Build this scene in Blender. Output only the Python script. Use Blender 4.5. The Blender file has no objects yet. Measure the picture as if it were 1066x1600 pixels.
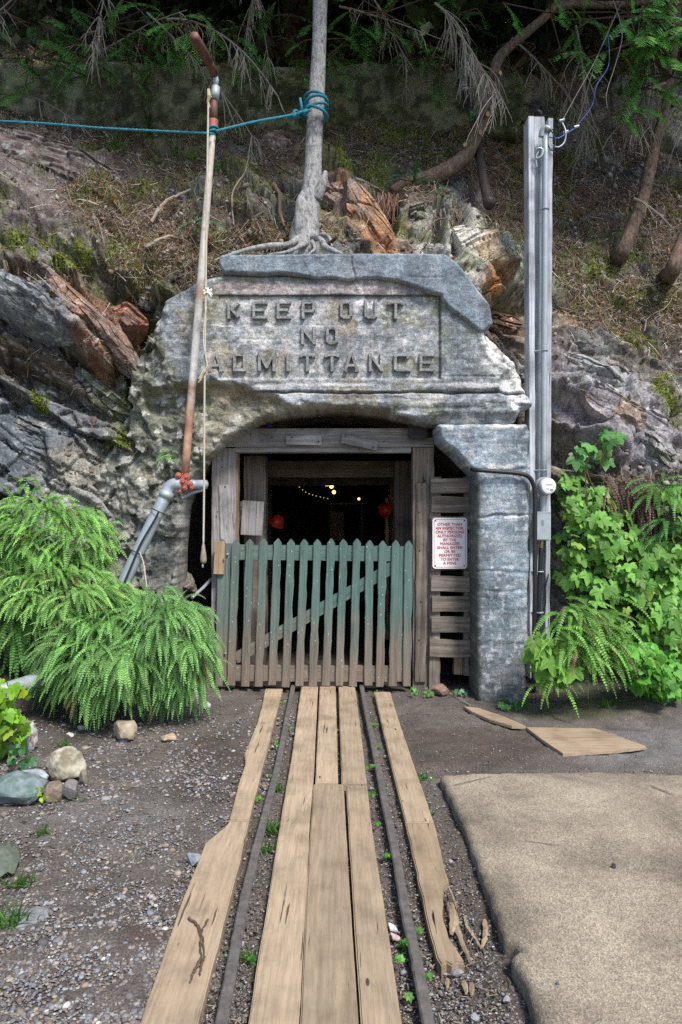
import bpy, bmesh, math, random
import numpy as np
from mathutils import Vector, Matrix
R = math.radians
random.seed(7); rng = np.random.default_rng(7)
SC = bpy.context.scene; COL = SC.collection

# ---------------------------------------------------------------- camera, world, sun, exposure
F = 1100.0; CX = 533.0; CY = 800.0; CAMZ = 1.5      # eye 1.5 m above the ground, looking along +Y
cd = bpy.data.cameras.new('camera'); cam = bpy.data.objects.new('camera', cd); COL.objects.link(cam)
cam.location = (0, 0, CAMZ); cam.rotation_euler = (R(90), 0, 0)
cd.sensor_fit = 'VERTICAL'; cd.sensor_height = 36; cd.lens = 36*F/1600; cd.clip_end = 500; cd.clip_start = .05
SC.camera = cam
SUN_EL, SUN_AZ = 52, 150        # azimuth from +Y clockwise: in front of the face, to the right
W = bpy.data.worlds.new('World'); SC.world = W; W.use_nodes = True
nt = W.node_tree; sky = nt.nodes.new('ShaderNodeTexSky'); sky.sky_type = 'NISHITA'; sky.sun_disc = False
sky.sun_elevation = R(SUN_EL); sky.sun_rotation = R(SUN_AZ)
nt.nodes['Background'].inputs['Strength'].default_value = .10
nt.links.new(sky.outputs[0], nt.nodes['Background'].inputs[0])
sd = bpy.data.lights.new('sun', 'SUN'); sun = bpy.data.objects.new('sun', sd); COL.objects.link(sun)
sd.energy = 2.6; sd.angle = R(14); sd.color = (1, .95, .88)
_d = Vector((math.sin(R(SUN_AZ))*math.cos(R(SUN_EL)), math.cos(R(SUN_AZ))*math.cos(R(SUN_EL)), math.sin(R(SUN_EL))))
sun.rotation_euler = _d.to_track_quat('Z', 'Y').to_euler()
VS = SC.view_settings; VS.view_transform = 'Standard'; VS.look = 'None'; VS.gamma = 1; VS.use_curve_mapping = False
VS.exposure = 1.0
SC.cycles.use_denoising = False; SC.cycles.sample_clamp_indirect = 1.5

# ---------------------------------------------------------------- helpers: points
def P(px, py, Y): return Vector(((px-CX)/F*Y, Y, CAMZ-(py-CY)/F*Y))
def G(px, py, z=0.0):
    Y = (CAMZ-z)*F/(py-CY); return Vector(((px-CX)/F*Y, Y, z))

# ---------------------------------------------------------------- helpers: noise
def _h(ix, iy, iz, s):
    with np.errstate(over='ignore'):
        h = (ix.astype(np.int64)*374761393 + iy.astype(np.int64)*668265263 + iz.astype(np.int64)*2147483647 + s*974634777) & 0xffffffff
        h = ((h ^ (h >> 13))*1274126177) & 0xffffffff
        h = ((h ^ (h >> 16))*2246822519) & 0xffffffff
        h = h ^ (h >> 15)
    return (h & 0xffffff)/float(0x1000000)
def vn(p, s=0):
    i = np.floor(p).astype(np.int64); f = p-i; f = f*f*(3-2*f); r = 0
    for a in (0, 1):
        for b in (0, 1):
            for c in (0, 1):
                w = (f[:, 0] if a else 1-f[:, 0])*(f[:, 1] if b else 1-f[:, 1])*(f[:, 2] if c else 1-f[:, 2])
                r = r + w*_h(i[:, 0]+a, i[:, 1]+b, i[:, 2]+c, s)
    return r
def fbm(p, o=4, s=0, g=.5):
    r = 0; a = 1; t = 0
    for k in range(o):
        r = r + a*vn(p*(2**k)+k*17.3, s+k); t += a; a *= g
    return r/t
def worley(p, s=0):
    i = np.floor(p).astype(np.int64); n = len(p)
    d1 = np.full(n, 9.); d2 = np.full(n, 9.); ctr = np.zeros((n, 3)); idc = np.zeros((n, 3), np.int64)
    for a in (-1, 0, 1):
        for b in (-1, 0, 1):
            for c in (-1, 0, 1):
                q = i+np.array([a, b, c])
                o = np.stack([_h(q[:, 0], q[:, 1], q[:, 2], s+k) for k in (1, 2, 3)], 1)+q
                d = np.sqrt(((p-o)**2).sum(1))
                m = d < d1
                d2 = np.where(m, d1, np.minimum(d2, d)); d1 = np.where(m, d, d1)
                ctr[m] = o[m]; idc[m] = q[m]
    rnd = np.stack([_h(idc[:, 0], idc[:, 1], idc[:, 2], s+10+k) for k in range(4)], 1)
    return d1, d2, p-ctr, rnd
def ss(x, a, b):
    t = np.clip((x-a)/(b-a), 0, 1); return t*t*(3-2*t)

# ---------------------------------------------------------------- helpers: objects
def tag(o, label=None, cat=None, group=None, kind=None):
    if label: o['label'] = label
    if cat: o['category'] = cat
    if group: o['group'] = group
    if kind: o['kind'] = kind
    return o
def empty(name, loc, label, cat, group=None):
    o = bpy.data.objects.new(name, None); COL.objects.link(o); o.location = loc; o.empty_display_size = .1
    return tag(o, label, cat, group)
def link(name, me, mat, parent=None, mw=None):
    o = bpy.data.objects.new(name, me); COL.objects.link(o)
    if mat: me.materials.append(mat)
    if parent:
        o.parent = parent; o.matrix_parent_inverse = Matrix.Translation(-parent.location)
    if mw is not None: o.matrix_basis = mw
    return o
def npmesh(name, V, Fq, col=None, smooth=False):
    me = bpy.data.meshes.new(name); V = np.asarray(V, np.float32); Fq = np.asarray(Fq, np.int32)
    k = Fq.shape[1]; me.vertices.add(len(V)); me.vertices.foreach_set('co', V.ravel())
    me.loops.add(Fq.size); me.loops.foreach_set('vertex_index', Fq.ravel())
    me.polygons.add(len(Fq)); me.polygons.foreach_set('loop_start', np.arange(0, Fq.size, k, dtype=np.int32))
    if smooth: me.polygons.foreach_set('use_smooth', np.ones(len(Fq), bool))
    me.update(calc_edges=True); me.validate()
    if col is not None:
        a = me.color_attributes.new('Col', 'FLOAT_COLOR', 'POINT')
        c = np.ones((len(V), 4), np.float32); c[:, :3] = col; a.data.foreach_set('color', c.ravel())
    return me
class MB:
    def __init__(s): s.v = []; s.f = []; s.c = []
    def add(s, vs, fs, c=(1, 1, 1)):
        n = len(s.v); s.v += [tuple(v) for v in vs]; s.f += [tuple(i+n for i in f) for f in fs]; s.c += [tuple(c)]*len(vs)
    def tube(s, pts, rad, n=6, c=(1, 1, 1), cap=True, wob=0):
        pts = [Vector(p) for p in pts]
        if not hasattr(rad, '__len__'): rad = [rad]*len(pts)
        up = None; vs = []
        for i, p in enumerate(pts):
            t = (pts[min(i+1, len(pts)-1)]-pts[max(i-1, 0)])
            if t.length < 1e-9: t = Vector((0, 0, 1))
            t.normalize()
            if up is None: up = t.orthogonal().normalized()
            up = (up-t*up.dot(t))
            up = up.normalized() if up.length > 1e-6 else t.orthogonal().normalized()
            b = t.cross(up)
            for k in range(n):
                a = 2*math.pi*k/n; r = rad[i]*(1+random.uniform(-wob, wob))
                vs.append(p+(up*math.cos(a)+b*math.sin(a))*r)
        fs = [(i*n+k, i*n+(k+1) % n, (i+1)*n+(k+1) % n, (i+1)*n+k) for i in range(len(pts)-1) for k in range(n)]
        if cap: fs += [tuple(range(n))[::-1], tuple((len(pts)-1)*n+k for k in range(n))]
        s.add(vs, fs, c)
    def box(s, c, sz, M=None, col=(1, 1, 1)):
        vs = [Vector((x*sz[0]/2, y*sz[1]/2, z*sz[2]/2)) for x in (-1, 1) for y in (-1, 1) for z in (-1, 1)]
        if M: vs = [M @ v for v in vs]
        vs = [v+Vector(c) for v in vs]
        s.add(vs, [(0, 1, 3, 2), (4, 6, 7, 5), (0, 4, 5, 1), (2, 3, 7, 6), (0, 2, 6, 4), (1, 5, 7, 3)], col)
    def build(s, name, mat, parent=None, smooth=False, bevel=0, mw=None, seg=2):
        me = bpy.data.meshes.new(name); me.from_pydata(s.v, [], s.f); me.update()
        a = me.color_attributes.new('Col', 'FLOAT_COLOR', 'POINT')
        c = np.ones((len(s.v), 4), np.float32); c[:, :3] = np.array(s.c) if s.c else 1; a.data.foreach_set('color', c.ravel())
        if smooth: me.polygons.foreach_set('use_smooth', np.ones(len(me.polygons), bool))
        if bevel:
            bm = bmesh.new(); bm.from_mesh(me); bmesh.ops.bevel(bm, geom=bm.edges[:], offset=bevel, segments=seg, affect='EDGES', profile=.6)
            bm.to_mesh(me); bm.free()
        return link(name, me, mat, parent, mw)
def build_each(mb, name, mat, parent=None, per=None, **k):
    """one object for each separate piece of a builder"""
    n = len(mb.v); par = list(range(n))
    def fd(i):
        while par[i] != i: par[i] = par[par[i]]; i = par[i]
        return i
    for f in mb.f:
        for j in f[1:]: par[fd(j)] = fd(f[0])
    gr = {}
    for f in mb.f: gr.setdefault(fd(f[0]), []).append(f)
    out = []
    for g in gr.values():
        ids = sorted({i for f in g for i in f}); mp = {i: q for q, i in enumerate(ids)}; m = MB()
        m.v = [mb.v[i] for i in ids]; m.c = [mb.c[i] for i in ids]; m.f = [tuple(mp[i] for i in f) for f in g]; out.append(m.build(name, mat, parent, **k))
    return out
def curve(pts, n=8, jit=0):
    """Catmull-Rom through pts"""
    pts = [Vector(p) for p in pts]; q = [pts[0]*2-pts[1]]+pts+[pts[-1]*2-pts[-2]]; out = []
    for i in range(1, len(q)-2):
        for k in range(n):
            t = k/n; a, b, c, d = q[i-1:i+3]
            v = .5*((2*b)+(c-a)*t+(2*a-5*b+4*c-d)*t*t+(3*b-a-3*c+d)*t**3)
            out.append(v+Vector([random.gauss(0, jit) for _ in range(3)]) if jit else v)
    out.append(pts[-1]); return out
def lerps(vals, m):
    return list(np.interp(np.linspace(0, len(vals)-1, m), range(len(vals)), vals))

# ---------------------------------------------------------------- materials
class NT:
    def __init__(s, name):
        s.m = bpy.data.materials.new(name); s.m.use_nodes = True; s.t = s.m.node_tree; s.n = s.t.nodes
        s.b = s.n['Principled BSDF']; s.out = s.n['Material Output']; s.b.inputs['Specular IOR Level'].default_value = .3
    def new(s, typ, **kw):
        n = s.n.new(typ)
        for k, v in kw.items(): setattr(n, k, v)
        return n
    def l(s, a, b): s.t.links.new(a, b)
    def co(s, kind='Object', sc=(1, 1, 1), rnd=False):
        c = s.new('ShaderNodeTexCoord'); m = s.new('ShaderNodeMapping'); m.inputs['Scale'].default_value = sc; s.l(c.outputs[kind], m.inputs[0])
        if rnd:
            o = s.new('ShaderNodeObjectInfo'); k = s.new('ShaderNodeVectorMath', operation='SCALE'); k.inputs[3].default_value = 37.
            v = s.new('ShaderNodeCombineXYZ'); s.l(o.outputs['Random'], v.inputs[0]); s.l(o.outputs['Random'], v.inputs[1]); s.l(v.outputs[0], k.inputs[0]); s.l(k.outputs[0], m.inputs['Location'])
        return m.outputs[0]
    def noise(s, vec, sc, det=4, rough=.55, dist=0):
        n = s.new('ShaderNodeTexNoise'); n.inputs['Scale'].default_value = sc; n.inputs['Detail'].default_value = det
        n.inputs['Roughness'].default_value = rough; n.inputs['Distortion'].default_value = dist; s.l(vec, n.inputs[0]); return n.outputs['Fac']
    def vor(s, vec, sc, out='Distance', feat='F1'):
        n = s.new('ShaderNodeTexVoronoi'); n.feature = feat; n.inputs['Scale'].default_value = sc; s.l(vec, n.inputs[0]); return n.outputs[out]
    def ramp(s, fac, stops):
        n = s.new('ShaderNodeValToRGB'); e = n.color_ramp.elements
        while len(e) < len(stops): e.new(.5)
        for x, (p, c) in zip(e, stops):
            x.position = p; x.color = (*(c if hasattr(c, '__len__') else (c, c, c)), 1)
        s.l(fac, n.inputs[0]); return n.outputs[0]
    def mix(s, fac, a, b, mode='MIX'):
        n = s.new('ShaderNodeMix', data_type='RGBA', blend_type=mode); n.clamp_factor = True
        for sock, v in ((n.inputs[0], fac), (n.inputs[6], a), (n.inputs[7], b)):
            if isinstance(v, (int, float)): sock.default_value = v
            elif isinstance(v, tuple): sock.default_value = (*v, 1)
            else: s.l(v, sock)
        return n.outputs[2]
    def attr(s):
        n = s.new('ShaderNodeAttribute'); n.attribute_name = 'Col'; return n.outputs['Color']
    def bump(s, h, st=.3, dist=.01, prev=None):
        n = s.new('ShaderNodeBump'); n.inputs['Strength'].default_value = st; n.inputs['Distance'].default_value = dist
        s.l(h, n.inputs['Height'])
        if prev: s.l(prev, n.inputs['Normal'])
        s.l(n.outputs[0], s.b.inputs['Normal']); return n.outputs[0]
    def col(s, c): 
        if isinstance(c, tuple): s.b.inputs['Base Color'].default_value = (*c, 1)
        else: s.l(c, s.b.inputs['Base Color'])
    def rough(s, r): s.b.inputs['Roughness'].default_value = r

def m_rock():
    t = NT('cliff_rock'); v = t.co(); a = t.attr()
    n1 = t.noise(v, 9, 8, .65); n2 = t.noise(v, 55, 6, .7); sp = t.vor(v, 38)
    c = t.mix(1, a, t.ramp(n1, [(.34, .55), (.5, 1.), (.68, 1.45)]), 'MULTIPLY')
    c = t.mix(1, c, t.ramp(n2, [(.36, .5), (.5, 1.), (.64, 1.5)]), 'MULTIPLY')
    lich = t.ramp(t.noise(v, 26, 3, .5, 1.), [(.66, 0.), (.70, 1.)])
    c = t.mix(t.mix(.4, (0, 0, 0), lich), c, (.42, .42, .38))
    t.col(c); t.rough(.85); b = t.bump(n1, .6, .02); t.bump(n2, .9, .010, b); return t.m
def m_concrete(name='weathered_concrete'):
    t = NT(name); v = t.co(); a = t.attr()
    n1 = t.noise(v, 6, 7, .65); n2 = t.noise(v, 90, 5, .8); n3 = t.noise(t.co(sc=(1, 1, 4)), 7, 6, .7)
    c = t.mix(1, a, t.ramp(n1, [(.34, .72), (.5, 1.), (.66, 1.25)]), 'MULTIPLY')
    c = t.mix(1, c, t.ramp(n2, [(.38, .5), (.5, 1.), (.64, 1.5)]), 'MULTIPLY')
    c = t.mix(1, c, t.ramp(n3, [(.35, .75), (.6, 1.15)]), 'MULTIPLY')
    t.col(c); t.rough(.9); b = t.bump(n2, .7, .006); t.bump(n3, .5, .012, b); return t.m
def m_soil():
    t = NT('packed_soil'); v = t.co(); a = t.attr()
    n1 = t.noise(v, 5, 8, .7); n2 = t.noise(v, 120, 4, .7); vo = t.vor(v, 70)
    c = t.mix(1, a, t.ramp(n1, [(.3, .65), (.55, 1.), (.75, 1.35)]), 'MULTIPLY')
    c = t.mix(1, c, t.ramp(n2, [(.35, .5), (.5, 1.), (.7, 1.7)]), 'MULTIPLY')
    t.col(c); t.rough(.95); b = t.bump(n2, .8, .008); t.bump(vo, .4, .008, b); return t.m
def m_wood(name, lo, hi, axis=0, attr=False, dust=None, crack=1., rough=.8, paint=None):
    t = NT(name); s = [26, 26, 26]; s[axis] = 1.1; v = t.co(sc=tuple(s), rnd=True)
    g = t.noise(v, 1.3, 8, .7, .6); s2 = [90, 90, 90]; s2[axis] = 2; g2 = t.noise(t.co(sc=tuple(s2), rnd=True), 1, 3, .6)
    big = t.noise(t.co(rnd=True), 4, 5, .6)
    c = t.ramp(g, [(.28, tuple(x*.6 for x in lo)), (.42, lo), (.56, tuple((x+y)/2 for x, y in zip(lo, hi))), (.7, hi)])
    c = t.mix(1, c, t.ramp(g2, [(.33, .78), (.5, 1.), (.7, 1.1)]), 'MULTIPLY')
    c = t.mix(1, c, t.ramp(big, [(.34, .6), (.5, 1.), (.68, 1.3)]), 'MULTIPLY')
    if dust:
        c = t.mix(t.ramp(big, [(.38, .35), (.6, .72)]), c, t.mix(1, dust, t.ramp(t.noise(t.co(sc=tuple(5 if i == axis else 70 for i in range(3)), rnd=True), 1, 6, .75), [(.36, .68), (.6, 1.1)]), 'MULTIPLY'))
    o = t.new('ShaderNodeObjectInfo'); c = t.mix(1, c, t.ramp(o.outputs['Random'], [(0, .82), (1, 1.15)]), 'MULTIPLY')
    kn = t.ramp(t.vor(t.co(sc=tuple(2.6 if i == axis else 8 for i in range(3)), rnd=True), 1), [(.045, .2), (.06, 1.)]); c = t.mix(1, c, kn, 'MULTIPLY')
    s3 = [34, 34, 34]; s3[axis] = 1.6; ck = t.ramp(t.noise(t.co(sc=tuple(s3), rnd=True), 1.6, 3, .5), [(.29, 0.), (.325, 1.)])
    c = t.mix(1, c, t.mix(crack*.75, (1, 1, 1), ck), 'MULTIPLY')
    if paint:
        top, bot, z0, z1 = paint
        gm = t.new('ShaderNodeNewGeometry'); sx = t.new('ShaderNodeSeparateXYZ'); t.l(gm.outputs['Position'], sx.inputs[0])
        add = t.new('ShaderNodeMath', operation='MULTIPLY_ADD'); t.l(big, add.inputs[0]); add.inputs[1].default_value = .9; t.l(sx.outputs[2], add.inputs[2])
        mr = t.new('ShaderNodeMapRange'); t.l(add.outputs[0], mr.inputs[0]); mr.inputs[1].default_value = z0+.45; mr.inputs[2].default_value = z1+.45
        xr = t.new('ShaderNodeMapRange'); t.l(sx.outputs[0], xr.inputs[0]); xr.inputs[1].default_value = -1.0; xr.inputs[2].default_value = -.1
        top2 = t.mix(xr.outputs[0], tuple(a*.55+b*.55 for a, b in zip(top, (.13, .14, .12))), top)
        pc = t.mix(1, t.mix(mr.outputs[0], bot, top2), t.ramp(g, [(.3, .55), (.5, 1.), (.75, 1.35)]), 'MULTIPLY')
        wear = t.ramp(t.noise(t.co(sc=(6, 40, 40), rnd=True), 1.5, 6, .75), [(.60, 0.), (.72, .7)])
        c = t.mix(wear, pc, (.33, .34, .30))
        dots = t.ramp(t.vor(t.co(sc=(14, 22, 22), rnd=True), 1), [(.07, 1.), (.10, 0.)])
        c = t.mix(t.mix(.7, (0, 0, 0), dots), c, (.5, .55, .52))
    t.col(c); t.rough(rough); b = t.bump(g, .3, .003); t.bump(ck, .6*crack, .004, b); return t.m
def m_plain(name, c, rough=.5, metal=0, var=.25, sc=30, rust=None, bump=.1, spec=.4, emit=None):
    t = NT(name); v = t.co(); n = t.noise(v, sc, 5, .65)
    cc = t.mix(1, c, t.ramp(n, [(.3, 1-var), (.55, 1.), (.75, 1+var)]), 'MULTIPLY')
    if rust:
        cc = t.mix(t.ramp(t.noise(v, rust[1], 5, .7), [(rust[2], 0.), (rust[2]+.1, 1.)]), cc, rust[0])
    t.col(cc); t.rough(rough); t.b.inputs['Metallic'].default_value = metal; t.b.inputs['Specular IOR Level'].default_value = spec
    if bump: t.bump(n, bump, .004)
    if emit: t.m.cycles.emission_sampling = 'NONE'; t.b.inputs['Emission Color'].default_value = (*emit[0], 1); t.b.inputs['Emission Strength'].default_value = emit[1]
    return t.m
def m_leaf(name, c, var=.35, trans=.35, rough=.5):
    t = NT(name); a = t.attr(); v = t.co(); n = t.noise(v, 6, 3, .6)
    cc = t.mix(1, c, a, 'MULTIPLY'); cc = t.mix(1, cc, t.ramp(n, [(.3, 1-var), (.7, 1+var)]), 'MULTIPLY')
    t.col(cc); t.rough(rough)
    tr = t.new('ShaderNodeBsdfTranslucent'); t.l(t.mix(1, cc, (1.2, 1.35, .6), 'MULTIPLY'), tr.inputs[0])
    mx = t.new('ShaderNodeMixShader'); mx.inputs[0].default_value = trans
    t.l(t.b.outputs[0], mx.inputs[1]); t.l(tr.outputs[0], mx.inputs[2]); t.l(mx.outputs[0], t.out.inputs[0]); return t.m
def m_vcol(name, rough=.8, var=.3, sc=40, bump=.3, spec=.3):
    t = NT(name); v = t.co(); n = t.noise(v, sc, 5, .65)
    t.col(t.mix(1, t.attr(), t.ramp(n, [(.3, 1-var), (.55, 1.), (.75, 1+var)]), 'MULTIPLY')); t.rough(rough); t.bump(n, bump, .006)
    t.b.inputs['Specular IOR Level'].default_value = spec; return t.m
def m_bark(name, c1, c2, lich=.0):
    t = NT(name); v = t.co(sc=(1, 1, .35)); n = t.noise(v, 38, 6, .75, .4); n2 = t.noise(t.co(), 24, 5, .65)
    c = t.ramp(n, [(.33, tuple(x*.4 for x in c1)), (.5, c1), (.68, c2)])
    if lich: c = t.mix(t.mix(lich, (0, 0, 0), t.ramp(n2, [(.48, 0.), (.58, 1.)])), c, (.36, .37, .35))
    t.col(c); t.rough(.9); b = t.bump(n, .9, .015); t.bump(n2, .4, .02, b); return t.m
def m_pad():
    t = NT('exposed_aggregate'); v = t.co(); a = t.attr(); n1 = t.noise(v, 3, 6, .6); n2 = t.noise(v, 160, 4, .75)
    vc = t.vor(v, 170, 'Color'); vd = t.vor(v, 170); bw = t.new('ShaderNodeRGBToBW'); t.l(vc, bw.inputs[0])
    c = t.mix(1, a, t.ramp(n1, [(.35, .65), (.5, 1.), (.65, 1.2)]), 'MULTIPLY')
    ck = t.ramp(t.vor(t.co(sc=(.5, .7, 1)), 1.3, 'Distance', 'DISTANCE_TO_EDGE'), [(.0, .35), (.004, .6), (.007, 1.)]); c = t.mix(t.ramp(n1, [(.5, 0.), (.58, 1.)]), c, t.mix(1, c, ck, 'MULTIPLY'))
    c = t.mix(1, c, t.ramp(bw.outputs[0], [(.22, .7), (.4, .95), (.6, 1.03), (.78, 1.3)]), 'MULTIPLY')
    c = t.mix(1, c, t.ramp(n2, [(.36, .75), (.5, 1.), (.64, 1.2)]), 'MULTIPLY')
    t.col(c); t.rough(.9); b = t.bump(vd, .5, .004); t.bump(n2, .6, .003, b); return t.m
M = dict(
    rock=m_rock(), conc=m_concrete(), soil=m_soil(),
    greywood=m_wood('grey_weathered_wood', (.20, .185, .18), (.36, .35, .35)),
    brownwood=m_wood('brown_weathered_wood', (.13, .105, .085), (.27, .235, .205)),
    tanwood=m_wood('tan_wood', (.30, .21, .13), (.42, .31, .2)),
    plank=m_wood('dusty_plank', (.27, .20, .135), (.42, .33, .23), axis=1, dust=(.42, .325, .225)),
    oldplank=m_wood('split_old_plank', (.25, .18, .11), (.40, .30, .19), axis=1, dust=(.32, .245, .17), crack=1.3),
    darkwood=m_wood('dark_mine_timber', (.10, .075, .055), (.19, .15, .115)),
    postwood=m_wood('silver_grey_post', (.30, .32, .35), (.50, .53, .58)),
    gate=m_wood('painted_gate', (.2, .2, .18), (.3, .3, .3), paint=((.085, .145, .13), (.19, .15, .12), .20, .75)),
    rail=m_plain('rail_steel', (.165, .15, .14), .6, .25, .4, 25, rust=((.12, .07, .045), 9, .62)),
    galv=m_plain('galvanised_steel', (.38, .43, .47), .45, .35, .2, 14, rust=((.30, .2, .14), 6, .68)),
    conduit=m_plain('grey_conduit', (.33, .38, .41), .45, .25, .15, 12, rust=((.36, .17, .12), 4, .70)),
    rustpaint=m_plain('rust_red_pipe', (.15, .065, .05), .6, .1, .3, 18),
    coralred=m_plain('flaking_red_valve', (.42, .12, .09), .55, .1, .35, 30, rust=((.3, .22, .18), 20, .6)),
    black=m_plain('black_rubber', (.018, .019, .022), .5), darkpipe=m_plain('dark_brown_pipe', (.05, .04, .037), .6, .1, .4, 12),
    bluerope=m_plain('teal_rope', (.02, .19, .26), .7, 0, .3, 160, bump=.6), cord=m_plain('off_white_cord', (.5, .45, .36), .8, 0, .25, 120, bump=.4),
    handle=m_plain('worn_wood_handle', (.28, .24, .19), .6, 0, .35, 40),
    red=m_plain('red_plastic', (.50, .03, .015), .35, 0, .2, 10, spec=.5), white=m_plain('sign_white', (.78, .76, .77), .35, 0, .05, 8, bump=.02),
    signred=m_plain('sign_red', (.50, .04, .06), .5, 0, .05, 8, bump=0), meterw=m_plain('meter_white', (.75, .76, .77), .25, 0, .05, 8, bump=0),
    boxgrey=m_plain('box_grey', (.36, .40, .44), .45, .2, .15, 20, rust=((.2, .16, .13), 10, .66)), brass=m_plain('brass', (.45, .32, .14), .4, .7),
    blue=m_plain('blue_wire', (.03, .08, .3), .5), bulb=m_plain('lit_bulb', (1, .8, .4), .5, emit=((1, .5, .10), 2.6)),
    bulb2=m_plain('dim_bulb', (1, .8, .4), .5, emit=((1, .55, .15), 1.1)), green=m_plain('green_pilot', (.1, .9, .2), .5, emit=((.1, 1, .2), 3)),
    vcol=m_vcol('stone'), twig=m_vcol('dry_twigs', .9, .25, 60, .2), moss=m_leaf('moss', (1, 1, 1), .4, .1, .95),
    leaf=m_leaf('green_leaf', (1, 1, 1), .3, .35, .45), dfol=m_leaf('conifer_foliage', (1, 1, 1), .35, .25, .6),
    bark=m_bark('grey_bark', (.26, .25, .25), (.55, .54, .56), .95), bark2=m_bark('brown_bark', (.13, .085, .06), (.24, .175, .135), .12), rbark=m_bark('red_cedar_bark', (.08, .04, .028), (.14, .075, .055)),
    padm=m_pad(),
)
# ---------------------------------------------------------------- the cliff
def tps(pts):
    A = np.array(pts, float); X = A[:, :2]/500; n = len(X)
    def U(d2): return .5*d2*np.log(d2+1e-9)
    K = U(((X[:, None]-X[None])**2).sum(2))+np.eye(n)*.002; Q = np.c_[np.ones(n), X]
    L = np.zeros((n+3, n+3)); L[:n, :n] = K; L[:n, n:] = Q; L[n:, :n] = Q.T
    w = np.linalg.solve(L, np.r_[A[:, 2], 0, 0, 0])
    def f(px, py):
        Z = np.stack([px, py], 1)/500; r = w[n]+Z@w[n+1:]
        for i in range(n): r = r+w[i]*U(((Z-X[i])**2).sum(1))
        return r
    return f
CP = [(-1500, 1200, 3.6), (-1500, 300, 5.5), (-1500, -500, 12), (-500, 1200, 4.5), (-500, 750, 5.0), (-500, 200, 6.6), (-500, -500, 13),
 (0, 1200, 5.0), (0, 1000, 5.3), (0, 800, 5.55), (0, 620, 5.6), (0, 450, 5.85), (0, 300, 6.4), (0, 215, 7.3), (0, 100, 8.9), (0, 0, 10), (0, -500, 14),
 (150, 1200, 5.5), (150, 900, 5.75), (150, 700, 5.8), (150, 560, 5.85), (150, 450, 6.05), (150, 330, 6.6), (150, 230, 7.6), (150, 185, 8.3),
 (230, 640, 5.95), (250, 1150, 6.1), (280, 700, 6.2), (270, 450, 6.1), (290, 395, 6.25), (280, 300, 6.9), (280, 210, 8.0),
 (520, 430, 6.3), (520, 600, 6.6), (520, 385, 6.15), (520, 300, 6.75), (520, 210, 7.9), (520, 188, 8.4), (700, 395, 6.2), (700, 300, 6.9), (700, 200, 8.3),
 (780, 480, 6.15), (820, 600, 6.2), (820, 1100, 6.1), (900, 1200, 5.6), (900, 900, 5.9), (900, 700, 6.0), (900, 550, 6.4), (900, 400, 7.0), (900, 250, 8.2), (900, 100, 9.3), (900, -500, 13),
 (1066, 1200, 5.3), (1066, 900, 5.7), (1066, 700, 6.0), (1066, 500, 6.8), (1066, 400, 7.4), (1066, 250, 8.5), (1066, 0, 10), (1560, 1200, 4.7), (1560, 700, 5.5), (1560, 200, 7.7), (1560, -500, 13),
 (2500, 1200, 3.8), (2500, 300, 6.), (2500, -500, 12), (500, 50, 10), (500, -500, 14)]
cliffY = tps(CP)
def cY(px, py): return float(cliffY(np.array([px], float), np.array([py], float))[0])
def blob(px, py, cx, cy, rx, ry, deg=0, soft=.35, wob=None):
    a = math.radians(deg); dx, dy = px-cx, py-cy
    u = (dx*math.cos(a)+dy*math.sin(a))/rx; v = (-dx*math.sin(a)+dy*math.cos(a))/ry
    d = np.sqrt(u*u+v*v)
    if wob is not None: d = d+(wob-.5)*1.1
    return 1-ss(d, 1-soft, 1+soft)
gx = np.r_[np.linspace(-1500, -40, 90), np.arange(-36, 1104, 2.4), np.linspace(1110, 2500, 90)]
gy = np.r_[np.linspace(-500, -30, 60), np.arange(-26, 1200, 2.4)]
PX, PY = [a.ravel() for a in np.meshgrid(gx, gy)]; nxg, nyg = len(gx), len(gy)
Y0 = cliffY(PX, PY)
B0 = np.stack([(PX-CX)/F*Y0, Y0, CAMZ-(PY-CY)/F*Y0], 1)
g0 = B0.reshape(nyg, nxg, 3); du = np.gradient(g0, axis=1); dv = np.gradient(g0, axis=0)
N0 = np.cross(du, dv).reshape(-1, 3); N0 /= np.linalg.norm(N0, axis=1)[:, None]+1e-9
N0 *= np.where(N0[:, 1:2] > 0, -1, 1)
# rotated frame: strata fall from upper left to lower right
ca, sa = math.cos(R(38)), math.sin(R(38))
Q = np.stack([B0[:, 0]*ca-B0[:, 2]*sa, B0[:, 1], B0[:, 0]*sa+B0[:, 2]*ca], 1)
wp = np.stack([fbm(B0*1.6, 2, 5), fbm(B0*1.6, 2, 9), fbm(B0*1.6, 2, 13)], 1)-.5
wn = fbm(B0*3.1, 4, 21); wf = fbm(B0*9, 4, 25); wob = wn*.6+wf*.4
Qw = Q+wp*.25
def facets(sc, seed, off, tilt):
    d1, d2, dl, rn = worley(Qw*np.array(sc), seed)
    h = (rn[:, 0]-.5)*off+(dl[:, 0]*(rn[:, 1]-.5)+dl[:, 2]*(rn[:, 2]-.5))*tilt
    return h-np.exp(-(d2-d1)*30)*off*.5, rn, d2-d1
h1, r1, e1 = facets((.9, .9, 1.8), 3, .14, .30)
h2, r2, e2 = facets((2.6, 2.6, 5.0), 31, .05, .14)
lid = np.floor(Qw[:, 2]/.5)
def strata(T, seed, amp, extra):
    s = (Qw[:, 2]+extra)/T; k = np.floor(s); fr = s-k; kk = np.stack([k, k*0, k*0], 1).astype(np.int64)
    rn = _h(kk[:, 0], kk[:, 1], kk[:, 2], seed); u = Qw[:, 0]*(.8+rn)+rn*9; br = _h(np.floor(u*1.3).astype(np.int64), kk[:, 0], kk[:, 1], seed+1)
    return amp*((1-fr)*(.35+.65*br)+(rn-.5)*.5-.35), br, rn
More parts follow.
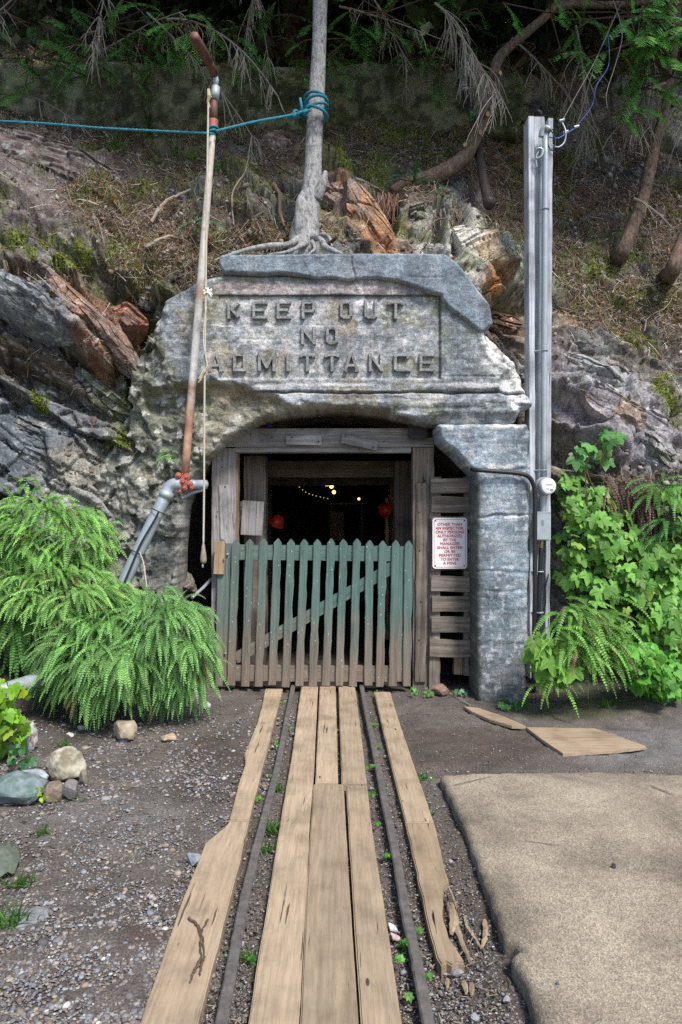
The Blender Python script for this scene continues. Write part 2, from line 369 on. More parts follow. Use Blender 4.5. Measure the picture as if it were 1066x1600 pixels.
hs1, b1, q1 = strata(.42, 5, .26, (r1[:, 0]-.5)*.5); hs2, b2, q2 = strata(.17, 8, .07, (r1[:, 1]-.5)*.3+(r2[:, 1]-.5)*.08)
h3, r3, e3 = facets((8, 8, 16), 61, .018, .05)
litter = np.zeros(len(PX))
for b in [(250, 345, 150, 50, 12), (270, 410, 90, 35, 0), (950, 330, 150, 110, 10), (960, 470, 140, 50, 25), (620, 200, 180, 60, 15), (900, 420, 90, 40, 0), (330, 240, 130, 60, 0), (100, 215, 160, 30, 0), (640, 300, 70, 30, 0), (1040, 530, 70, 40, 40), (450, 370, 90, 22, 0), (1010, 830, 90, 80, 0), (800, 330, 80, 50, 30)]:
    litter = np.maximum(litter, blob(PX, PY, *b, soft=.4, wob=wob))
outc = ss(fbm(B0*1.7, 4, 71), .57, .61)*.8; litter *= (1-outc*ss(PY, 150, 260)); litter = litter*(1-blob(PX, PY, 950, 640, 130, 60, 36, soft=.3, wob=wob)); rocky = 1-.7*litter
rk2 = (1-litter)*ss(PY, 170, 300)*(1-.6*blob(PX, PY, 80, 290, 170, 110, 10, .3))*(1-.8*blob(PX, PY, 660, 350, 210, 90, 0, .3))*(1-.3*blob(PX, PY, 950, 640, 150, 90, 30, .3)); rocky = rocky*(1-.45*blob(PX, PY, 660, 350, 210, 90, 0, .3))*(1-.35*blob(PX, PY, 80, 290, 170, 110, 10, .3)); disp = h1*rocky+h2*rocky+h3*rocky+(hs1+hs2)*rk2*(1-ss(PX, 760, 840))+(fbm(B0*2, 4, 41)-.5)*(.10+.22*litter)+(fbm(B0*6, 4, 49)-.5)*.16*litter+(fbm(B0*14, 5, 47, .6)-.5)*.02+(fbm(B0*50, 3, 53)-.5)*.014+outc*.06*ss(PY, 150, 260)
# deep breaks between the tilted slabs on the left, and under the ledges on the right
deep = 0
for b in [(195, 470, 90, 16, 38), (70, 600, 100, 15, 28), (215, 470, 20, 60, 10), (150, 600, 90, 9, 50), (215, 560, 14, 90, 0), (820, 490, 70, 32, 8), (885, 640, 50, 20, 20), (900, 705, 70, 22, 15), (600, 330, 22, 60, 5), (710, 360, 9, 40, 0), (685, 350, 8, 35, 0), (745, 345, 40, 8, 70)]:
    deep = deep+blob(PX, PY, *b, soft=.5, wob=wob)*.27
slab = blob(PX, PY, 145, 525, 130, 34, 46, soft=.25, wob=wf)*.13+blob(PX, PY, 570, 350, 75, 34, 52, soft=.3, wob=wf)*.10+blob(PX, PY, 745, 405, 42, 66, -20, soft=.25, wob=wf)*.16+blob(PX, PY, 950, 650, 120, 60, 36, soft=.3, wob=wf)*.12+blob(PX, PY, 80, 290, 120, 75, 15, soft=.3, wob=wf)*.12+blob(PX, PY, 60, 490, 110, 34, 32, soft=.3, wob=wf)*.14
mossd = np.zeros(len(PX))
for b in [(145, 318, 36, 24, 0), (140, 395, 26, 18, 0), (1028, 616, 18, 20, 0), (235, 300, 20, 10, 0), (1020, 470, 40, 18, 20)]: mossd = np.maximum(mossd, blob(PX, PY, *b, soft=.6, wob=wob))
smr = blob(PX, PY, 970, 620, 190, 130, 30, .3); disp = disp*(1-.6*mossd)-.5*smr*((fbm(B0*6, 4, 49)-.5)*.16*litter+(fbm(B0*14, 5, 47, .6)-.5)*.015+h3*.6+h2*.3)
B = B0+N0*(disp-deep+slab+mossd*(.05+.09*(1-worley(B0*13, 99)[0])))[:, None]
C = np.array([.118, .106, .092])[None]*np.ones((len(PX), 1))
C *= (.65+.6*r1[:, :1]); C *= (.7+.6*r2[:, 1:2]); C *= (.6+.8*b1[:, None]); C *= (.8+.4*b2[:, None]); C *= np.array([1, 1, 1])+(r1[:, 1:2]-.5)*np.array([.35, .0, -.35])
def paint(c, st, *b, soft=.35, w=wob):
    global C
    m = (blob(PX, PY, *b, soft=soft, wob=w)*st)[:, None]; C = C*(1-m)+np.array(c)*m*(.75+.5*wf[:, None])
BL = [((.15, .122, .115), .85, 90, 290, 150, 90, 15), ((.16, .09, .07), .6, 60, 270, 50, 20, 30), ((.24, .125, .08), .9, 140, 525, 140, 34, 46), ((.30, .22, .17), .7, 85, 480, 70, 9, 50),
 ((.21, .095, .06), .85, 185, 500, 40, 24, 35), ((.27, .09, .04), .8, 150, 592, 30, 16, 30), ((.13, .15, .18), .8, 55, 500, 90, 35, 30), ((.10, .12, .14), .85, 40, 700, 110, 100, 30), ((.14, .15, .16), .7, 120, 660, 90, 40, 35),
 ((.30, .31, .28), .8, 170, 790, 110, 90, 0), ((.16, .165, .115), .8, 230, 600, 60, 110, 10), ((.085, .11, .035), .7, 220, 640, 40, 50, 0), ((.20, .17, .13), .5, 130, 730, 80, 40, 0),
 ((.35, .155, .07), .9, 570, 352, 82, 26, 52), ((.26, .20, .17), .8, 520, 335, 55, 40, 40), ((.22, .14, .10), .7, 440, 230, 60, 40, 40), ((.16, .17, .20), .7, 370, 230, 40, 30, 0), ((.15, .17, .20), .7, 275, 300, 50, 25, 20),
 ((.50, .47, .42), .9, 745, 405, 42, 66, -20), ((.45, .17, .05), .85, 765, 448, 22, 24, 0), ((.42, .41, .38), .9, 678, 385, 26, 24, 0), ((.24, .25, .22), .7, 690, 340, 50, 40, 0), ((.27, .31, .29), .8, 800, 400, 26, 50, 0),
 ((.13, .07, .04), .8, 800, 500, 50, 35, 0), ((.20, .15, .11), .7, 800, 545, 40, 30, 20), ((.25, .11, .05), .6, 790, 260, 50, 70, 20),
 ((.235, .215, .235), .9, 940, 640, 130, 60, 40), ((.30, .32, .34), .8, 930, 600, 50, 30, 30), ((.33, .21, .14), .7, 960, 650, 35, 14, 20), ((.24, .16, .11), .8, 880, 490, 40, 20, 20), ((.26, .24, .26), .8, 1020, 690, 60, 50, 40), ((.22, .21, .20), .6, 900, 450, 70, 40, 0),
 ((.19, .165, .14), .5, 1040, 820, 70, 50, 0)]
for c, st, *b in BL: paint(c, st, *b)
lc = np.array([.135, .092, .055])*(.4+1.2*wf[:, None]); C = C*(1-litter[:, None]*.85)+lc*litter[:, None]*.85
mossm = np.zeros(len(PX))
MOSS = [(145, 318, 38, 26, 0), (235, 300, 25, 12, 10), (140, 395, 30, 22, 0), (195, 390, 50, 24, 0), (400, 140, 260, 30, 0), (640, 195, 90, 36, 10), (700, 240, 60, 24, 0), (330, 215, 60, 18, 0), (560, 265, 50, 20, 0), (245, 205, 70, 16, 0), (1020, 470, 50, 22, 20), (1028, 616, 20, 22, 0), (940, 420, 40, 20, 0), (985, 400, 30, 14, 0), (980, 520, 50, 18, 30), (790, 370, 34, 30, 0), (870, 280, 30, 40, 30), (230, 640, 34, 90, 0), (215, 400, 50, 40, 20), (120, 430, 60, 14, 25), (200, 700, 30, 30, 0), (60, 390, 60, 20, 20), (60, 620, 14, 30, -20), (1050, 640, 22, 30, 0), (955, 470, 80, 20, 25), (330, 120, 80, 26, 0)]
for b in MOSS: mossm = np.maximum(mossm, blob(PX, PY, *b, soft=.45, wob=wob))
mossm *= ss(wf+wn*.4, .48, .70); gmo = ss(fbm(B0*2.6, 4, 111), .40, .53)*ss(B0[:, 2], 2.9, 3.6)*.85*ss(wf, .35, .55); mossm = np.maximum(mossm, gmo*np.maximum(litter, .55)); C = C*(1-mossm[:, None])+np.array([.12, .15, .025])*mossm[:, None]*(.3+1.2*wf[:, None])
dk = 1-ss(PY, 60, 150)*1.0; C = C*(1-.55*dk[:, None])+np.array([.05, .036, .025])*dk[:, None]*.55  # hillside behind the wall darkened, canopy shade put into its colour
white = ss(fbm(B0*22, 3, 77), .64, .70)*(1-litter)*.5*ss(PY, 180, 500); C = C*(1-white[:, None])+np.array([.40, .41, .37])*white[:, None]
idx = (np.arange(nyg-1)[:, None]*nxg+np.arange(nxg-1)[None]).ravel()
fq = np.stack([idx, idx+nxg, idx+nxg+1, idx+1], 1)
fcx, fcy = PX[idx], PY[idx]
keep = ~((fcx > 292) & (fcx < 742) & (fcy > 560) & (fcy < 1200))
fq = fq[keep]
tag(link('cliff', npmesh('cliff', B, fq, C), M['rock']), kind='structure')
gN = B.reshape(nyg, nxg, 3); Nn = np.cross(np.gradient(gN, axis=1), np.gradient(gN, axis=0)).reshape(-1, 3)
Nn /= np.linalg.norm(Nn, axis=1)[:, None]+1e-9; Nn *= np.where(Nn[:, 1:2] > 0, -1, 1)
def surf(px, py):
    """point of the finished cliff surface seen at (px,py)"""
    j = int(np.argmin(np.abs(gx-px))); i = int(np.argmin(np.abs(gy-py))); k = i*nxg+j
    return Vector(B[k]), Vector(Nn[k])

# ---------------------------------------------------------------- ground
xs = np.r_[-60, -40, -25, -15, -10, -7, np.linspace(-5.5, -3.3, 24), np.arange(-3.25, 3.3, .02), np.linspace(3.35, 5.5, 24), 7, 10, 15, 25, 40, 60]
ys = np.r_[-60, -40, -25, -15, -8, -4, -2, -1, 0, .5, 1., np.arange(1.25, 6.7, .02), 7, 8, 10, 13]
GX, GY = [a.ravel() for a in np.meshgrid(xs, ys)]
gp = np.stack([GX, GY, GX*0], 1)
def groundh(x, y):
    return .42*ss(-x, 1.75, 2.7)*ss(y, 3.9, 5.3)+.12*ss(y, 4.9, 5.5)*ss(-x, .9, 1.6)+.14*ss(x, 1.5, 2.3)*ss(y, 4.9, 5.7)
inz = (np.abs(GX) < 3.4)*(GY > 1)*(GY < 6.75)
trk = ss(GX, -.62, -.5)*(1-ss(GX, .42, .55))
gz = groundh(GX, GY)+inz*((fbm(gp*1.3, 4, 3)-.5)*.05*(1-.5*trk)+(fbm(gp*11, 4, 8)-.5)*.028+(fbm(gp*45, 2, 12)-.5)*.012)-trk*.012
gpx = CX+F*GX/np.maximum(GY, .5); gpy = CY+F*CAMZ/np.maximum(GY, .5)
n1 = fbm(gp*2.2, 4, 15); n2 = fbm(gp*9, 4, 19)
gc = np.array([.13, .112, .10])[None]*(.7+.6*n1[:, None])
def gpaint(c, st, *b, soft=.4):
    global gc
    m = (blob(gpx, gpy, *b, soft=soft, wob=n1*.5+n2*.5)*st)[:, None]; gc = gc*(1-m)+np.array(c)*m*(.75+.5*n2[:, None])
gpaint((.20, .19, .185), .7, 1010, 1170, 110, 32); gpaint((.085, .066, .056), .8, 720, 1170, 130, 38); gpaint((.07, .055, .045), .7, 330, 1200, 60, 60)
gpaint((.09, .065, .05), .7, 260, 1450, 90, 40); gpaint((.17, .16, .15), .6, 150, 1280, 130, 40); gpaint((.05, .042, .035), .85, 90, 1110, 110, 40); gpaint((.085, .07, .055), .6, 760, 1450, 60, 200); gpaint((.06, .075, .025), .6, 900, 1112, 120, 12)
gm = ss(n2, .62, .75)*.35; gc = gc*(1-gm[:, None])+np.array([.06, .042, .03])*gm[:, None]
ii = (np.arange(len(ys)-1)[:, None]*len(xs)+np.arange(len(xs)-1)[None]).ravel()
tag(link('ground', npmesh('ground', np.stack([GX, GY, gz], 1), np.stack([ii, ii+1, ii+len(xs)+1, ii+len(xs)], 1), gc, True), M['soil']), kind='structure')
def GZ(x, y): return float(groundh(np.array(x), np.array(y)))

# ---------------------------------------------------------------- relief slabs (thick masses with a sculpted face)
def pdist(p, poly):
    poly = np.asarray(poly, float); a = poly; b = np.roll(poly, -1, 0); best = np.full(len(p), 1e9); near = np.zeros_like(p); ins = np.zeros(len(p), bool)
    for i in range(len(a)):
        ab = b[i]-a[i]; t = np.clip(((p-a[i])@ab)/(ab@ab+1e-12), 0, 1); q = a[i]+t[:, None]*ab; d = np.hypot(*(p-q).T)
        m = d < best; best[m] = d[m]; near[m] = q[m]
        y0, y1 = a[i][1], b[i][1]
        if y0 != y1:
            c = ((y0 > p[:, 1]) != (y1 > p[:, 1])) & (p[:, 0] < (b[i][0]-a[i][0])*(p[:, 1]-y0)/(y1-y0)+a[i][0]); ins ^= c
    return best, near, ins
def rough_outline(pts, step, amp, seed=0, smooth=()):
    out = []
    n = len(pts)
    for i in range(n):
        a = np.array(pts[i], float); b = np.array(pts[(i+1) % n], float); L = np.hypot(*(b-a)); k = max(1, int(L/step))
        nr = np.array([-(b-a)[1], (b-a)[0]])/(L+1e-9)
        for j in range(k):
            q = a+(b-a)*j/k
            r = (fbm(np.array([[q[0]/step*.45, q[1]/step*.45, seed]]), 4, seed, .7)[0]-.5)*2*(0 if i in smooth else amp)
            out.append(q+nr*r)
    return np.array(out)
def relief(name, poly, h, dispf, colf, mat, to3d, thick, edge=.02, parent=None, back=None):
    """poly in plane units; to3d(u,v,d) gives the 3-D point raised by d towards the viewer"""
    lo, hi = poly.min(0)-h, poly.max(0)+h
    U, Vv = np.arange(lo[0], hi[0], h), np.arange(lo[1], hi[1], h); uu, vv = [a.ravel() for a in np.meshgrid(U, Vv)]
    p = np.stack([uu, vv], 1); d, near, ins = pdist(p, poly)
    nu, nv = len(U), len(Vv); I = ins.reshape(nv, nu)
    cell = I[:-1, :-1].astype(int)+I[1:, :-1]+I[:-1, 1:]+I[1:, 1:]; cm = cell >= 3
    a = (np.arange(nv-1)[:, None]*nu+np.arange(nu-1)[None])[cm]
    q = np.stack([a, a+1, a+nu+1, a+nu], 1)
    E = np.concatenate([q[:, [0, 1]], q[:, [1, 2]], q[:, [2, 3]], q[:, [3, 0]]]); key = E.min(1).astype(np.int64)*10**7+E.max(1)
    _, inv, cnt = np.unique(key, return_inverse=True, return_counts=True); be = E[cnt[inv.ravel()] == 1]
    bv = np.unique(be); p[bv] = near[bv]; d = np.where(ins, d, 0); d[bv] = 0
    used = np.unique(q); mp = -np.ones(len(p), int); mp[used] = np.arange(len(used))
    ed = -edge*(1-ss(d[used], 0, edge)**.5)
    up = p[used]; V = to3d(up[:, 0], up[:, 1], dispf(up, d[used])+ed); cc = colf(up, d[used])
    bi = mp[bv]; Vb = to3d(up[bi, 0], up[bi, 1], np.full(len(bi), -float(thick))); n0 = len(V)
    mb = -np.ones(len(used), int); mb[bi] = n0+np.arange(len(bi)); mid = mb.copy()
    e = mp[be]; rim = np.stack([e[:, 1], e[:, 0], mb[e[:, 0]], mb[e[:, 1]]], 1)
    Vt = np.concatenate([V, Vb]); ct = np.concatenate([cc, cc[bi]*.8]); ff = np.concatenate([mp[q], rim])
    return link(name, npmesh(name, Vt, ff, ct), mat, parent)

# ---------------------------------------------------------------- concrete portal
YP = 5.55; S = F/YP
def px2(p): return [((x-CX)/S, CAMZ-(y-CY)/S) for x, y in p]
portal = empty('mine_portal', P(540, 1090, YP), 'broken grey concrete mine portal with raised KEEP OUT lettering set in the rock face', 'portal')
body = [(342, 428), (640, 430), (690, 440), (735, 492), (756, 512), (792, 548), (816, 580), (824, 612), (834, 628), (834, 636), (815, 642), (806, 660), (770, 663), (700, 662), (655, 658),
        (610, 644), (560, 637), (510, 636), (455, 641), (400, 655), (350, 682), (318, 714), (296, 745), (276, 790), (270, 860), (268, 960), (270, 1125), (150, 1125), (120, 900), (108, 760), (150, 690), (186, 640), (206, 560), (232, 520), (256, 470), (300, 445)]
arch_smooth = tuple(range(14, 27))
bo = rough_outline(body, 5, 5, 3, arch_smooth)
def d3(u, v, d): return np.stack([u, YP-d, v], 1)
def topx(up): return CX+up[:, 0]*S, CY-(up[:, 1]-CAMZ)*S
def sd(qx, qy, poly):
    d, _, i = pdist(np.stack([qx, qy], 1), poly); return np.where(i, d, -d)
PANEL = [(322, 462), (688, 462), (688, 592), (322, 592)]
SCOOP = [(200, 605), (300, 598), (330, 592), (380, 600), (415, 612), (450, 626), (520, 632), (600, 640), (640, 655), (640, 720), (300, 1200), (90, 1200), (80, 700)]
LEFT = [(100, 1200), (100, 640), (200, 430), (262, 440), (256, 520), (275, 560), (300, 598), (330, 600), (330, 1200)]
RIGHT = [(755, 512), (768, 560), (795, 575), (775, 590), (790, 625), (860, 660), (880, 500), (770, 490)]
WHITE = [(745, 520), (762, 560), (740, 575), (770, 580), (790, 600), (800, 636), (815, 632), (834, 600), (790, 530), (765, 512)]
def pdisp(up, d):
    qx, qy = topx(up); p3 = np.stack([up[:, 0], up[:, 1]*0, up[:, 1]], 1)
    w = (fbm(p3*9, 4, 2)-.5)*24
    r = (fbm(p3*3, 4, 4)-.5)*.03+(fbm(p3*30, 4, 6)-.5)*.012+(fbm(p3*90, 2, 6)-.5)*.006
    pan = ss(sd(qx, qy, PANEL), -1, 1.5)*ss(qx, 335, 345); r = r-.022*pan
    r = r-.006*ss(-np.abs(sd(qx+w*.06, qy, [(688, 461), (900, 461), (900, 588), (688, 588)])), -2.5, -.5)*(qy > 500)
    sc = ss(sd(qx+w, qy+w, SCOOP), -3, 14); r = r-sc*(.075+.14*(fbm(p3*3.4, 5, 8)-.3)+(fbm(p3*13, 4, 9)-.5)*.07)
    lf = ss(sd(qx+w, qy+w, LEFT), -4, 30)
    d1, d2, dl, rn = worley(p3*3.3+(np.stack([fbm(p3*4, 3, 91), fbm(p3*4, 3, 92), fbm(p3*4, 3, 93)], 1)-.5)*1.6, 5); r = r+lf*((rn[:, 0]-.5)*.07+dl[:, 0]*(rn[:, 1]-.5)*.2+dl[:, 2]*(rn[:, 2]-.5)*.2-.04+(fbm(p3*2.4, 5, 10, .6)-.5)*.34+(fbm(p3*16, 4, 16, .6)-.5)*.05)
    r = r-ss(270-qx, 0, 150)*.18
    # bedding below the panel
    bed = ss(qy, 594, 600)*(qx > 300)*(1-sc); yy = qy+w*.25+(qx-600)*.015
    r = r+bed*(.012*np.sin(yy/3.1)*fbm(p3*5, 2, 11)+.03*(fbm(p3*np.array([2, 1, 26]), 3, 12)-.5)-.018*ss(qy, 620, 650))
    r = r-bed*.03*ss(-np.abs(qy-613+w*.2), -3, -.5)
    rt = ss(sd(qx+w, qy+w, RIGHT), -3, 6); r = r-rt*(.05+.14*(fbm(p3*7, 4, 14)-.4))
    r = r+.05*ss(qx, 790, 830)*ss(-np.abs(qy-632), -8, -2)
    r = r-.09*ss(qy, 640, 655)*ss(qx, 640, 700)*fbm(p3*8, 3, 88)
    for cy0 in (507, 530): r = r-.004*ss(-np.abs(qy-cy0+w*.15), -2, 0)*ss(560-qx, 0, 60)
    return r
def pcol(up, d):
    qx, qy = topx(up); p3 = np.stack([up[:, 0], up[:, 1]*0, up[:, 1]], 1); w = (fbm(p3*9, 4, 2)-.5)*24; n = fbm(p3*5, 5, 31)[:, None]; nf = fbm(p3*40, 3, 33)[:, None]; nm = fbm(p3*14, 4, 36)[:, None]
    c = np.array([.27, .295, .315])*(.5+1.0*n)*(.7+.6*nm)
    def mx(c, m, k): m = m[:, None]; return c*(1-m)+np.array(k)*(.8+.4*nf)*m
    c = mx(c, ss(sd(qx, qy, PANEL), -2, 2)*.7*ss(nm[:, 0]+.2*n[:, 0], .45, .65), (.42, .40, .39))
    c = mx(c, ss(fbm(p3*np.array([5, 1, 1.6]), 4, 121), .52, .62)*.55, (.15, .165, .175)); c = mx(c, ss(fbm(p3*3.3, 4, 123), .56, .64)*.6, (.30, .25, .175)); c = mx(c, ss(fbm(p3*np.array([2, 1, 6]), 4, 125), .56, .64)*.6*ss(nm[:, 0], .4, .6), (.13, .145, .075))
    c = mx(c, ss(-np.abs(qx-572+w*.6), -26, -6)*ss(-np.abs(qy-470), -70, -20)*ss(nm[:, 0], .42, .52)*.9, (.62, .61, .64))
    c = mx(c, ss(-np.abs(qy-450+w*.3), -14, -4)*(qx > 335)*(qx < 640)*.75, (.33, .27, .27))
    c = mx(c, ss(qx, 690, 705)*ss(-sd(qx+w, qy+w, WHITE), 0, 20)*(qy < 660)*.5, (.17, .195, .225))
    c = mx(c, ss(sd(qx+w*.3, qy+w, WHITE), -2, 5)*.95*ss(nm[:, 0], .30, .44), (.62, .61, .60))
    c = mx(c, ss(fbm(p3*32, 3, 145), .60, .66)*.4, (.5, .51, .52)); c = mx(c, ss(-fbm(p3*26, 3, 147), -.40, -.34)*.5, (.09, .095, .09))
    sc = ss(sd(qx+w, qy+w, SCOOP), -3, 8)
    c = mx(c, sc*.85, (.27, .245, .185)); c = mx(c, sc*ss(n[:, 0], .5, .6)*.8, (.40, .39, .35)); c = mx(c, sc*ss(-nm[:, 0], -.45, -.38)*.6, (.15, .14, .10))
    c = mx(c, sc*ss(-np.abs(qy-612+w*.4-(qx-350)*.12), -16, -4)*ss(460-qx, 0, 60)*.6, (.26, .20, .115))
    lf = ss(sd(qx+w, qy+w, LEFT), -2, 16)
    c = mx(c, lf*.8*ss(700-qy, -60, 40), (.165, .17, .125)); c = mx(c, lf*ss(nm[:, 0], .52, .6)*.5, (.10, .11, .06)); c = mx(c, lf*.75*ss(n[:, 0], .48, .6)*ss(qy, 690, 780), (.36, .36, .34)); c = mx(c, lf*ss(fbm(p3*9, 5, 131), .5, .58)*.75, (.10, .10, .085)); c = mx(c, lf*ss(fbm(p3*20, 3, 133), .6, .66)*.6, (.5, .5, .47)); c = mx(c, ss(290-qx, -6, 20)*ss(qy, 740, 830)*.4, (.20, .20, .20))
    c = mx(c, ss(-sd(qx, qy, [(258, 440), (330, 440), (330, 590), (290, 585), (262, 540)]), -2, 8)*0, (.3, .3, .3))
    bed = ss(qy, 592, 600)*(qx > 310)*(1-sc); c = mx(c, bed*ss(fbm(p3*np.array([3, 1, 30]), 4, 40), .5, .62)*.8, (.44, .43, .42)); c = mx(c, bed*ss(-np.abs(qy-613+w*.2), -3, 0)*.8, (.06, .065, .05))
    line = np.maximum(ss(-np.abs(qy-461), -2.6, -.8)*(qx > 328)*(qx < 690), ss(-np.abs(qx-688), -2.4, -.8)*(qy > 461)*(qy < 592)); c = mx(c, line*.85, (.05, .05, .035))  # edge shadow of the recessed panel painted along its top and right sides
    for cy0 in (507, 530, 505): c = mx(c, ss(-np.abs(qy-cy0+w*.15), -2.2, -.6)*ss(540-qx, 0, 60)*(qx > 330)*.7*(nm[:, 0] > .45), (.5, .5, .47))
    return c
SM = S*.0+1
relief('headwall', np.array(px2(bo)), .0075, pdisp, pcol, M['conc'], d3, .55, .035, portal)
cop = [(346, 402), (420, 400), (520, 399), (640, 398), (694, 400), (712, 412), (727, 430), (763, 478), (769, 508), (752, 521), (734, 508), (716, 494), (700, 483), (692, 474), (689, 463), (668, 459),
       (648, 450), (620, 441), (590, 437), (560, 438), (545, 441), (520, 437), (490, 437), (470, 433), (440, 429), (400, 431), (352, 429), (343, 415)]
def cdisp(up, d):
    qx, qy = topx(up); p3 = np.stack([up[:, 0], up[:, 1]*0, up[:, 1]], 1); w = (fbm(p3*9, 3, 52)-.5)*16
    crk = np.abs(qx-(547+(qy-400)*.18)+w*.6)
    crk2 = np.where(qx < 560, 9, np.abs(qy-(449+w*.5-(qx-560)*-.02)))
    return (fbm(p3*4, 4, 54)-.5)*.03+(fbm(p3*40, 3, 56)-.5)*.008-.02*ss(-crk, -2.2, 0)+.05-.008*ss(-np.abs(qy-436-w*.4), -2, 0)*(qx > 640)*(qx < 690)
def ccol(up, d):
    qx, qy = topx(up); p3 = np.stack([up[:, 0], up[:, 1]*0, up[:, 1]], 1); n = fbm(p3*6, 5, 61)[:, None]; nf = fbm(p3*50, 3, 63)[:, None]
    c = np.array([.17, .205, .24])*(.45+1.1*n)*(.6+.8*nf)
    st = (ss(-np.abs(qx-560+(n[:, 0]-.5)*70), -40, -5)*ss(qy, 405, 440))[:, None]*.6*ss(n, .4, .55); c = c*(1-st)+np.array([.42, .43, .45])*st
    sx = ss(fbm(np.stack([qx/22, qy*0, qy/120], 1), 3, 66), .5, .62)[:, None]*.5; c = c*(1-sx)+np.array([.25, .28, .31])*sx
    e = (1-ss(d, 0, .012))[:, None]*.35; c = c*(1-e)+np.array([.33, .33, .30])*e
    return c
relief('coping', np.array(px2(rough_outline(cop, 5, 1.6, 9))), .0075, cdisp, ccol, M['conc'], d3, .40, .018, portal)
pil = [(684, 664), (740, 662), (826, 663), (832, 676), (829, 700), (834, 730), (830, 762), (833, 800), (829, 850), (832, 890), (827, 930), (831, 1000), (822, 1040), (826, 1112), (748, 1112), (746, 1000), (745, 850), (745, 742), (735, 730), (712, 706), (688, 686)]
def ldisp(up, d):
    qx, qy = topx(up); p3 = np.stack([up[:, 0], up[:, 1]*0, up[:, 1]], 1); w = (fbm(p3*9, 3, 72)-.5)*20
    r = (fbm(p3*3, 5, 74)-.5)*.05+(fbm(p3*26, 4, 76)-.5)*.012+.012*(fbm(p3*np.array([2, 1, 22]), 3, 77)-.5)
    for cy0, s in ((735, .02), (806, .03), (893, .014), (925, .012), (1008, .008)): r = r-.5*s*ss(-np.abs(qy-cy0+w*.5+(qx-790)*.03), -4, -.5)
    return r-.05*ss(qx, 818, 834)*fbm(p3*12, 3, 79)*2-.02*ss(qy, 900, 1000)*0
def lcol(up, d):
    qx, qy = topx(up); p3 = np.stack([up[:, 0], up[:, 1]*0, up[:, 1]], 1); n = fbm(p3*6, 5, 81)[:, None]; nf = fbm(p3*50, 3, 83)[:, None]; w = (fbm(p3*9, 3, 72)-.5)*20
    c = np.array([.20, .245, .285])*(.5+1.0*n)*(.7+.6*nf)
    lo = ss(qy, 990, 1080)[:, None]*.7; c = c*(1-lo)+np.array([.16, .15, .135])*lo
    for cy0 in (728, 806, 664): m = (ss(-np.abs(qy-cy0+w*.7), -7, -1)*ss(fbm(p3*12, 2, 85), .40, .5))[:, None]*.9; c = c*(1-m)+np.array([.60, .58, .55])*m
    lw = (ss(fbm(p3*np.array([4, 1, 16]), 4, 87), .55, .66))[:, None]*.4; c = c*(1-lw)+np.array([.38, .40, .42])*lw
    dks = (ss(fbm(p3*np.array([7, 1, 1.6]), 4, 141), .52, .62))[:, None]*.5; c = c*(1-dks)+np.array([.085, .10, .115])*dks; wsp = (ss(fbm(p3*32, 3, 143), .60, .66))[:, None]*.45; c = c*(1-wsp)+np.array([.5, .52, .54])*wsp
    g = (ss(756-qx+w*.3, -3, 8)*ss(qy, 720, 760))[:, None]*.7; c = c*(1-g)+np.array([.075, .08, .05])*g  # shaded left reveal of the pillar, painted dark in the colour
    g = ss(qy+w*.8, 1075, 1105)[:, None]*.7; c = c*(1-g)+np.array([.08, .075, .045])*g
    return c
relief('pillar', np.array(px2(rough_outline(pil, 5, 2.2, 19, (14, 15, 16, 17, 18, 19, 20)))), .0075, ldisp, lcol, M['conc'], d3, .42, .03, portal)
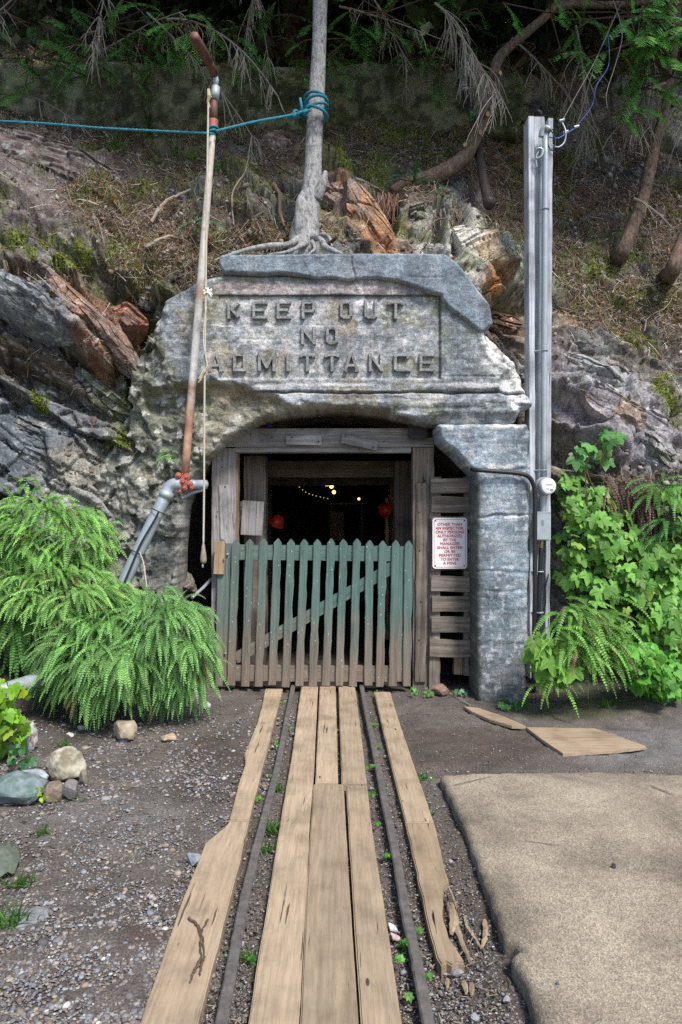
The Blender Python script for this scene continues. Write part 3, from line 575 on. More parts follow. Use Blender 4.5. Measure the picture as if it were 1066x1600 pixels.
# raised letters
def letter(ch, x0, x1, y0, y1):
    w, t = x1-x0, 5.6; h = y1-y0; Ls = []
    def s(*p): Ls.append([(x0+a*w, y0+b*h) for a, b in p])
    e = t/2/w; f = t/2/h
    if ch == 'K': s((e, 0), (e, 1)); s((1-e, f), (.3, .52)); s((.3, .45), (1-e, 1-f))
    if ch == 'E': s((e, 0), (e, 1)); s((0, f), (1, f)); s((0, .5), (.8, .5)); s((0, 1-f), (1, 1-f))
    if ch == 'P': s((e, 0), (e, 1)); s((e, f), (.8, f), (1-e, .14), (1-e, .45), (.8, .56), (e, .56))
    if ch in 'OD': k = .2 if ch == 'O' else .1; s((.5, f), (1-e-k, f), (1-e, k), (1-e, 1-k), (1-e-k, 1-f), (e+k, 1-f), (e, 1-k), (e, k), (e+k, f), (.5, f))
    if ch == 'U': s((e, 0), (e, .82), (e+.18, 1-f), (.82-e, 1-f), (1-e, .82), (1-e, 0))
    if ch == 'T': s((0, f), (1, f)); s((.5, 0), (.5, 1)); s((e, 0), (e, .24)); s((1-e, 0), (1-e, .24))
    if ch == 'N': s((e, 0), (e, 1)); s((1-e, 0), (1-e, 1)); s((e, f), (1-e, 1-f))
    if ch == 'A': s((.05, 1), (.46, 0)); s((.54, 0), (.95, 1)); s((.25, .66), (.75, .66)); s((0, 1-f*.6), (.25, 1-f*.6)); s((.75, 1-f*.6), (1, 1-f*.6))
    if ch == 'M': s((e, 0), (e, 1)); s((1-e, 0), (1-e, 1)); s((e, 0), (.5, .75), (1-e, 0))
    if ch == 'I': s((.5, 0), (.5, 1))
    if ch == 'C': s((1-e, .22), (.82, f), (e+.16, f), (e, .16), (e, .84), (e+.16, 1-f), (1, 1-f))
    mb = MB(); n = 0
    for L in Ls:
        for a, b in zip(L[:-1], L[1:]):
            a, b = np.array(a), np.array(b); dd = (b-a)/np.hypot(*(b-a)); ext = 0 if (len(L) == 2) else t*.42
            a = a-dd*ext; b = b+dd*ext; nn = np.array([-dd[1], dd[0]])*t/2; n += 1
            c = [a-nn, a+nn, b+nn, b-nn]; c2 = [a-nn*.72+dd*.7, a+nn*.72+dd*.7, b+nn*.72-dd*.7, b-nn*.72-dd*.7]
            V = [((x-CX)/S, YP+.03, CAMZ-(y-CY)/S) for x, y in c]+[((x-CX)/S, YP-.013+.0012*(n % 3)+random.uniform(-.003, .003), CAMZ-(y-CY)/S) for x, y in c2]
            mb.add(V, [(0, 1, 5, 4), (1, 2, 6, 5), (2, 3, 7, 6), (3, 0, 4, 7), (4, 5, 6, 7)], (.25, .255, .25))
    mb.build('letter', M['conc'], portal)
for y0, y1, row in ((470, 499, 'K355-376 E394-418 E432-455 P471-493 O531-551 U569-590 T606-631'), (510, 539, 'N470-494 O509-529'),
                    (552, 581, 'A326-348 D364-385 M403-431 I443-457 T468-493 T507-531 A538-560 N576-599 C615-640 E655-678')):
    for w_ in row.split(): a_, b_ = w_[1:].split('-'); letter(w_[0], int(a_), int(b_), y0, y1)
# ---------------------------------------------------------------- timber helpers
def slat(name, a, b, wpx, Y, th, mat, parent=None, top='flat', jit=.0015, bev=.003, label=None, Yb=None):
    """board whose front face lies at depth Y; a,b = ends of its centre line in picture units, wpx its width; local X runs along the grain"""
    A = P(a[0], a[1], Y); B_ = P(b[0], b[1], Yb or Y); L = (B_-A).length; w = wpx/F*Y; X = (B_-A).normalized(); Yv = Vector((0, 1, 0)); Yv = (Yv-X*Yv.dot(X)).normalized(); Z = X.cross(Yv)
    n = max(2, int(L/.09)); vs = []; fs = []
    for i in range(n+1):
        x = L*i/n; o = random.uniform(-jit, jit); o2 = random.uniform(-jit, jit)*2; ww = w/2+random.uniform(-jit, jit); dy = random.uniform(-jit, jit)*.5
        if top == 'point' and i == 0:
            ww = .006
        vs += [(x, dy, -ww+o), (x, dy, ww+o2), (x, th, ww+o2), (x, th, -ww+o)]
        if top == 'point' and i == 0:
            x2 = w*.55; vs += [(x2, 0, -w/2), (x2, 0, w/2), (x2, th, w/2), (x2, th, -w/2)]
    m = len(vs)//4
    for i in range(m-1):
        for k in range(4): fs.append((i*4+k, i*4+(k+1) % 4, i*4+4+(k+1) % 4, i*4+4+k))
    fs += [(3, 2, 1, 0), tuple((m-1)*4+k for k in range(4))]
    mb = MB(); mb.add(vs, fs)
    me_o = mb.build(name, mat, None); bm = bmesh.new(); bm.from_mesh(me_o.data); bmesh.ops.recalc_face_normals(bm, faces=bm.faces[:])
    ed = [e for e in bm.edges if len(e.link_faces) == 2 and e.calc_face_angle(0) > .6]
    if bev: bmesh.ops.bevel(bm, geom=ed, offset=bev, segments=2, affect='EDGES')
    bm.to_mesh(me_o.data); bm.free()
    mw = Matrix((X, Yv, Z)).transposed().to_4x4(); mw.translation = A
    if parent: me_o.parent = parent; mw = Matrix.Translation(-parent.location) @ mw
    me_o.matrix_basis = mw
    if label: me_o['label'] = label
    return me_o
def prism(name, pts, thick, mat, parent=None, bev=.004, step=.05, amp=.002, seed=1, smooth=(), tilt=None):
    """flat piece lying on the ground: pts are 3-D top outline points"""
    z = pts[0].z; o2 = rough_outline([(p.x, p.y) for p in pts], step, amp, seed, smooth)
    bm = bmesh.new(); vs = [bm.verts.new((x, y, z+(tilt(x, y) if tilt else 0))) for x, y in o2]; f = bm.faces.new(vs); bm.normal_update()
    if f.normal.z < 0: f.normal_flip()
    r = bmesh.ops.extrude_face_region(bm, geom=[f]); lo = [g for g in r['geom'] if isinstance(g, bmesh.types.BMVert)]
    for v in lo: v.co.z += 0
    for v in vs: v.co.z -= thick
    bmesh.ops.recalc_face_normals(bm, faces=bm.faces[:])
    tops = [e for e in bm.edges if all(v in lo for v in e.verts)]
    if bev: bmesh.ops.bevel(bm, geom=tops, offset=bev, segments=2, affect='EDGES', clamp_overlap=True)
    bmesh.ops.triangulate(bm, faces=[f for f in bm.faces if len(f.verts) > 4])
    me = bpy.data.meshes.new(name); bm.to_mesh(me); bm.free()
    a = me.color_attributes.new('Col', 'FLOAT_COLOR', 'POINT'); a.data.foreach_set('color', np.ones(len(me.vertices)*4, np.float32))
    return link(name, me, mat, parent)

# ---------------------------------------------------------------- mine tunnel behind the portal
mb = MB(); z1 = 2.75; xl, xr, ye = -1.45, 1.2, 16.
def wavy(a, b, c, d, nu, nv, s, inward):
    g = []; a, b, c, d = map(Vector, (a, b, c, d))
    for i in range(nu+1):
        for j in range(nv+1):
            p = (a.lerp(b, i/nu)).lerp(d.lerp(c, i/nu), j/nv); k = (fbm(np.array([p[:]])*2.5, 4, s)[0]-.5)*.28; g.append(p+Vector(inward)*k)
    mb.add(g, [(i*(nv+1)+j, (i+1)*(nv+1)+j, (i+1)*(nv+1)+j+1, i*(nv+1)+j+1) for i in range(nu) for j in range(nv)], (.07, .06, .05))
wavy((xl, 5.9, -.1), (xl, ye+.5, -.1), (xl, ye+.5, z1+.4), (xl, 5.9, z1+.4), 50, 14, 5, (1, 0, 0)); wavy((xr, 5.95, -.1), (xr, ye+.5, -.1), (xr, ye+.5, z1+.4), (xr, 5.95, z1+.4), 50, 14, 6, (-1, 0, 0))
wavy((xl-.3, 5.8, z1-.1), (xl-.3, ye+.5, z1-.1), (xr+.3, ye+.5, z1-.1), (xr+.3, 5.8, z1-.1), 50, 12, 7, (0, 0, -1)); wavy((xl-.4, ye, -.2), (xr+.4, ye, -.2), (xr+.4, ye, z1+.3), (xl-.4, ye, z1+.3), 10, 10, 8, (0, -1, 0))
wavy((xl, 6.3, .0), (xl, ye, .02), (xr, ye, .02), (xr, 6.3, 0), 50, 12, 9, (0, 0, .05))
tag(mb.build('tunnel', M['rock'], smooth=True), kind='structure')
# arch soffit timber/concrete liner seen over the lintel
mb = MB(); arc = [(318, 716), (350, 684), (400, 657), (455, 643), (510, 638), (560, 639), (610, 646), (655, 660), (684, 672), (712, 706), (738, 733)]
pa = curve([P(x, y-3, 6.06) for x, y in arc], 5); pb = [Vector((p.x*.97, 6.9, CAMZ+(p.z-CAMZ)*.95)) for p in pa]
vs = []; 
for a, b in zip(pa, pb):
    for t in range(9): 
        q = a.lerp(b, t/8); vs.append(q+Vector((0, 0, (vn(np.array([q[:]])*6, 3)[0]-.5)*.04)))
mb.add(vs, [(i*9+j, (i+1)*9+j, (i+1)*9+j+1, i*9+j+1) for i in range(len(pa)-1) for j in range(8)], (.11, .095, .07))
o = mb.build('arch_lining', M['conc'], portal, True)

# entry frame
YF = 5.93
fr = empty('timber_door_frame', P(505, 1074, YF), 'weathered grey timber frame standing inside the concrete arch around the mine entrance', 'timber frame')
slat('post', (350, 700), (348, 1074), 37, YF, .16, M['greywood'], fr); slat('post', (662, 699), (662, 1090), 33, YF, .16, M['brownwood'], fr, label='brown right hand post of the frame with rotten foot')
slat('facing_board', (659, 755), (657, 1066), 16, YF-.024, .022, M['brownwood'], fr, jit=.003)
slat('facing_board', (353, 757), (356, 852), 22, YF-.02, .018, M['greywood'], fr); slat('foot_block', (329, 952), (329, 1012), 12, YF-.03, .1, M['greywood'], fr)
mb = MB(); lp = [(323, 698), (373, 669.5), (640, 669), (642, 683), (678, 684), (678, 698)]
A = [P(x, y, YF-.02) for x, y in lp]; Bk = [p+Vector((0, .17, 0)) for p in A]; n = len(A)
mb.add(A+Bk, [tuple(range(n)), tuple(range(n, 2*n))[::-1]]+[(i, n+i, n+(i+1) % n, (i+1) % n) for i in range(n)]); mb.build('lintel', M['greywood'], fr, bevel=.003)
slat('header_strip', (367, 702.5), (643, 702.5), 9, YF+.01, .12, M['greywood'], fr)
slat('inner_edge', (370, 706), (368, 850), 5, YF+.03, .12, M['tanwood'], fr)
slat('nailed_board', (447, 688), (503, 688), 14, YF-.05, .024, M['greywood'], fr); slat('nailed_board', (534, 685), (590, 697), 14.5, YF-.055, .026, M['greywood'], fr, label='short nailed board hanging tilted on the lintel')
mb = MB(); mb.box(P(653, 674, YF-.06), (.155, .05, .11), None); mb.box(P(653, 682, YF-.095), (.13, .02, .03)); mb.build('floodlight', M['black'], fr, bevel=.006)
mb = MB()
for x, y in [(457, 684), (498, 691), (540, 682), (583, 700), (392, 679), (410, 688), (347, 730), (352, 760), (340, 800), (347, 718), (668, 720), (655, 800), (656, 860), (658, 940), (655, 1000), (425, 684), (600, 690)]:
    p = P(x, y, YF-.024 if y > 700 and x > 640 else YF-.022); mb.tube([p, p+Vector((0, -.006, 0)) if not (447 < x < 592 and y < 702) else p+Vector((0, -.06, 0))], .006, 8)
build_each(mb, 'nail_head', M['black'], fr)
mb = MB(); mb.tube([P(416, 654, 6.02), P(419, 660, 6.0), P(422, 669, 5.98)], .02, 8); tag(mb.build('loose_cable_end', M['blue']), 'short blue cable end poking down between arch and lintel', 'cable')

# second timber set inside
s2 = empty('inner_timber_set', P(500, 1040, 6.9), 'dark inner mine timbers seen behind the gate', 'timber frame')
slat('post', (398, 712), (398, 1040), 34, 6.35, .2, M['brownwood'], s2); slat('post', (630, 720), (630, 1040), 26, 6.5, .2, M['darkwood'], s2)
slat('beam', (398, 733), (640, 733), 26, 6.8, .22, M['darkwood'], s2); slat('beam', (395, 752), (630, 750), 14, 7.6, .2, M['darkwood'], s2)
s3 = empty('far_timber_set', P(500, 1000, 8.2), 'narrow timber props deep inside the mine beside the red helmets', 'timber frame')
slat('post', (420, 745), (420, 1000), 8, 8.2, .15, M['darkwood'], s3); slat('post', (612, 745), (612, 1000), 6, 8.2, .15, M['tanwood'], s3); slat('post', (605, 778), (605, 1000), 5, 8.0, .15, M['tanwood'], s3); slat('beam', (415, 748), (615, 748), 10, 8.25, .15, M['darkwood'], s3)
bx = empty('wooden_box', P(394, 838, 6.1), 'small grey plank box fixed to the inner timber above the gate', 'box')
slat('front_board', (379, 809), (379, 837.6), 15, 6.1, .02, M['greywood'], bx, top='flat')
bx2 = [o for o in bx.children]; bpy.data.objects.remove(bx2[0])
for i, x in enumerate((382.5, 394, 405.5)): slat('front_board', (x+2, 782+i*.8), (x-1, 836+i*.6), 11.2, 6.1, .02, M['greywood'], bx)
mb = MB(); mb.box(P(394, 809, 6.175), (.19, .11, .28)); mb.build('case', M['brownwood'], bx, bevel=.004)
def helmet(x, y, Y, r, ang, label):
    e = empty('red_helmet', P(x, y, Y), label, 'helmet'); mb = MB(); vs = []; fs = []; n = 20; m = 8
    for j in range(m+1):
        ph = math.pi/2*j/m
        for i in range(n):
            a = 2*math.pi*i/n; rr = r*math.cos(ph)*(1+.05*math.cos(8*a)); vs.append((rr*math.cos(a), rr*math.sin(a)*1.2, r*.95*math.sin(ph)))
    for j in range(m):
        for i in range(n): fs.append((j*n+i, j*n+(i+1) % n, (j+1)*n+(i+1) % n, (j+1)*n+i))
    br = [(r*1.18*math.cos(2*math.pi*i/n), r*1.45*math.sin(2*math.pi*i/n), -.012) for i in range(n)]
    Rm = Matrix.Rotation(ang, 4, 'Y') @ Matrix.Rotation(R(25), 4, 'X')
    mb.add([Rm @ Vector(v)+e.location for v in vs], fs); mb.build('shell', M['red'], e, True)
    mb = MB(); k = len(br); mb.add([Rm @ Vector(v)+e.location for v in br]+[Rm @ Vector((v[0]*.8, v[1]*.8, 0))+e.location for v in br], [(i, (i+1) % k, k+(i+1) % k, k+i) for i in range(k)]); mb.build('brim', M['red'], e, True)
helmet(433, 815, 7.2, .075, R(35), 'red helmet hanging at the left inside the dark mine'); helmet(602, 797, 7.6, .075, R(-80), 'red helmet half hidden behind the right inner post')
lamps = [(518, 760, 9.5, .028, 1), (522, 769, 9.4, .025, 1), (500, 755, 10, .02, 0), (546, 748, 9, .03, 2), (561, 779.5, 10, .018, 0), (511, 759, 11, .016, 2)]
lb = ['upper of the two bright hanging bulbs in the middle of the mine', 'lower of the two bright hanging bulbs in the middle of the mine', 'small lit bulb left of the bright pair in the mine', 'flat dim ceiling lamp right of the bright pair', 'small lit bulb over the bench deep in the mine', 'faintest bulb directly above the bright pair']
for (x, y, Y, r, k), l_ in zip(lamps, lb):
    e = empty('hanging_lamp', P(x, y, Y), l_, 'lamp'); mb = MB(); p = P(x, y, Y); rr = [.2, .8, 1, .8, .2]
    sx = 2.2 if k == 2 else 1
    vs = [(p.x+r*sx*math.cos(a)*q, p.y+r*math.sin(a)*q, p.z+(r if k != 2 else r*.4)*z) for q, z in zip((.05, .7, 1, .7, .05), (1, .7, 0, -.7, -1)) for a in [2*math.pi*i/12 for i in range(12)]]
    mb.add(vs, [(j*12+i, j*12+(i+1) % 12, (j+1)*12+(i+1) % 12, (j+1)*12+i) for j in range(4) for i in range(12)])
    mb.build('bulb', M['bulb2' if k == 2 else 'bulb'], e, True); mb = MB(); mb.tube([p+Vector((0, 0, r*1.0)), p+Vector((0, 0, r*2)), Vector((p.x, p.y, 2.7))], [r*.6, .004, .004], 6); mb.build('cable', M['black'], e)
e = empty('string_of_lights', P(440, 762, 8.5), 'sagging string of tiny dim bulbs left of the bright lamps', 'string lights')
cv = curve([P(x, y, 8.5) for x, y in ((400, 748), (440, 758), (462, 757), (478, 768), (495, 774), (512, 778))], 6); mb = MB(); mb.tube(cv, .003, 4); mb.build('cable', M['black'], e)
mb = MB()
for p in cv[4::2]: mb.box(p+Vector((random.uniform(-.01, .01), 0, -.008)), (.009, .006, .008))
m_tiny = m_plain('tiny_bulb', (.8, .6, .2), .5, emit=((1, .75, .25), .5)); build_each(mb, 'tiny_bulb', m_tiny, e)
e = empty('work_bench', P(545, 880, 10), 'dark bench with a pale top edge at the back of the mine', 'bench')
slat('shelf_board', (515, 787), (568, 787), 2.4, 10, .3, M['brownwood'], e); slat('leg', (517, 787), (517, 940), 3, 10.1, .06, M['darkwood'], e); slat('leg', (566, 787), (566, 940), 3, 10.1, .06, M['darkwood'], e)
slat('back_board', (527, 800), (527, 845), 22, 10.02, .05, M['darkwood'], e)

# ---------------------------------------------------------------- picket gate
YG = 5.86
gt = empty('picket_gate', P(490, 1072, YG), 'low picket gate in worn green paint, bare brown at the foot, across the rails', 'gate')
tp = [85, 153, 221, 289, 358, 424, 489, 553, 620, 681, 747, 808, 873, 937, 1000]; bt = [70, 128, 197, 264, 331, 396, 463, 529, 594, 660, 727, 801, 858, 921, 990]
z_ = lambda x, y: (320+x/3.135, 830+y/3.135)
for i, (a, b) in enumerate(zip(tp, bt)):
    slat('picket', z_(a, 38+(8 if i > 10 else 0)+random.uniform(-2, 3)), z_(b, 760+random.uniform(-5, 6)), 12.3, YG, .022, M['gate'], gt, top='point', jit=.0022)
slat('rail', z_(60, 102), z_(978, 112), 24, YG+.024, .03, M['gate'], gt); slat('rail', z_(82, 696), z_(972, 700), 25, YG+.024, .03, M['gate'], gt)
slat('stile', z_(114, 60), z_(104, 735), 10, YG+.0235, .03, M['gate'], gt); slat('stile', z_(962, 82), z_(955, 735), 9.5, YG+.022, .03, M['gate'], gt)
slat('brace', z_(150, 625), z_(925, 175), 18, YG+.0275, .028, M['gate'], gt)
slat('latch_block', z_(74, 50), z_(68, 212), 16, YG-.03, .028, M['tanwood'], gt, label='pale unpainted wood block on the upper left of the gate')
mb = MB()
for x, y in ((113, 112), (102, 597), (1012, 92)):
    p = P(*z_(x, y), YG+.02); mb.tube([p, p+Vector((0, -.012, 0))], [.011, .011], 10); mb.tube([p+Vector((0, -.012, 0)), p+Vector((0, -.02, 0))], [.006, .005], 8)
build_each(mb, 'bolt', M['galv'], gt)

# ---------------------------------------------------------------- slatted side panel and warning sign
YS = 5.87
sp = empty('slatted_side_panel', P(705, 1080, YS), 'panel of short horizontal weathered boards between right post and pillar', 'slatted panel')
slat('back_post', (681, 745), (679, 1092), 17, YS+.026, .09, M['brownwood'], sp); slat('back_post', (730, 745), (729, 1056), 9, YS+.026, .06, M['brownwood'], sp)
slat('back_post', (718, 1020), (717, 1054), 15, YS+.10, .08, M['tanwood'], sp, label='short tan block end hanging below the lowest slat')
for a, b, x0 in ((747, 772, 674), (775, 801, 675), (806, 829, 674), (832, 857, 675), (863, 892, 673.5), (899, 925, 673), (931, 957, 674.5), (963, 990, 674), (999, 1027, 672)):
    slat('slat', (x0+random.uniform(-.8, .8), (a+b)/2), (736.5+random.uniform(-1, 1.5), (a+b)/2+random.uniform(-1, 1.5)), b-a-1.5, YS, .024, M['brownwood'], sp, jit=.0022)
sg = empty('warning_sign', P(703, 888, YS-.012), 'small white metal notice with dark red lettering screwed to the slatted panel', 'sign')
def rrect(x0, y0, x1, y1, r, Y, th, name, mat, parent, hole=None):
    def ring(x0, y0, x1, y1, r):
        o = []
        for cx_, cy_, a0 in ((x1-r, y0+r, -90), (x1-r, y1-r, 0), (x0+r, y1-r, 90), (x0+r, y0+r, 180)):
            for k in range(7): a = R(a0+15*k); o.append((cx_+r*math.cos(a), cy_+r*math.sin(a)))
        return o
    o = ring(x0, y0, x1, y1, r); A = [P(x, y, Y) for x, y in o]; n = len(A); mb = MB()
    if hole is None:
        mb.add(A+[p+Vector((0, th, 0)) for p in A], [tuple(range(n)), tuple(range(n, 2*n))[::-1]]+[(i, n+i, n+(i+1) % n, (i+1) % n) for i in range(n)])
    else:
        i_ = ring(x0+hole, y0+hole, x1-hole, y1-hole, r-hole*.6); I = [P(x, y, Y) for x, y in i_]
        mb.add(A+I, [(i, (i+1) % n, n+(i+1) % n, n+i) for i in range(n)])
    return mb.build(name, mat, parent)
rrect(676, 809, 730, 888.5, 5, YS-.014, .003, 'plate', M['white'], sg); rrect(678.2, 811.2, 727.8, 886.3, 4, YS-.0155, 0, 'border_line', M['signred'], sg, hole=.55)
mb = MB()
for x, y in ((680.5, 813.5), (725.5, 813.5), (680.5, 884), (725.5, 884)): p = P(x, y, YS-.014); mb.tube([p, p+Vector((0, -.004, 0))], .0055, 10)
build_each(mb, 'bolt', M['black'], sg)
def text(s, px, py, hpx, Y, mat, parent, name='lettering', th=.0006, wide=1.0, bold=.0009):
    cu = bpy.data.curves.new(name, 'FONT'); cu.body = s; cu.align_x = 'CENTER'; cu.size = 1; cu.extrude = .0; cu.offset = 0
    ob = bpy.data.objects.new(name, cu); COL.objects.link(ob); dg = bpy.context.evaluated_depsgraph_get(); dg.update(); me = bpy.data.meshes.new_from_object(ob.evaluated_get(dg)); bpy.data.objects.remove(ob)
    h = hpx/F*Y/.69; p = P(px, py, Y); out = []
    V = np.zeros(len(me.vertices)*3, np.float32); me.vertices.foreach_get('co', V); V = V.reshape(-1, 3)
    return V*h*np.array([wide, 1, 1]), [tuple(q.vertices) for q in me.polygons], p
lines = ['OTHER THAN', 'AN INSPECTOR,', 'ONLY PERSONS', 'AUTHORIZED', 'BY THE', 'MANAGER', 'SHALL ENTER', 'OR BE', 'PERMITTED', 'TO ENTER', 'A MINE']
mb = MB()
for i, s_ in enumerate(lines):
    V, fs, p = text(s_, 703, 821.3+i*6.08, 4.3, YS-.016, None, None)
    wmax = (V[:, 0].max()-V[:, 0].min())*F/YS; tgt = [38, 44, 44, 38.5, 20, 30, 39, 17, 33.5, 28, 21][i]
    for k, (ox, oz) in enumerate(((0, 0), (.0011, 0), (0, .0009), (.0011, .0009))):
        mb.add([(p.x+v[0]*tgt/wmax+ox-.0005, p.y-.0002*k, p.z+v[1]+oz) for v in V], fs)
mb.build('lettering', M['signred'], sg)

# ---------------------------------------------------------------- rails, planks
def sweep(name, pts, prof, mat, label, cat, group=None):
    pts = curve(pts, 8, .0008); mb = MB(); n = len(prof); vs = []
    for i, p in enumerate(pts):
        t = (pts[min(i+1, len(pts)-1)]-pts[max(i-1, 0)]).normalized(); s = t.cross(Vector((0, 0, 1))).normalized()
        vs += [p+s*a+Vector((0, 0, b+random.uniform(-.0008, .0008))) for a, b in prof]
    mb.add(vs, [(i*n+k, i*n+(k+1) % n, (i+1)*n+(k+1) % n, (i+1)*n+k) for i in range(len(pts)-1) for k in range(n)]+[tuple(range(n))[::-1], tuple((len(pts)-1)*n+k for k in range(n))])
    return tag(mb.build(name, mat), label, cat, group)
RP = [(-.02, -.075), (.02, -.075), (.02, -.066), (.006, -.055), (.006, -.024), (.018, -.018), (.0185, -.006), (.013, 0), (-.013, 0), (-.0185, -.006), (-.018, -.018), (-.006, -.024), (-.006, -.055), (-.02, -.066)]
ZR = .05
def gl(pts, z=ZR): return [G(x, y, z) for x, y in pts]
lr = gl([(455.5, 1085), (436, 1185), (412, 1280), (389, 1370), (367, 1480), (345, 1600)]); rr_ = gl([(567, 1080), (596, 1223), (614, 1310), (632, 1408), (651, 1500), (671, 1600)])
def ext(L, y): d = (L[-1]-L[-2]).normalized(); return L+[L[-1]+d*(L[-1].y-y)/max(.2, -d.y)]
def exb(L, y): d = (L[0]-L[1]).normalized(); return [L[0]+d*(y-L[0].y)/max(.2, d.y)]+L
sweep('rail', exb(ext(lr, .2), 10), RP, M['rail'], 'narrow dark steel rail left of the centre planks', 'rail', 'mine track rails')
sweep('rail', exb(ext(rr_, .2), 10), RP, M['rail'], 'narrow dark steel rail right of the centre planks', 'rail', 'mine track rails')
zp = .042
def pk(name, L, z, mat, label, seed, amp=.0025, step=.06, tilt=None, thick=.045, grp='planks laid between and beside the rails'):
    pts = [G(x, y, z) if y < 1620 else Vector((x, y-10000, z)) for x, y in L]
    o = prism(name, pts, thick, mat, None, .005, step, amp, seed, tilt=tilt); return tag(o, label, 'plank', grp)
def down(xa, xb, z=zp):   # bottom corners continue towards the viewer along the same edge lines
    return None
def edge_ext(a, b, y, z=zp):
    A, B_ = G(*a, z), G(*b, z); t = (y-B_.y)/(B_.y-A.y); q = B_+(B_-A)*t; return (q.x, q.y+10000)
pk('plank', [(415, 1076), (442, 1076), (389, 1281), (359, 1281), (373, 1225), (384, 1192), (382, 1178), (396, 1145), (402, 1131), (409, 1105)], zp, M['plank'], 'far narrow plank left of the left rail with a chewed outer edge', 11, .003, .04)
e1 = edge_ext((320, 1560), (303, 1600), .3); e2 = edge_ext((262, 1478), (218, 1600), .3)
pk('plank', [(359, 1283), (389, 1283), (375, 1345), (340, 1480), (309, 1600), e1, e2, (218, 1600), (262, 1473), (289, 1397), (322, 1316), (343, 1298), (349, 1294)], zp, M['plank'], 'wide near plank left of the left rail with forked twig on it', 12, .003)
ea = edge_ext((483, 1400), (466, 1600), .3); eb = edge_ext((419, 1408), (388, 1600), .3)
pk('plank', [(471, 1072), (497, 1072), (491, 1200), (484, 1290), (479, 1400), (467, 1600), ea, eb, (388, 1600), (403, 1500), (419, 1408), (441, 1267), (455, 1190)], zp+.002, M['plank'], 'longest plank, next to the left rail, running unbroken from the gate', 13, .0025)
pk('plank', [(500, 1072), (524.5, 1072), (528.5, 1222), (493, 1222)], zp+.003, M['plank'], 'short middle plank at the gate, directly against the longest plank', 14)
ec = edge_ext((545, 1400), (560, 1600), .3); ed_ = edge_ext((477, 1400), (469, 1600), .3)
pk('plank', [(490, 1225), (537, 1225), (547, 1400), (561, 1600), ec, ed_, (469, 1600), (479, 1400), (485, 1300)], zp, M['plank'], 'broad near plank in the middle of the track', 15)
pk('plank', [(529, 1072), (555, 1072), (565, 1150), (573, 1223), (534, 1223)], zp, M['plank'], 'short plank at the gate beside the right rail', 16)
ee = edge_ext((597, 1400), (629, 1600), .3); ef = edge_ext((549, 1400), (564, 1600), .3)
pk('plank', [(541, 1227), (574, 1227), (582, 1300), (598, 1400), (629, 1600), ee, ef, (564, 1600), (551, 1400)], zp, M['plank'], 'near plank beside the right rail with a dark knot', 17)
pk('plank', [(585, 1081), (610, 1081), (625, 1130), (642, 1180), (678, 1284), (634, 1284), (608, 1180)], zp-.004, M['plank'], 'far plank right of the right rail, smooth and whole', 18, .003)
pk('plank', [(634, 1286), (679, 1286), (689, 1332), (700, 1376), (694, 1383), (691, 1430), (702, 1463), (716, 1485), (726, 1505), (716, 1503), (706, 1508), (698, 1503), (689, 1508), (682, 1495), (668, 1440), (652, 1365)], zp-.006, M['oldplank'], 'rotten split plank right of the right rail with a splintered end', 19, .007, .03)
# cracks, knots and holes cut as thin dark wood bruises are left to the material; splinters are pieces
def splinter(pts, w, label, z=.012):
    mb = MB(); c = curve([G(x, y, z) for x, y in pts], 5, .001); mb.tube(c, [w*.7*(.4+.6*math.sin(math.pi*(.1+.85*i/(len(c)-1)))) for i in range(len(c))], 5, wob=.25)
    tag(mb.build('wood_splinter', M['oldplank']), label, 'splinter', 'splinters beside the rotten plank')
splinter([(700, 1383), (708, 1400), (714, 1420)], .006, 'thin curved splinter at the upper break of the rotten plank'); splinter([(706, 1415), (709, 1440), (706, 1458)], .022, 'flat wide splinter lying against the rotten plank', .015)
splinter([(712, 1425), (720, 1465), (737, 1503)], .009, 'long straight splinter running past the end of the rotten plank'); splinter([(700, 1400), (704, 1435), (720, 1470), (733, 1502)], .010, 'long dark splinter pressed against the rotten plank edge')
splinter([(726, 1432), (731, 1450), (742, 1465), (752, 1482)], .009, 'bent splinter between rotten plank and concrete pad'); splinter([(757, 1438), (759, 1458), (754, 1480)], .014, 'short thick splinter nearest the concrete pad')
splinter([(699, 1530), (699, 1545)], .010, 'small chip lying left below the splintered end'); splinter([(725, 1532), (729, 1552)], .014, 'pale chip in the soil below the splintered end'); splinter([(738, 1536), (737, 1556)], .013, 'pale chip right of its twin below the splintered end')
def stick(name, lines_, z, label, cat='twig', mat='twig', col=(.11, .075, .06)):
    mb = MB()
    for L, w in lines_: c = curve([G(x, y, z) for x, y in L], 5, .0015); mb.tube(c, lerps([w, w*.8, w*.4], len(c)), 5, col, wob=.2)
    return tag(mb.build(name, M[mat]), label, cat)
stick('forked_twig', [([(294, 1434), (307, 1444), (314, 1460), (313, 1480), (316, 1498)], .006), ([(325, 1436), (319, 1448), (315, 1462)], .004), ([(319, 1494), (309, 1506), (303, 1520), (297, 1535)], .006), ([(317, 1500), (314, 1515), (312, 1524)], .005), ([(313, 1450), (318, 1475), (318, 1500)], .004)], zp+.006, 'dark forked twig lying on the near left plank')
stick('ground_stick', [([(735, 1102), (705, 1084), (692, 1079)], .004)], .02, 'thin bare twig in front of the slatted panel', col=(.3, .28, .25))

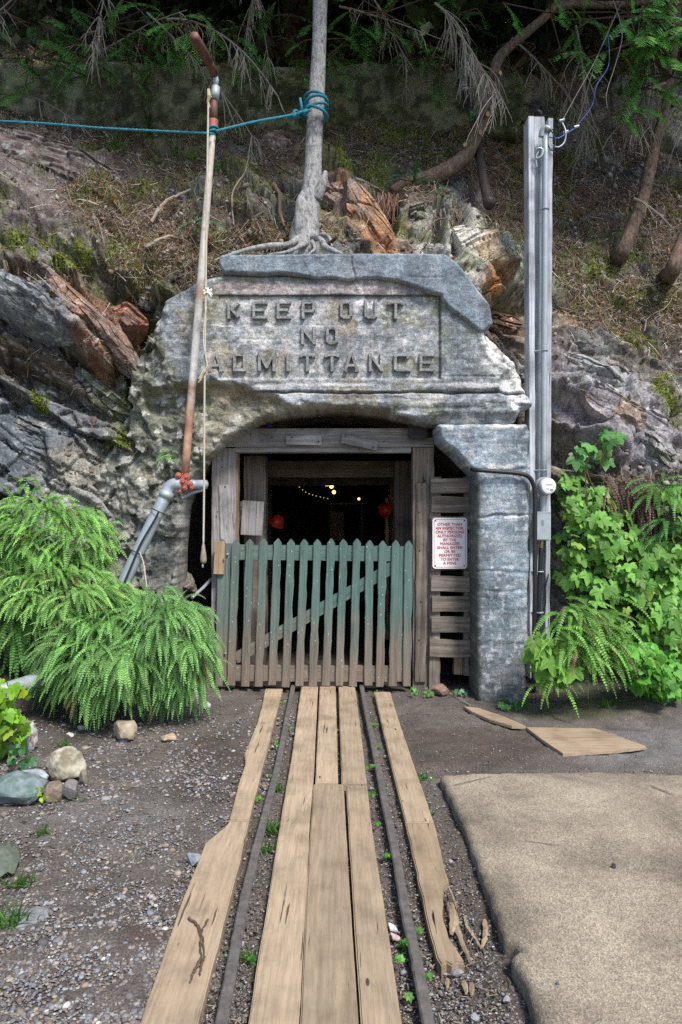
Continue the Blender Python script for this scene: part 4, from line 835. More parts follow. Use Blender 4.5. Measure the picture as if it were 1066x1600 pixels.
# ---------------------------------------------------------------- concrete pad, plywood, board
pad = [(688, 1213), (760, 1209), (900, 1208), (1066, 1212), (1700, 1222)]
pw = [tuple(G(x, y, .05)[:2]) for x, y in pad]+[(4.2, .1), (.75, .1)]+[tuple(G(x, y, .05)[:2]) for x, y in ((838, 1600), (822, 1545), (803, 1508), (800, 1497), (812, 1487), (806, 1478), (788, 1470), (778, 1440), (762, 1395), (742, 1340), (722, 1285), (702, 1245))]
def padd(up, d): p3 = np.stack([up[:, 0], up[:, 1], up[:, 0]*0], 1); return (fbm(p3*2, 3, 91)-.5)*.012+(fbm(p3*60, 3, 93)-.5)*.006
def padc(up, d):
    p3 = np.stack([up[:, 0], up[:, 1], up[:, 0]*0], 1); n = fbm(p3*2.5, 4, 95)[:, None]; d1, _, _, rn = worley(p3*95, 97); nf = fbm(p3*30, 3, 98)[:, None]
    c = np.array([.28, .235, .18])*(.7+.6*n)*(.9+.2*nf)
    e = (1-ss(d, 0, .03))[:, None]*.45; return c*(1-e)+np.array([.13, .11, .085])*e
def dpad(u, v, d): return np.stack([u, v, .062+d], 1)
tag(relief('pavement', rough_outline(pw, .03, .013, 23), .014, padd, padc, M['padm'], dpad, .12, .014), kind='structure')
plyw = m_wood('plywood', (.30, .21, .13), (.42, .32, .21), axis=0, dust=(.36, .28, .2))
tag(prism('plywood_sheet', [G(x, y, .022) for x, y in ((822, 1136), (930, 1138), (962, 1148), (1010, 1166), (965, 1172), (880, 1177), (845, 1154))], .02, plyw, None, .002, .05, .006, 31), 'tan plywood offcut lying flat beyond the concrete pad', 'plywood sheet')
tag(prism('flat_board', [G(x, y, .03) for x, y in ((724, 1103), (748, 1106), (790, 1120), (822, 1134), (800, 1134), (765, 1124), (738, 1112))], .02, plyw, None, .003, .05, .004, 33), 'narrow pale board lying in front of the concrete pillar', 'board')

# ---------------------------------------------------------------- stones
def rock(name, x, y, w, h, label, col, seed, cat='rock', elong=1., z0=None, flat=.0, rot=0, grp=None, ridge=1., col2=None):
    """stone whose foot is at picture point (x, y); w, h = apparent size in picture units"""
    Yg = CAMZ*F/(y-CY); zz = GZ((x-CX)/F*Yg, Yg); Yg = (CAMZ-zz)*F/(y-CY) if y > CY+20 else Yg; zz = GZ((x-CX)/F*Yg, Yg) if z0 is None else z0
    rx = w/2/F*Yg; hz = h/F*Yg*.95
    bm = bmesh.new(); bmesh.ops.create_icosphere(bm, subdivisions=4, radius=1); V = np.array([v.co[:] for v in bm.verts]); rs = np.random.default_rng(seed)
    for k in range(9):
        nrm = rs.normal(size=3); nrm /= np.linalg.norm(nrm); dd = rs.uniform(.55, .85); t = V@nrm; V = np.where((t > dd)[:, None], V-nrm*(t-dd)[:, None]*.93, V)
    V *= (1+(fbm(V*1.6+seed, 4, seed)-.5)[:, None]*.35*ridge+(fbm(V*7+seed, 3, seed)-.5)[:, None]*.08)
    a = R(rot); V = np.stack([V[:, 0]*math.cos(a)-V[:, 2]*math.sin(a), V[:, 1], V[:, 0]*math.sin(a)+V[:, 2]*math.cos(a)], 1)
    V = V/np.abs(V).max(0); V[:, 2] = np.maximum(V[:, 2], -.8)
    V = V*np.array([rx, rx*.8*elong, hz*.55]); 
    for v, q in zip(bm.verts, V): v.co = q
    me = bpy.data.meshes.new(name); bm.to_mesh(me); bm.free(); me.polygons.foreach_set('use_smooth', np.zeros(len(me.polygons), bool))
    n = fbm(V/rx*2.2+seed, 4, seed+3)[:, None]; c = np.array(col)*(.6+.8*n)
    if col2 is not None: m = ss(fbm(V/rx*3+seed, 4, seed+9), .5, .6)[:, None]; c = c*(1-m)+np.array(col2)*m
    at = me.color_attributes.new('Col', 'FLOAT_COLOR', 'POINT'); cc = np.ones((len(V), 4), np.float32); cc[:, :3] = c; at.data.foreach_set('color', cc.ravel())
    o = link(name, me, M['vcol']); o.location = ((x-CX)/F*Yg, Yg+rx*.3, zz+hz*.42); return tag(o, label, cat, grp)
rock('boulder', 193, 1158, 42, 34, 'smooth tan boulder under the hanging fern fronds', (.36, .30, .22), 1)
rock('stone', 265, 1160, 27, 15, 'small flat tan stone right of the tan boulder', (.38, .28, .19), 2)
rock('boulder', 103, 1218, 66, 50, 'large speckled pale boulder on top of the stone pile', (.38, .35, .27), 3, rot=25, col2=(.22, .19, .13))
rock('stone', 80, 1252, 36, 34, 'brown angular stone below the speckled boulder', (.22, .17, .13), 4, rot=-20); rock('stone', 110, 1252, 28, 36, 'grey purple angular stone right of the brown one', (.20, .18, .18), 5, rot=15, ridge=.5)
rock('boulder', 20, 1256, 92, 52, 'long blue green banded rock at the left edge', (.12, .17, .165), 6, rot=-14, col2=(.19, .23, .24)); rock('stone', 44, 1228, 54, 24, 'pale bluish flat stone behind the banded rock', (.38, .42, .47), 7)
rock('stone', 40, 1172, 34, 52, 'white and rust mottled stone beneath the green leaves', (.48, .48, .50), 8, rot=-60, col2=(.24, .15, .10)); rock('stone', 14, 1185, 32, 44, 'brown stone partly under the leaves at the left edge', (.26, .21, .16), 9, rot=30)
rock('stone', 130, 1226, 14, 26, 'thin upright sliver of stone beside the speckled boulder', (.24, .20, .16), 10, rot=30); rock('stone', 82, 1202, 24, 22, 'small grey stone tucked left of the speckled boulder', (.15, .16, .19), 11)
rock('stone', 126, 1142, 11, 10, 'small pale round stone under the left fern', (.42, .42, .42), 12); rock('stone', 109, 1152, 13, 9, 'small white stone left of the tan boulder', (.55, .56, .55), 13)
rock('stone', 323, 1108, 16, 12, 'white stone at the right end of the fern', (.5, .5, .48), 14); rock('stone', 302, 1352, 26, 22, 'blue grey angular stone against the near left plank', (.26, .28, .32), 15, rot=30)
rock('stone', 30, 1442, 84, 22, 'flat worn grey stone sunk in the gravel at the left edge', (.20, .21, .22), 16, ridge=.4, z0=-.02); rock('stone', 690, 1088, 34, 20, 'reddish brown crumpled lump below the slatted panel', (.22, .14, .11), 17, ridge=1.6)
rock('stone', 960, 1381, 8, 9, 'tiny dark chip of rock on the concrete pad', (.05, .04, .045), 18, z0=.062); rock('stone', 871, 1572, 7, 6, 'tiny bluish chip at the near left of the pad', (.10, .12, .18), 19, z0=.062)
rock('stone', 715, 1527, 22, 12, 'grey flat stone at the splintered end of the rotten plank', (.24, .22, .24), 20, ridge=.5); rock('stone', 792, 1568, 12, 12, 'small pale stone between rotten plank and pad', (.34, .32, .33), 21); rock('stone', 743, 1596, 14, 12, 'small grey stone at the bottom edge beside the pad', (.3, .3, .32), 22)
mb = MB()
V, F2 = [], []
c0 = [G(x, y, .03) for x, y in ((-40, 1330), (8, 1318), (26, 1318), (31, 1336), (28, 1352), (12, 1366), (-40, 1376))]
n = len(c0); ctr = sum(c0, Vector())/n; rings = []
for t in (1., .8, .6, .4, .2): rings.append([ctr.lerp(p, t)+Vector((0, 0, (1-t)*.05+random.uniform(-.012, .012))) for p in curve(c0+[c0[0]], 4)[:-1]])
k = len(rings[0]); mb.add([q for r_ in rings for q in r_]+[ctr+Vector((0, 0, .06))], [(j*k+i, j*k+(i+1) % k, (j+1)*k+(i+1) % k, (j+1)*k+i) for j in range(4) for i in range(k)]+[(4*k+i, 4*k+(i+1) % k, 5*k) for i in range(k)], (.12, .14, .11))
tag(mb.build('tarp_scrap', M['vcol'], smooth=True), 'crumpled grey green cloth scrap at the left edge of the gravel', 'cloth')
for i, (pts, lbl) in enumerate(((((606, 1440), (618, 1446), (622, 1454), (610, 1452)), 'upper crumpled white paper scrap beside the right rail'), (((610, 1456), (624, 1462), (628, 1468), (614, 1466)), 'lower pinkish paper scrap beside the right rail'))):
    tag(prism('paper_scrap', [G(x, y, .02) for x, y in pts], .006, m_plain('paper_%s' % ('pale', 'pink')[i], ((.6, .6, .62), (.55, .42, .42))[i], .8, 0, .3, 60), None, .001, .01, .002, 40+i), lbl, 'paper')

# ---------------------------------------------------------------- pipes and ropes on the left
YL = 5.28
def pipe(pts, r, name, mat, parent, n=16, smooth=True, nn=8, c=(1, 1, 1)): mb = MB(); mb.tube(curve(pts, nn) if nn > 1 else pts, r, n, c); return mb.build(name, M[mat], parent, smooth)
m_pole = NT('pole_paint'); v_ = m_pole.co(); gm = m_pole.new('ShaderNodeNewGeometry'); sx_ = m_pole.new('ShaderNodeSeparateXYZ'); m_pole.l(gm.outputs['Position'], sx_.inputs[0])
mr_ = m_pole.new('ShaderNodeMapRange'); m_pole.l(sx_.outputs[2], mr_.inputs[0]); mr_.inputs[1].default_value = 1.7; mr_.inputs[2].default_value = 4.5
bands = m_pole.ramp(mr_.outputs[0], [(0, (.36, .19, .12)), (.13, (.40, .24, .16)), (.16, (.28, .12, .08)), (.20, (.42, .27, .19)), (.24, (.36, .30, .26)), (.262, (.26, .14, .10)), (.285, (.52, .50, .47)), (.48, (.50, .47, .43)), (.52, (.34, .20, .14)), (.56, (.50, .46, .42)), (1, (.46, .40, .34))])
m_pole.col(m_pole.mix(1, bands, m_pole.ramp(m_pole.noise(v_, 22, 6, .7), [(.3, .6), (.5, 1), (.75, 1.3)]), 'MULTIPLY')); m_pole.rough(.5); M['pole'] = m_pole.m
pl = empty('standing_vent_pipe', P(288, 745, YL), 'tall leaning rusty white pipe with red valve standing before the left of the portal', 'pipe')
pipe([P(289, 742, YL), P(312, 460, YL+.06), P(333, 200, YL+.12)], lerps([.031, .029, .026], 17), 'pole', 'pole', pl)
top = P(333, 205, YL+.12)
pipe([P(333, 203, YL+.12), P(333.5, 196, YL+.12), P(334, 188, YL+.12)], .036, 'coupling', 'coralred', pl); pipe([P(334, 190, YL+.12), P(334.5, 168, YL+.12), P(335, 154, YL+.12)], [.030, .030, .024], 'reducer', 'rustpaint', pl, nn=1)
pipe([P(335, 156, YL+.12), P(336.5, 145, YL+.12), P(337, 136, YL+.12)], .034, 'joint', 'galv', pl, nn=1); pipe([P(337, 138, YL+.12), P(338, 125, YL+.12), P(334, 112, YL+.10)], [.019, .022, .021], 'neck', 'galv', pl, nn=1)
pipe([P(335, 115, YL+.10), P(323, 90, YL-.1)], .031, 'vent_arm', 'rustpaint', pl, nn=1); pipe([P(325, 95, YL-.08), P(304, 58, YL-.5)], [.037, .034], 'vent_cap', 'rustpaint', pl, nn=1)
# valve and elbow
mb = MB()
for x, y, r in ((280, 743, .022), (293, 745, .026), (288, 752, .030), (297, 756, .024), (290, 762, .024), (300, 762, .018), (283, 768, .016)):
    p = P(x, y, YL-.01+random.uniform(-.01, .01)); mb.tube([p+Vector((0, .035, 0)), p-Vector((0, .03, 0))], [r, r], 10, wob=.08); mb.tube([p-Vector((0, .028, 0)), p-Vector((0, .045, 0))], [r*.55, r*.5], 6)
mb.tube([P(280, 744, YL), P(298, 760, YL)], .028, 10); mb.tube([P(287, 742, YL), P(293, 765, YL)], .03, 10); mb.build('valve', M['coralred'], pl, False, .003)
dp = empty('slanting_grey_pipe', P(185, 940, YL-.1), 'galvanised grey pipe slanting down into the ferns from a bent elbow', 'pipe')
pipe([P(322, 757, YL+.1), P(300, 757, YL+.02), P(286, 757, YL)], .036, 'stub', 'galv', dp); pipe([P(286, 757, YL), P(272, 757, YL), P(264, 763, YL), P(259, 775, YL-.01)], .047, 'elbow', 'galv', dp)
pipe([P(262, 768, YL-.005), P(258, 778, YL-.01)], .054, 'collar', 'galv', dp, nn=1); pipe([P(262, 768, YL), P(220, 855, YL-.06), P(175, 950, YL-.12), P(140, 1020, YL-.2)], .048, 'main_tube', 'galv', dp)
pipe([P(248, 800, YL-.09), P(242, 812, YL-.1), P(220, 850, YL-.13), P(205, 885, YL-.15), P(184, 935, YL-.18)], .008, 'side_cable', 'black', dp, 8)
mb = MB()
for x, y in ((247, 799), (216, 864), (186, 928)):
    c = P(x, y, YL-.03-(y-760)*.0005); t = (P(220, 855, YL-.06)-P(262, 768, YL)).normalized(); u = t.orthogonal().normalized(); v = t.cross(u); mb.tube([c+(u*math.cos(a)+v*math.sin(a))*.051 for a in np.linspace(0, 2*math.pi, 20)], .004, 6)
build_each(mb, 'pipe_tie', M['black'], dp)
pipe([P(218, 862, YL-.12), P(224, 878, YL-.14), P(228, 905, YL-.2), P(232, 935, YL-.26), P(237, 965, YL-.3)], .004, 'loose_twine', 'cord', dp, 6)
p2 = empty('lower_grey_pipe', P(20, 1070, 4.55), 'grey galvanised pipe crossing low at the left edge above the broad leaves', 'pipe')
pipe([P(-120, 1112, 4.3), P(0, 1080, 4.5), P(66, 1060, 4.75), P(110, 1048, 4.95)], .048, 'main_tube', 'galv', p2)
mb = MB(); mb.tube([P(318, 765, YL+.08), P(300, 770, YL+.05), P(284, 778, YL)], .012, 8); tag(mb.build('brace_rod', M['galv']), 'short grey rod just under the red valve of the leaning pipe', 'rod'); mb = MB(); mb.tube([P(300, 934, 5.75), P(318, 918, 5.9), P(330, 905, 6.05)], .013, 8); tag(mb.build('thin_grey_conduit', M['galv']), 'thin grey conduit in the dark gap left of the gate', 'conduit')
# pull cord with wooden handle
YC = 5.16
pc = empty('pull_cord', P(318, 885, YC), 'off white pull cord with wooden handle hanging beside the leaning pipe', 'cord')
pipe([P(326, 140, YC), P(325, 200, YC), P(321.5, 460, YC), P(319.5, 640, YC), P(319, 760, YC), P(318, 855, YC)], .0075, 'cord', 'cord', pc, 8)
pipe([P(322, 480, YC-.01), P(318, 530, YC-.02), P(322, 560, YC-.02), P(324, 573, YC-.02), P(317, 580, YC-.02), P(311, 592, YC-.02)], .006, 'loose_end', 'cord', pc, 6)
mb = MB(); mb.tube([P(*a, YC-.015) for a in ((322, 577), (319, 581), (316, 586), (313, 594), (310, 598))], [.009, .013, .008, .009, .004], 7); mb.tube([P(326, 140, YC), P(327, 150, YC-.01), P(325, 160, YC), P(328, 168, YC)], [.012, .014, .010, .006], 7); build_each(mb, 'knot', m_plain('yellowed_knot', (.48, .40, .2), .8, 0, .3, 120), pc)
mb = MB()
for i in range(46):
    p = P(325, 456, YC); d_ = Vector((random.gauss(0, 1), random.gauss(0, .7), random.gauss(0, 1))).normalized()*random.uniform(.015, .036); mb.tube([p+d_*.3, p+d_, p+d_*1.2+Vector((0, 0, -.01))], [.006, .005, .002], 4)
mb.build('frayed_tuft', m_plain('white_tuft', (.75, .74, .68), .9, 0, .1, 50), pc)
hp = [P(318, y, YC) for y in (850, 853, 857, 864, 872, 877, 880, 881)]; mb = MB(); mb.tube(hp, [.008, .012, .014, .019, .024, .023, .015, .004], 14); mb.build('handle', M['handle'], pc, True)
pipe([P(317, 881, YC), P(317, 887, YC)], .007, 'end_pin', 'galv', pc, 8, nn=1)
# blue rope
rp = empty('blue_rope', P(333, 209, YL), 'teal blue rope stretched from the left edge past the pipe to the tree trunk', 'rope')
YT = 6.1
def twist(pts, r, parent, name='strand'):
    c = curve(pts, 30); mb = MB()
    for ph in (0, 2.1, 4.2):
        q = []; L = 0
        for i, p in enumerate(c):
            if i: L += (c[i]-c[i-1]).length
            t = (c[min(i+1, len(c)-1)]-c[max(i-1, 0)]).normalized(); u = Vector((0, -1, 0)).cross(t).normalized(); v = t.cross(u); a = L/.05*2*math.pi+ph; q.append(p+(u*math.cos(a)+v*math.sin(a))*r*.5)
        mb.tube(q, r*.62, 5)
    return mb.build(name, M['bluerope'], parent, True)
twist([P(-900, 172, 6.3), P(-400, 180, 5.9), P(0, 190, 5.55), P(170, 201, 5.43), P(333, 209, 5.33)], .011, rp, 'long_line'); twist([P(338, 205, 5.34), P(400, 190, 5.6), P(455, 180, 5.9), P(485, 172, 5.97)], .011, rp, 'short_line')
mb = MB()
for dz, yy in ((0, 203), (0, 209)):
    c = P(333, yy, YL+.12); mb.tube([c+Vector((math.cos(a)*.04, math.sin(a)*.04, .01*math.sin(a*1.5))) for a in np.linspace(0, 6.3, 18)], .010, 6)
for i, (dx, dz) in enumerate(((0, 0), (.0, .045), (.0, .075), (0, -.03))):
    c = P(494, 172, 6.05)+Vector((0, 0, dz)); mb.tube([c+Vector((math.cos(a)*.098, math.sin(a)*.098, .03*math.cos(a+i))) for a in np.linspace(0, 6.3, 26)], .013, 6)
for i, (x, y) in enumerate(((458, 180), (463, 178), (469, 179), (474, 174), (478, 176))):
    c = P(x, y, 5.93); u = Vector((random.gauss(0, 1), random.gauss(0, 1), random.gauss(0, 1))).normalized(); v = u.orthogonal().normalized(); mb.tube([c+(u*math.cos(a)+v*math.sin(a))*.026 for a in np.linspace(0, 6.3, 14)], .011, 6)
mb.tube([P(472, 176, 5.92), P(471, 165, 5.92), P(469, 153, 5.91)], .012, 6); build_each(mb, 'knot_turn', M['bluerope'], rp, smooth=True)

# ---------------------------------------------------------------- utility post on the right
YU = 5.72
up_ = empty('utility_post', P(845, 1080, YU), 'tall silvery timber post of three boards standing right of the concrete pillar', 'post')
slat('board', (830.5, 181), (833, 1060), 9, YU-.012, .15, M['postwood'], up_, jit=.001).data.materials[0] = M['postwood']
slat('board', (843, 182), (845, 1060), 16.5, YU+.045, .05, M['postwood'], up_); slat('board', (860.5, 184), (855.5, 1060), 7, YU-.006, .13, M['postwood'], up_)
cdt = empty('service_conduit', P(850, 960, YU-.02), 'grey steel conduit strapped to the front of the silvery post', 'conduit')
pipe([P(852.5, 205, YU-.03), P(851, 480, YU-.03), P(849.5, 745, YU-.03)], .0255, 'riser', 'conduit', cdt); pipe([P(848, 800, YU-.03), P(847, 845, YU-.03)], .02, 'riser', 'galv', cdt)
pipe([P(849, 772, YU-.03), P(848.5, 800, YU-.03)], .028, 'nipple', 'galv', cdt); pipe([P(847, 843, YU-.03), P(846, 858, YU-.03)], .016, 'gland', 'brass', cdt); pipe([P(846, 856, YU-.03), P(843.5, 900, YU-.03), P(842, 960, YU-.03), P(842, 1060, YU-.03)], .018, 'lower_cable', 'black', cdt)
pipe([P(846, 214, YU-.03), P(848, 204, YU-.04), P(853, 200, YU-.05), P(859, 203, YU-.06)], [.024]*25, 'weatherhead', 'conduit', cdt)
mb = MB()
for y, w in ((327, 0), (548, 9), (735, 8), (893, 7), (957, 7)):
    x = 852.5-(y-205)*.006-(5 if y > 860 else 0); c = P(x, y, YU-.03); mb.tube([c+Vector((math.cos(a)*.03, math.sin(a)*.03, 0)) for a in np.linspace(math.pi, 2*math.pi, 12)]+[c+Vector((.03, .06, 0))], .005, 6)
    if w: mb.tube([c+Vector((-.02, -.02, 0)), c+Vector((-.02-w*.006, .02, 0))], .006, 6)
build_each(mb, 'strap', M['galv'], cdt)
mt = empty('electric_meter', P(849, 760, YU-.08), 'round white electric meter with glass face mounted on the conduit', 'meter')
c = P(849, 760, YU-.05); A0 = Vector((.12, -1, -.02)).normalized()
def disc(rs_, ds, name, mat, sm=True): mb = MB(); mb.tube([c+A0*d for d in ds], rs_, 28); return mb.build(name, M[mat], mt, sm)
disc([.06, .074, .076, .076], [-.02, 0, .005, .045], 'socket', 'boxgrey', False); disc([.074, .07, .068], [.045, .06, .085], 'ring', 'galv', False); disc([.064, .064, .058, .045], [.085, .10, .112, .116], 'face', 'meterw', False)
mb = MB()
U_ = A0.cross(Vector((0, 0, 1))).normalized(); 
for i in range(6): mb.box(c+A0*.118+U_*(.022-.009*i)+Vector((0, 0, .012)), (.0045, .002, .009))
mb.box(c+A0*.118+U_*(-.02)+Vector((0, 0, -.028)), (.022, .003, .014)); mb.box(c+A0*.118+U_*(.012)+Vector((0, 0, -.02)), (.02, .002, .004)); build_each(mb, 'dial_mark', m_plain('dial_grey', (.25, .25, .27), .5), mt)
bxe = empty('breaker_box', P(847, 844, YU-.09), 'grey metal electrical box below the round meter', 'electrical box')
mb = MB(); mb.box(P(847.5, 822, YU-.06), (.118, .075, .228)); mb.build('case', M['boxgrey'], bxe, bevel=.005); mb = MB(); mb.box(P(847.5, 822, YU-.102), (.108, .008, .215)); mb.box(P(847.5, 800.5, YU-.10), (.124, .016, .01)); mb.build('cover', M['boxgrey'], bxe, bevel=.002)
mb = MB(); mb.box(P(848, 817, YU-.1065), (.02, .002, .05)); mb.build('scuffed_label', m_plain('dull_label', (.22, .23, .24), .7), bxe)
bc = empty('black_cable', P(745, 735, YP), 'thick black cable bending over the pillar top and down behind the meter', 'cable')
pipe([P(738, 733, YP+.15), P(742, 734, YP-.045), P(780, 737, YP-.055), P(812, 740, YP-.05), P(826, 745, YP-.04), P(833, 756, YP-.02), P(836, 775, YP-.01), P(836, 850, YP), P(836, 930, YP), P(834, 1010, YP+.02), P(834, 1080, YP+.02)], .0175, 'cable', 'black', bc)
mb = MB(); mb.tube([P(857, 897, YU-.03), P(852, 920, YU-.02), P(853, 940, YU-.02), P(849, 960, YU)], .005, 6); tag(mb.build('hanging_wire', M['black']), 'thin dark wire dangling below the electrical box', 'wire')
# overhead wires
def wire(pts, r, mat, label, jit=0):
    mb = MB(); mb.tube(curve(pts, 8, jit), r, 5); return tag(mb.build('overhead_wire', M[mat], None, True), label, 'wire', 'wires running up from the silvery post')
wire([P(878, 190, YU), P(900, 150, YU+.1), P(930, 95, YU+.2), P(955, 40, YU+.4), P(975, -6, YU+.5), P(1010, -90, YU+.8)], .0038, 'rail', 'pale straight wire rising right from the post top, out of the frame')
wire([P(893, 205, YU), P(905, 185, YU), P(915, 150, YU+.1), P(930, 100, YU+.2), P(947, 55, YU+.3), P(975, -6, YU+.5)], .0045, 'black', 'left one of the two dark wires alongside the pale wire')
wire([P(886, 209, YU), P(905, 192, YU), P(925, 165, YU+.1), P(932, 135, YU+.1), P(950, 105, YU+.2), P(952, 80, YU+.2), P(950, 55, YU+.3)], .0035, 'blue', 'blue jacketed wire sagging right of the pale wire')
wire([P(949, 170, YU), P(948, 145, YU), P(962, 100, YU+.1), P(972, 60, YU+.2), P(968, 30, YU+.2), P(955, -10, YU+.3)], .003, 'rail', 'slack pale wire furthest right hanging from above')
tl = empty('wire_loops', P(865, 210, YU-.05), 'tangle of wire loops and clamps at the top of the silvery post', 'wires')
pipe([P(853, 200, YU-.05), P(862, 205, YU-.06), P(868, 222, YU-.06), P(862, 235, YU-.06), P(856, 222, YU-.05), P(858, 208, YU-.05), P(866, 200, YU-.05)], .005, 'loop', 'black', tl, 6); pipe([P(878, 190, YU), P(884, 205, YU-.03), P(882, 222, YU-.03), P(872, 230, YU-.04), P(862, 226, YU-.04)], .006, 'loop', 'boxgrey', tl, 8)
pipe([P(858, 214, YU-.05), P(872, 216, YU-.05), P(886, 208, YU-.03), P(900, 200, YU)], .0055, 'loop', 'blue', tl, 6); pipe([P(836, 240, YU-.04), P(840, 232, YU-.06), P(848, 234, YU-.06), P(846, 244, YU-.06), P(838, 248, YU-.05)], .009, 'clamp', 'galv', tl, 8); pipe([P(839, 262, YU-.04), P(838, 245, YU-.05), P(846, 230, YU-.05)], .006, 'clamp', 'galv', tl, 6)
mb = MB()
for x, y in ((878, 189), (884, 207), (901, 199)): p = P(x, y, YU-.01); mb.tube([p-Vector((.02, 0, 0)), p+Vector((.02, 0, .01))], .011, 8)
build_each(mb, 'insulator', M['galv'], tl)
# dark pipe on the slope
pd_ = [P(712, 70, 8.3), P(722, 130, 8.0), P(738, 180, 7.5), P(748, 235, 7.0), P(757, 290, 6.55), P(764, 318, 6.3)]
e = empty('dark_slope_pipe', P(764, 318, 6.3), 'dark rusty pipe leaning down the slope above the white rock', 'pipe'); pipe(pd_, .042, 'tube', 'darkpipe', e); pipe([P(763, 312, 6.33), P(765, 320, 6.27)], .052, 'end_fitting', 'darkpipe', e, nn=1)
pipe([P(724, 132, 7.92), P(726, 141, 7.84)], .05, 'clamp_band', 'galv', e, nn=1)
def tone(c, a, b):
    k = random.uniform(a, b); return (c[0]*k*random.uniform(.93, 1.07), c[1]*k, c[2]*k*random.uniform(.93, 1.07))
# ---------------------------------------------------------------- old retaining wall
YW = 8.05; SW = F/YW
wo = rough_outline([(-500, 94), (30, 98), (180, 92), (300, 101), (420, 97), (500, 104), (560, 93), (640, 97), (700, 106), (790, 104), (822, 120), (812, 215), (400, 225), (0, 220), (-500, 225)], 9, 7, 61)
def w3(u, v, d): return np.stack([u, YW-d, v], 1)
def wd(up, d): p3 = np.stack([up[:, 0], up[:, 1]*0, up[:, 1]], 1); return (fbm(p3*2, 5, 63)-.5)*.10+(fbm(p3*18, 3, 64)-.5)*.03
def wc(up, d):
    qx = CX+up[:, 0]*SW; p3 = np.stack([up[:, 0], up[:, 1]*0, up[:, 1]], 1); n = fbm(p3*3, 5, 65)[:, None]; m = ss(fbm(p3*2.2, 5, 67), .44, .56)[:, None]
    c = np.array([.15, .145, .09])*(.35+1.2*n); c = c*(1-m*.75)+np.array([.055, .065, .018])*m*.75
    for x0, x1, s in ((425, 470, .85), (555, 640, .4), (590, 720, .2), (20, 60, .3), (105, 130, .6)):
        k = (ss(qx, x0-8, x0+8)*(1-ss(qx, x1-8, x1+8)))[:, None]*ss(n, .38, .52)*s; c = c*(1-k)+np.array([.26, .26, .20])*k
    sp2 = ss(fbm(p3*26, 3, 69), .57, .66)[:, None]*.6; c = c*(1-sp2)+np.array([.22, .23, .15])*sp2; dk2 = ss(fbm(p3*9, 4, 70), .52, .6)[:, None]*.7; c = c*(1-dk2)+np.array([.03, .034, .014])*dk2
    e = (1-ss(d, 0, .05))[:, None]*.5; return c*(1-e)+np.array([.07, .065, .03])*e
o = relief('retaining_wall', np.array([((x-CX)/SW, CAMZ-(y-CY)/SW) for x, y in wo]), .02, wd, wc, M['conc'], w3, .5, .05)
tag(o, 'long mossy old concrete retaining wall across the top of the slope under the trees', 'wall')

# ---------------------------------------------------------------- trees
def trunk(name, pts, rad, mat, parent, n=16, nn=10, amp=.10, sd_=1):
    c = curve(pts, nn); r = lerps(rad, len(c)); mb = MB(); up = None; vs = []
    for i, p in enumerate(c):
        t = (c[min(i+1, len(c)-1)]-c[max(i-1, 0)]).normalized()
        if up is None: up = t.orthogonal().normalized()
        up = (up-t*up.dot(t)).normalized(); b = t.cross(up)
        for k in range(n):
            a = 2*math.pi*k/n; q = up*math.cos(a)+b*math.sin(a); pp = p+q*r[i]
            s = 1+amp*(2*fbm(np.array([[pp.x*7, pp.y*7, pp.z*2.5]]), 3, sd_)[0]-1); vs.append(p+q*r[i]*s)
    mb.add(vs, [(i*n+k, i*n+(k+1) % n, (i+1)*n+(k+1) % n, (i+1)*n+k) for i in range(len(c)-1) for k in range(n)]+[tuple(range(n))[::-1], tuple((len(c)-1)*n+k for k in range(n))])
    return mb.build(name, mat, parent, True)
def quads(P0, A, Bv, cols):
    """many leaf quads: centre P0, half axes A and B"""
    n = len(P0); V = np.stack([P0-A, P0+Bv*.8, P0+A, P0-Bv*.8], 1).reshape(-1, 3); Fq = np.arange(n*4).reshape(n, 4); return V, Fq, np.repeat(cols, 4, 0)
def crown(parent, centre, rx, ry, rz, n, size=.16, seed=1, col=(.045, .085, .025)):  # crowns mostly above the view, sized and placed to shade the upper slope
    rs = np.random.default_rng(seed); nb = max(12, n//90)
    bc = rs.normal(size=(nb, 3)); bc /= np.linalg.norm(bc, axis=1)[:, None]; bc *= rs.uniform(.35, 1, (nb, 1)); bc *= np.array([rx, ry, rz])
    k = rs.integers(0, nb, n); p = bc[k]+rs.normal(size=(n, 3))*np.array([.28, .28, .12])*rx*.55
    A = rs.normal(size=(n, 3)); A[:, 2] -= .8; A /= np.linalg.norm(A, axis=1)[:, None]; A *= size*rs.uniform(.5, 1.2, (n, 1)); Bv = np.cross(A, rs.normal(size=(n, 3))); Bv /= np.linalg.norm(Bv, axis=1)[:, None]+1e-9; Bv *= size*.5
    c = np.array(col)*rs.uniform(.5, 1.5, (n, 1))*np.array([1, 1, 1]); V, Fq, cc = quads(p+np.array(centre), A, Bv, c)
    return link('crown', npmesh('crown', V, Fq, cc), M['dfol'], parent)
bs = P(478, 380, 6.12)
t = empty('lichened_tree', bs, 'straight pale grey lichened tree trunk rising behind the KEEP OUT slab', 'tree')
trunk('trunk', [P(474, 410, 6.10), P(478, 365, 6.12), P(481, 335, 6.12), P(487, 300, 6.13), P(490, 250, 6.14), P(494, 172, 6.15), P(498, 80, 6.17), P(501, -10, 6.2), P(506, -200, 6.3), P(512, -500, 6.5)], [.14, .125, .105, .088, .078, .072, .066, .062, .057, .045], M['bark'], t, 18, 12, .16)
trunk('burl', [P(468, 385, 6.06), P(470, 350, 6.04), P(471, 318, 6.05), P(474, 300, 6.1)], [.05, .062, .055, .02], M['bark'], t, 12, 8, .3, 5); trunk('burl', [P(494, 310, 6.10), P(504, 288, 6.06), P(509, 268, 6.06)], [.06, .045, .02], M['bark'], t, 10, 6, .3, 7)
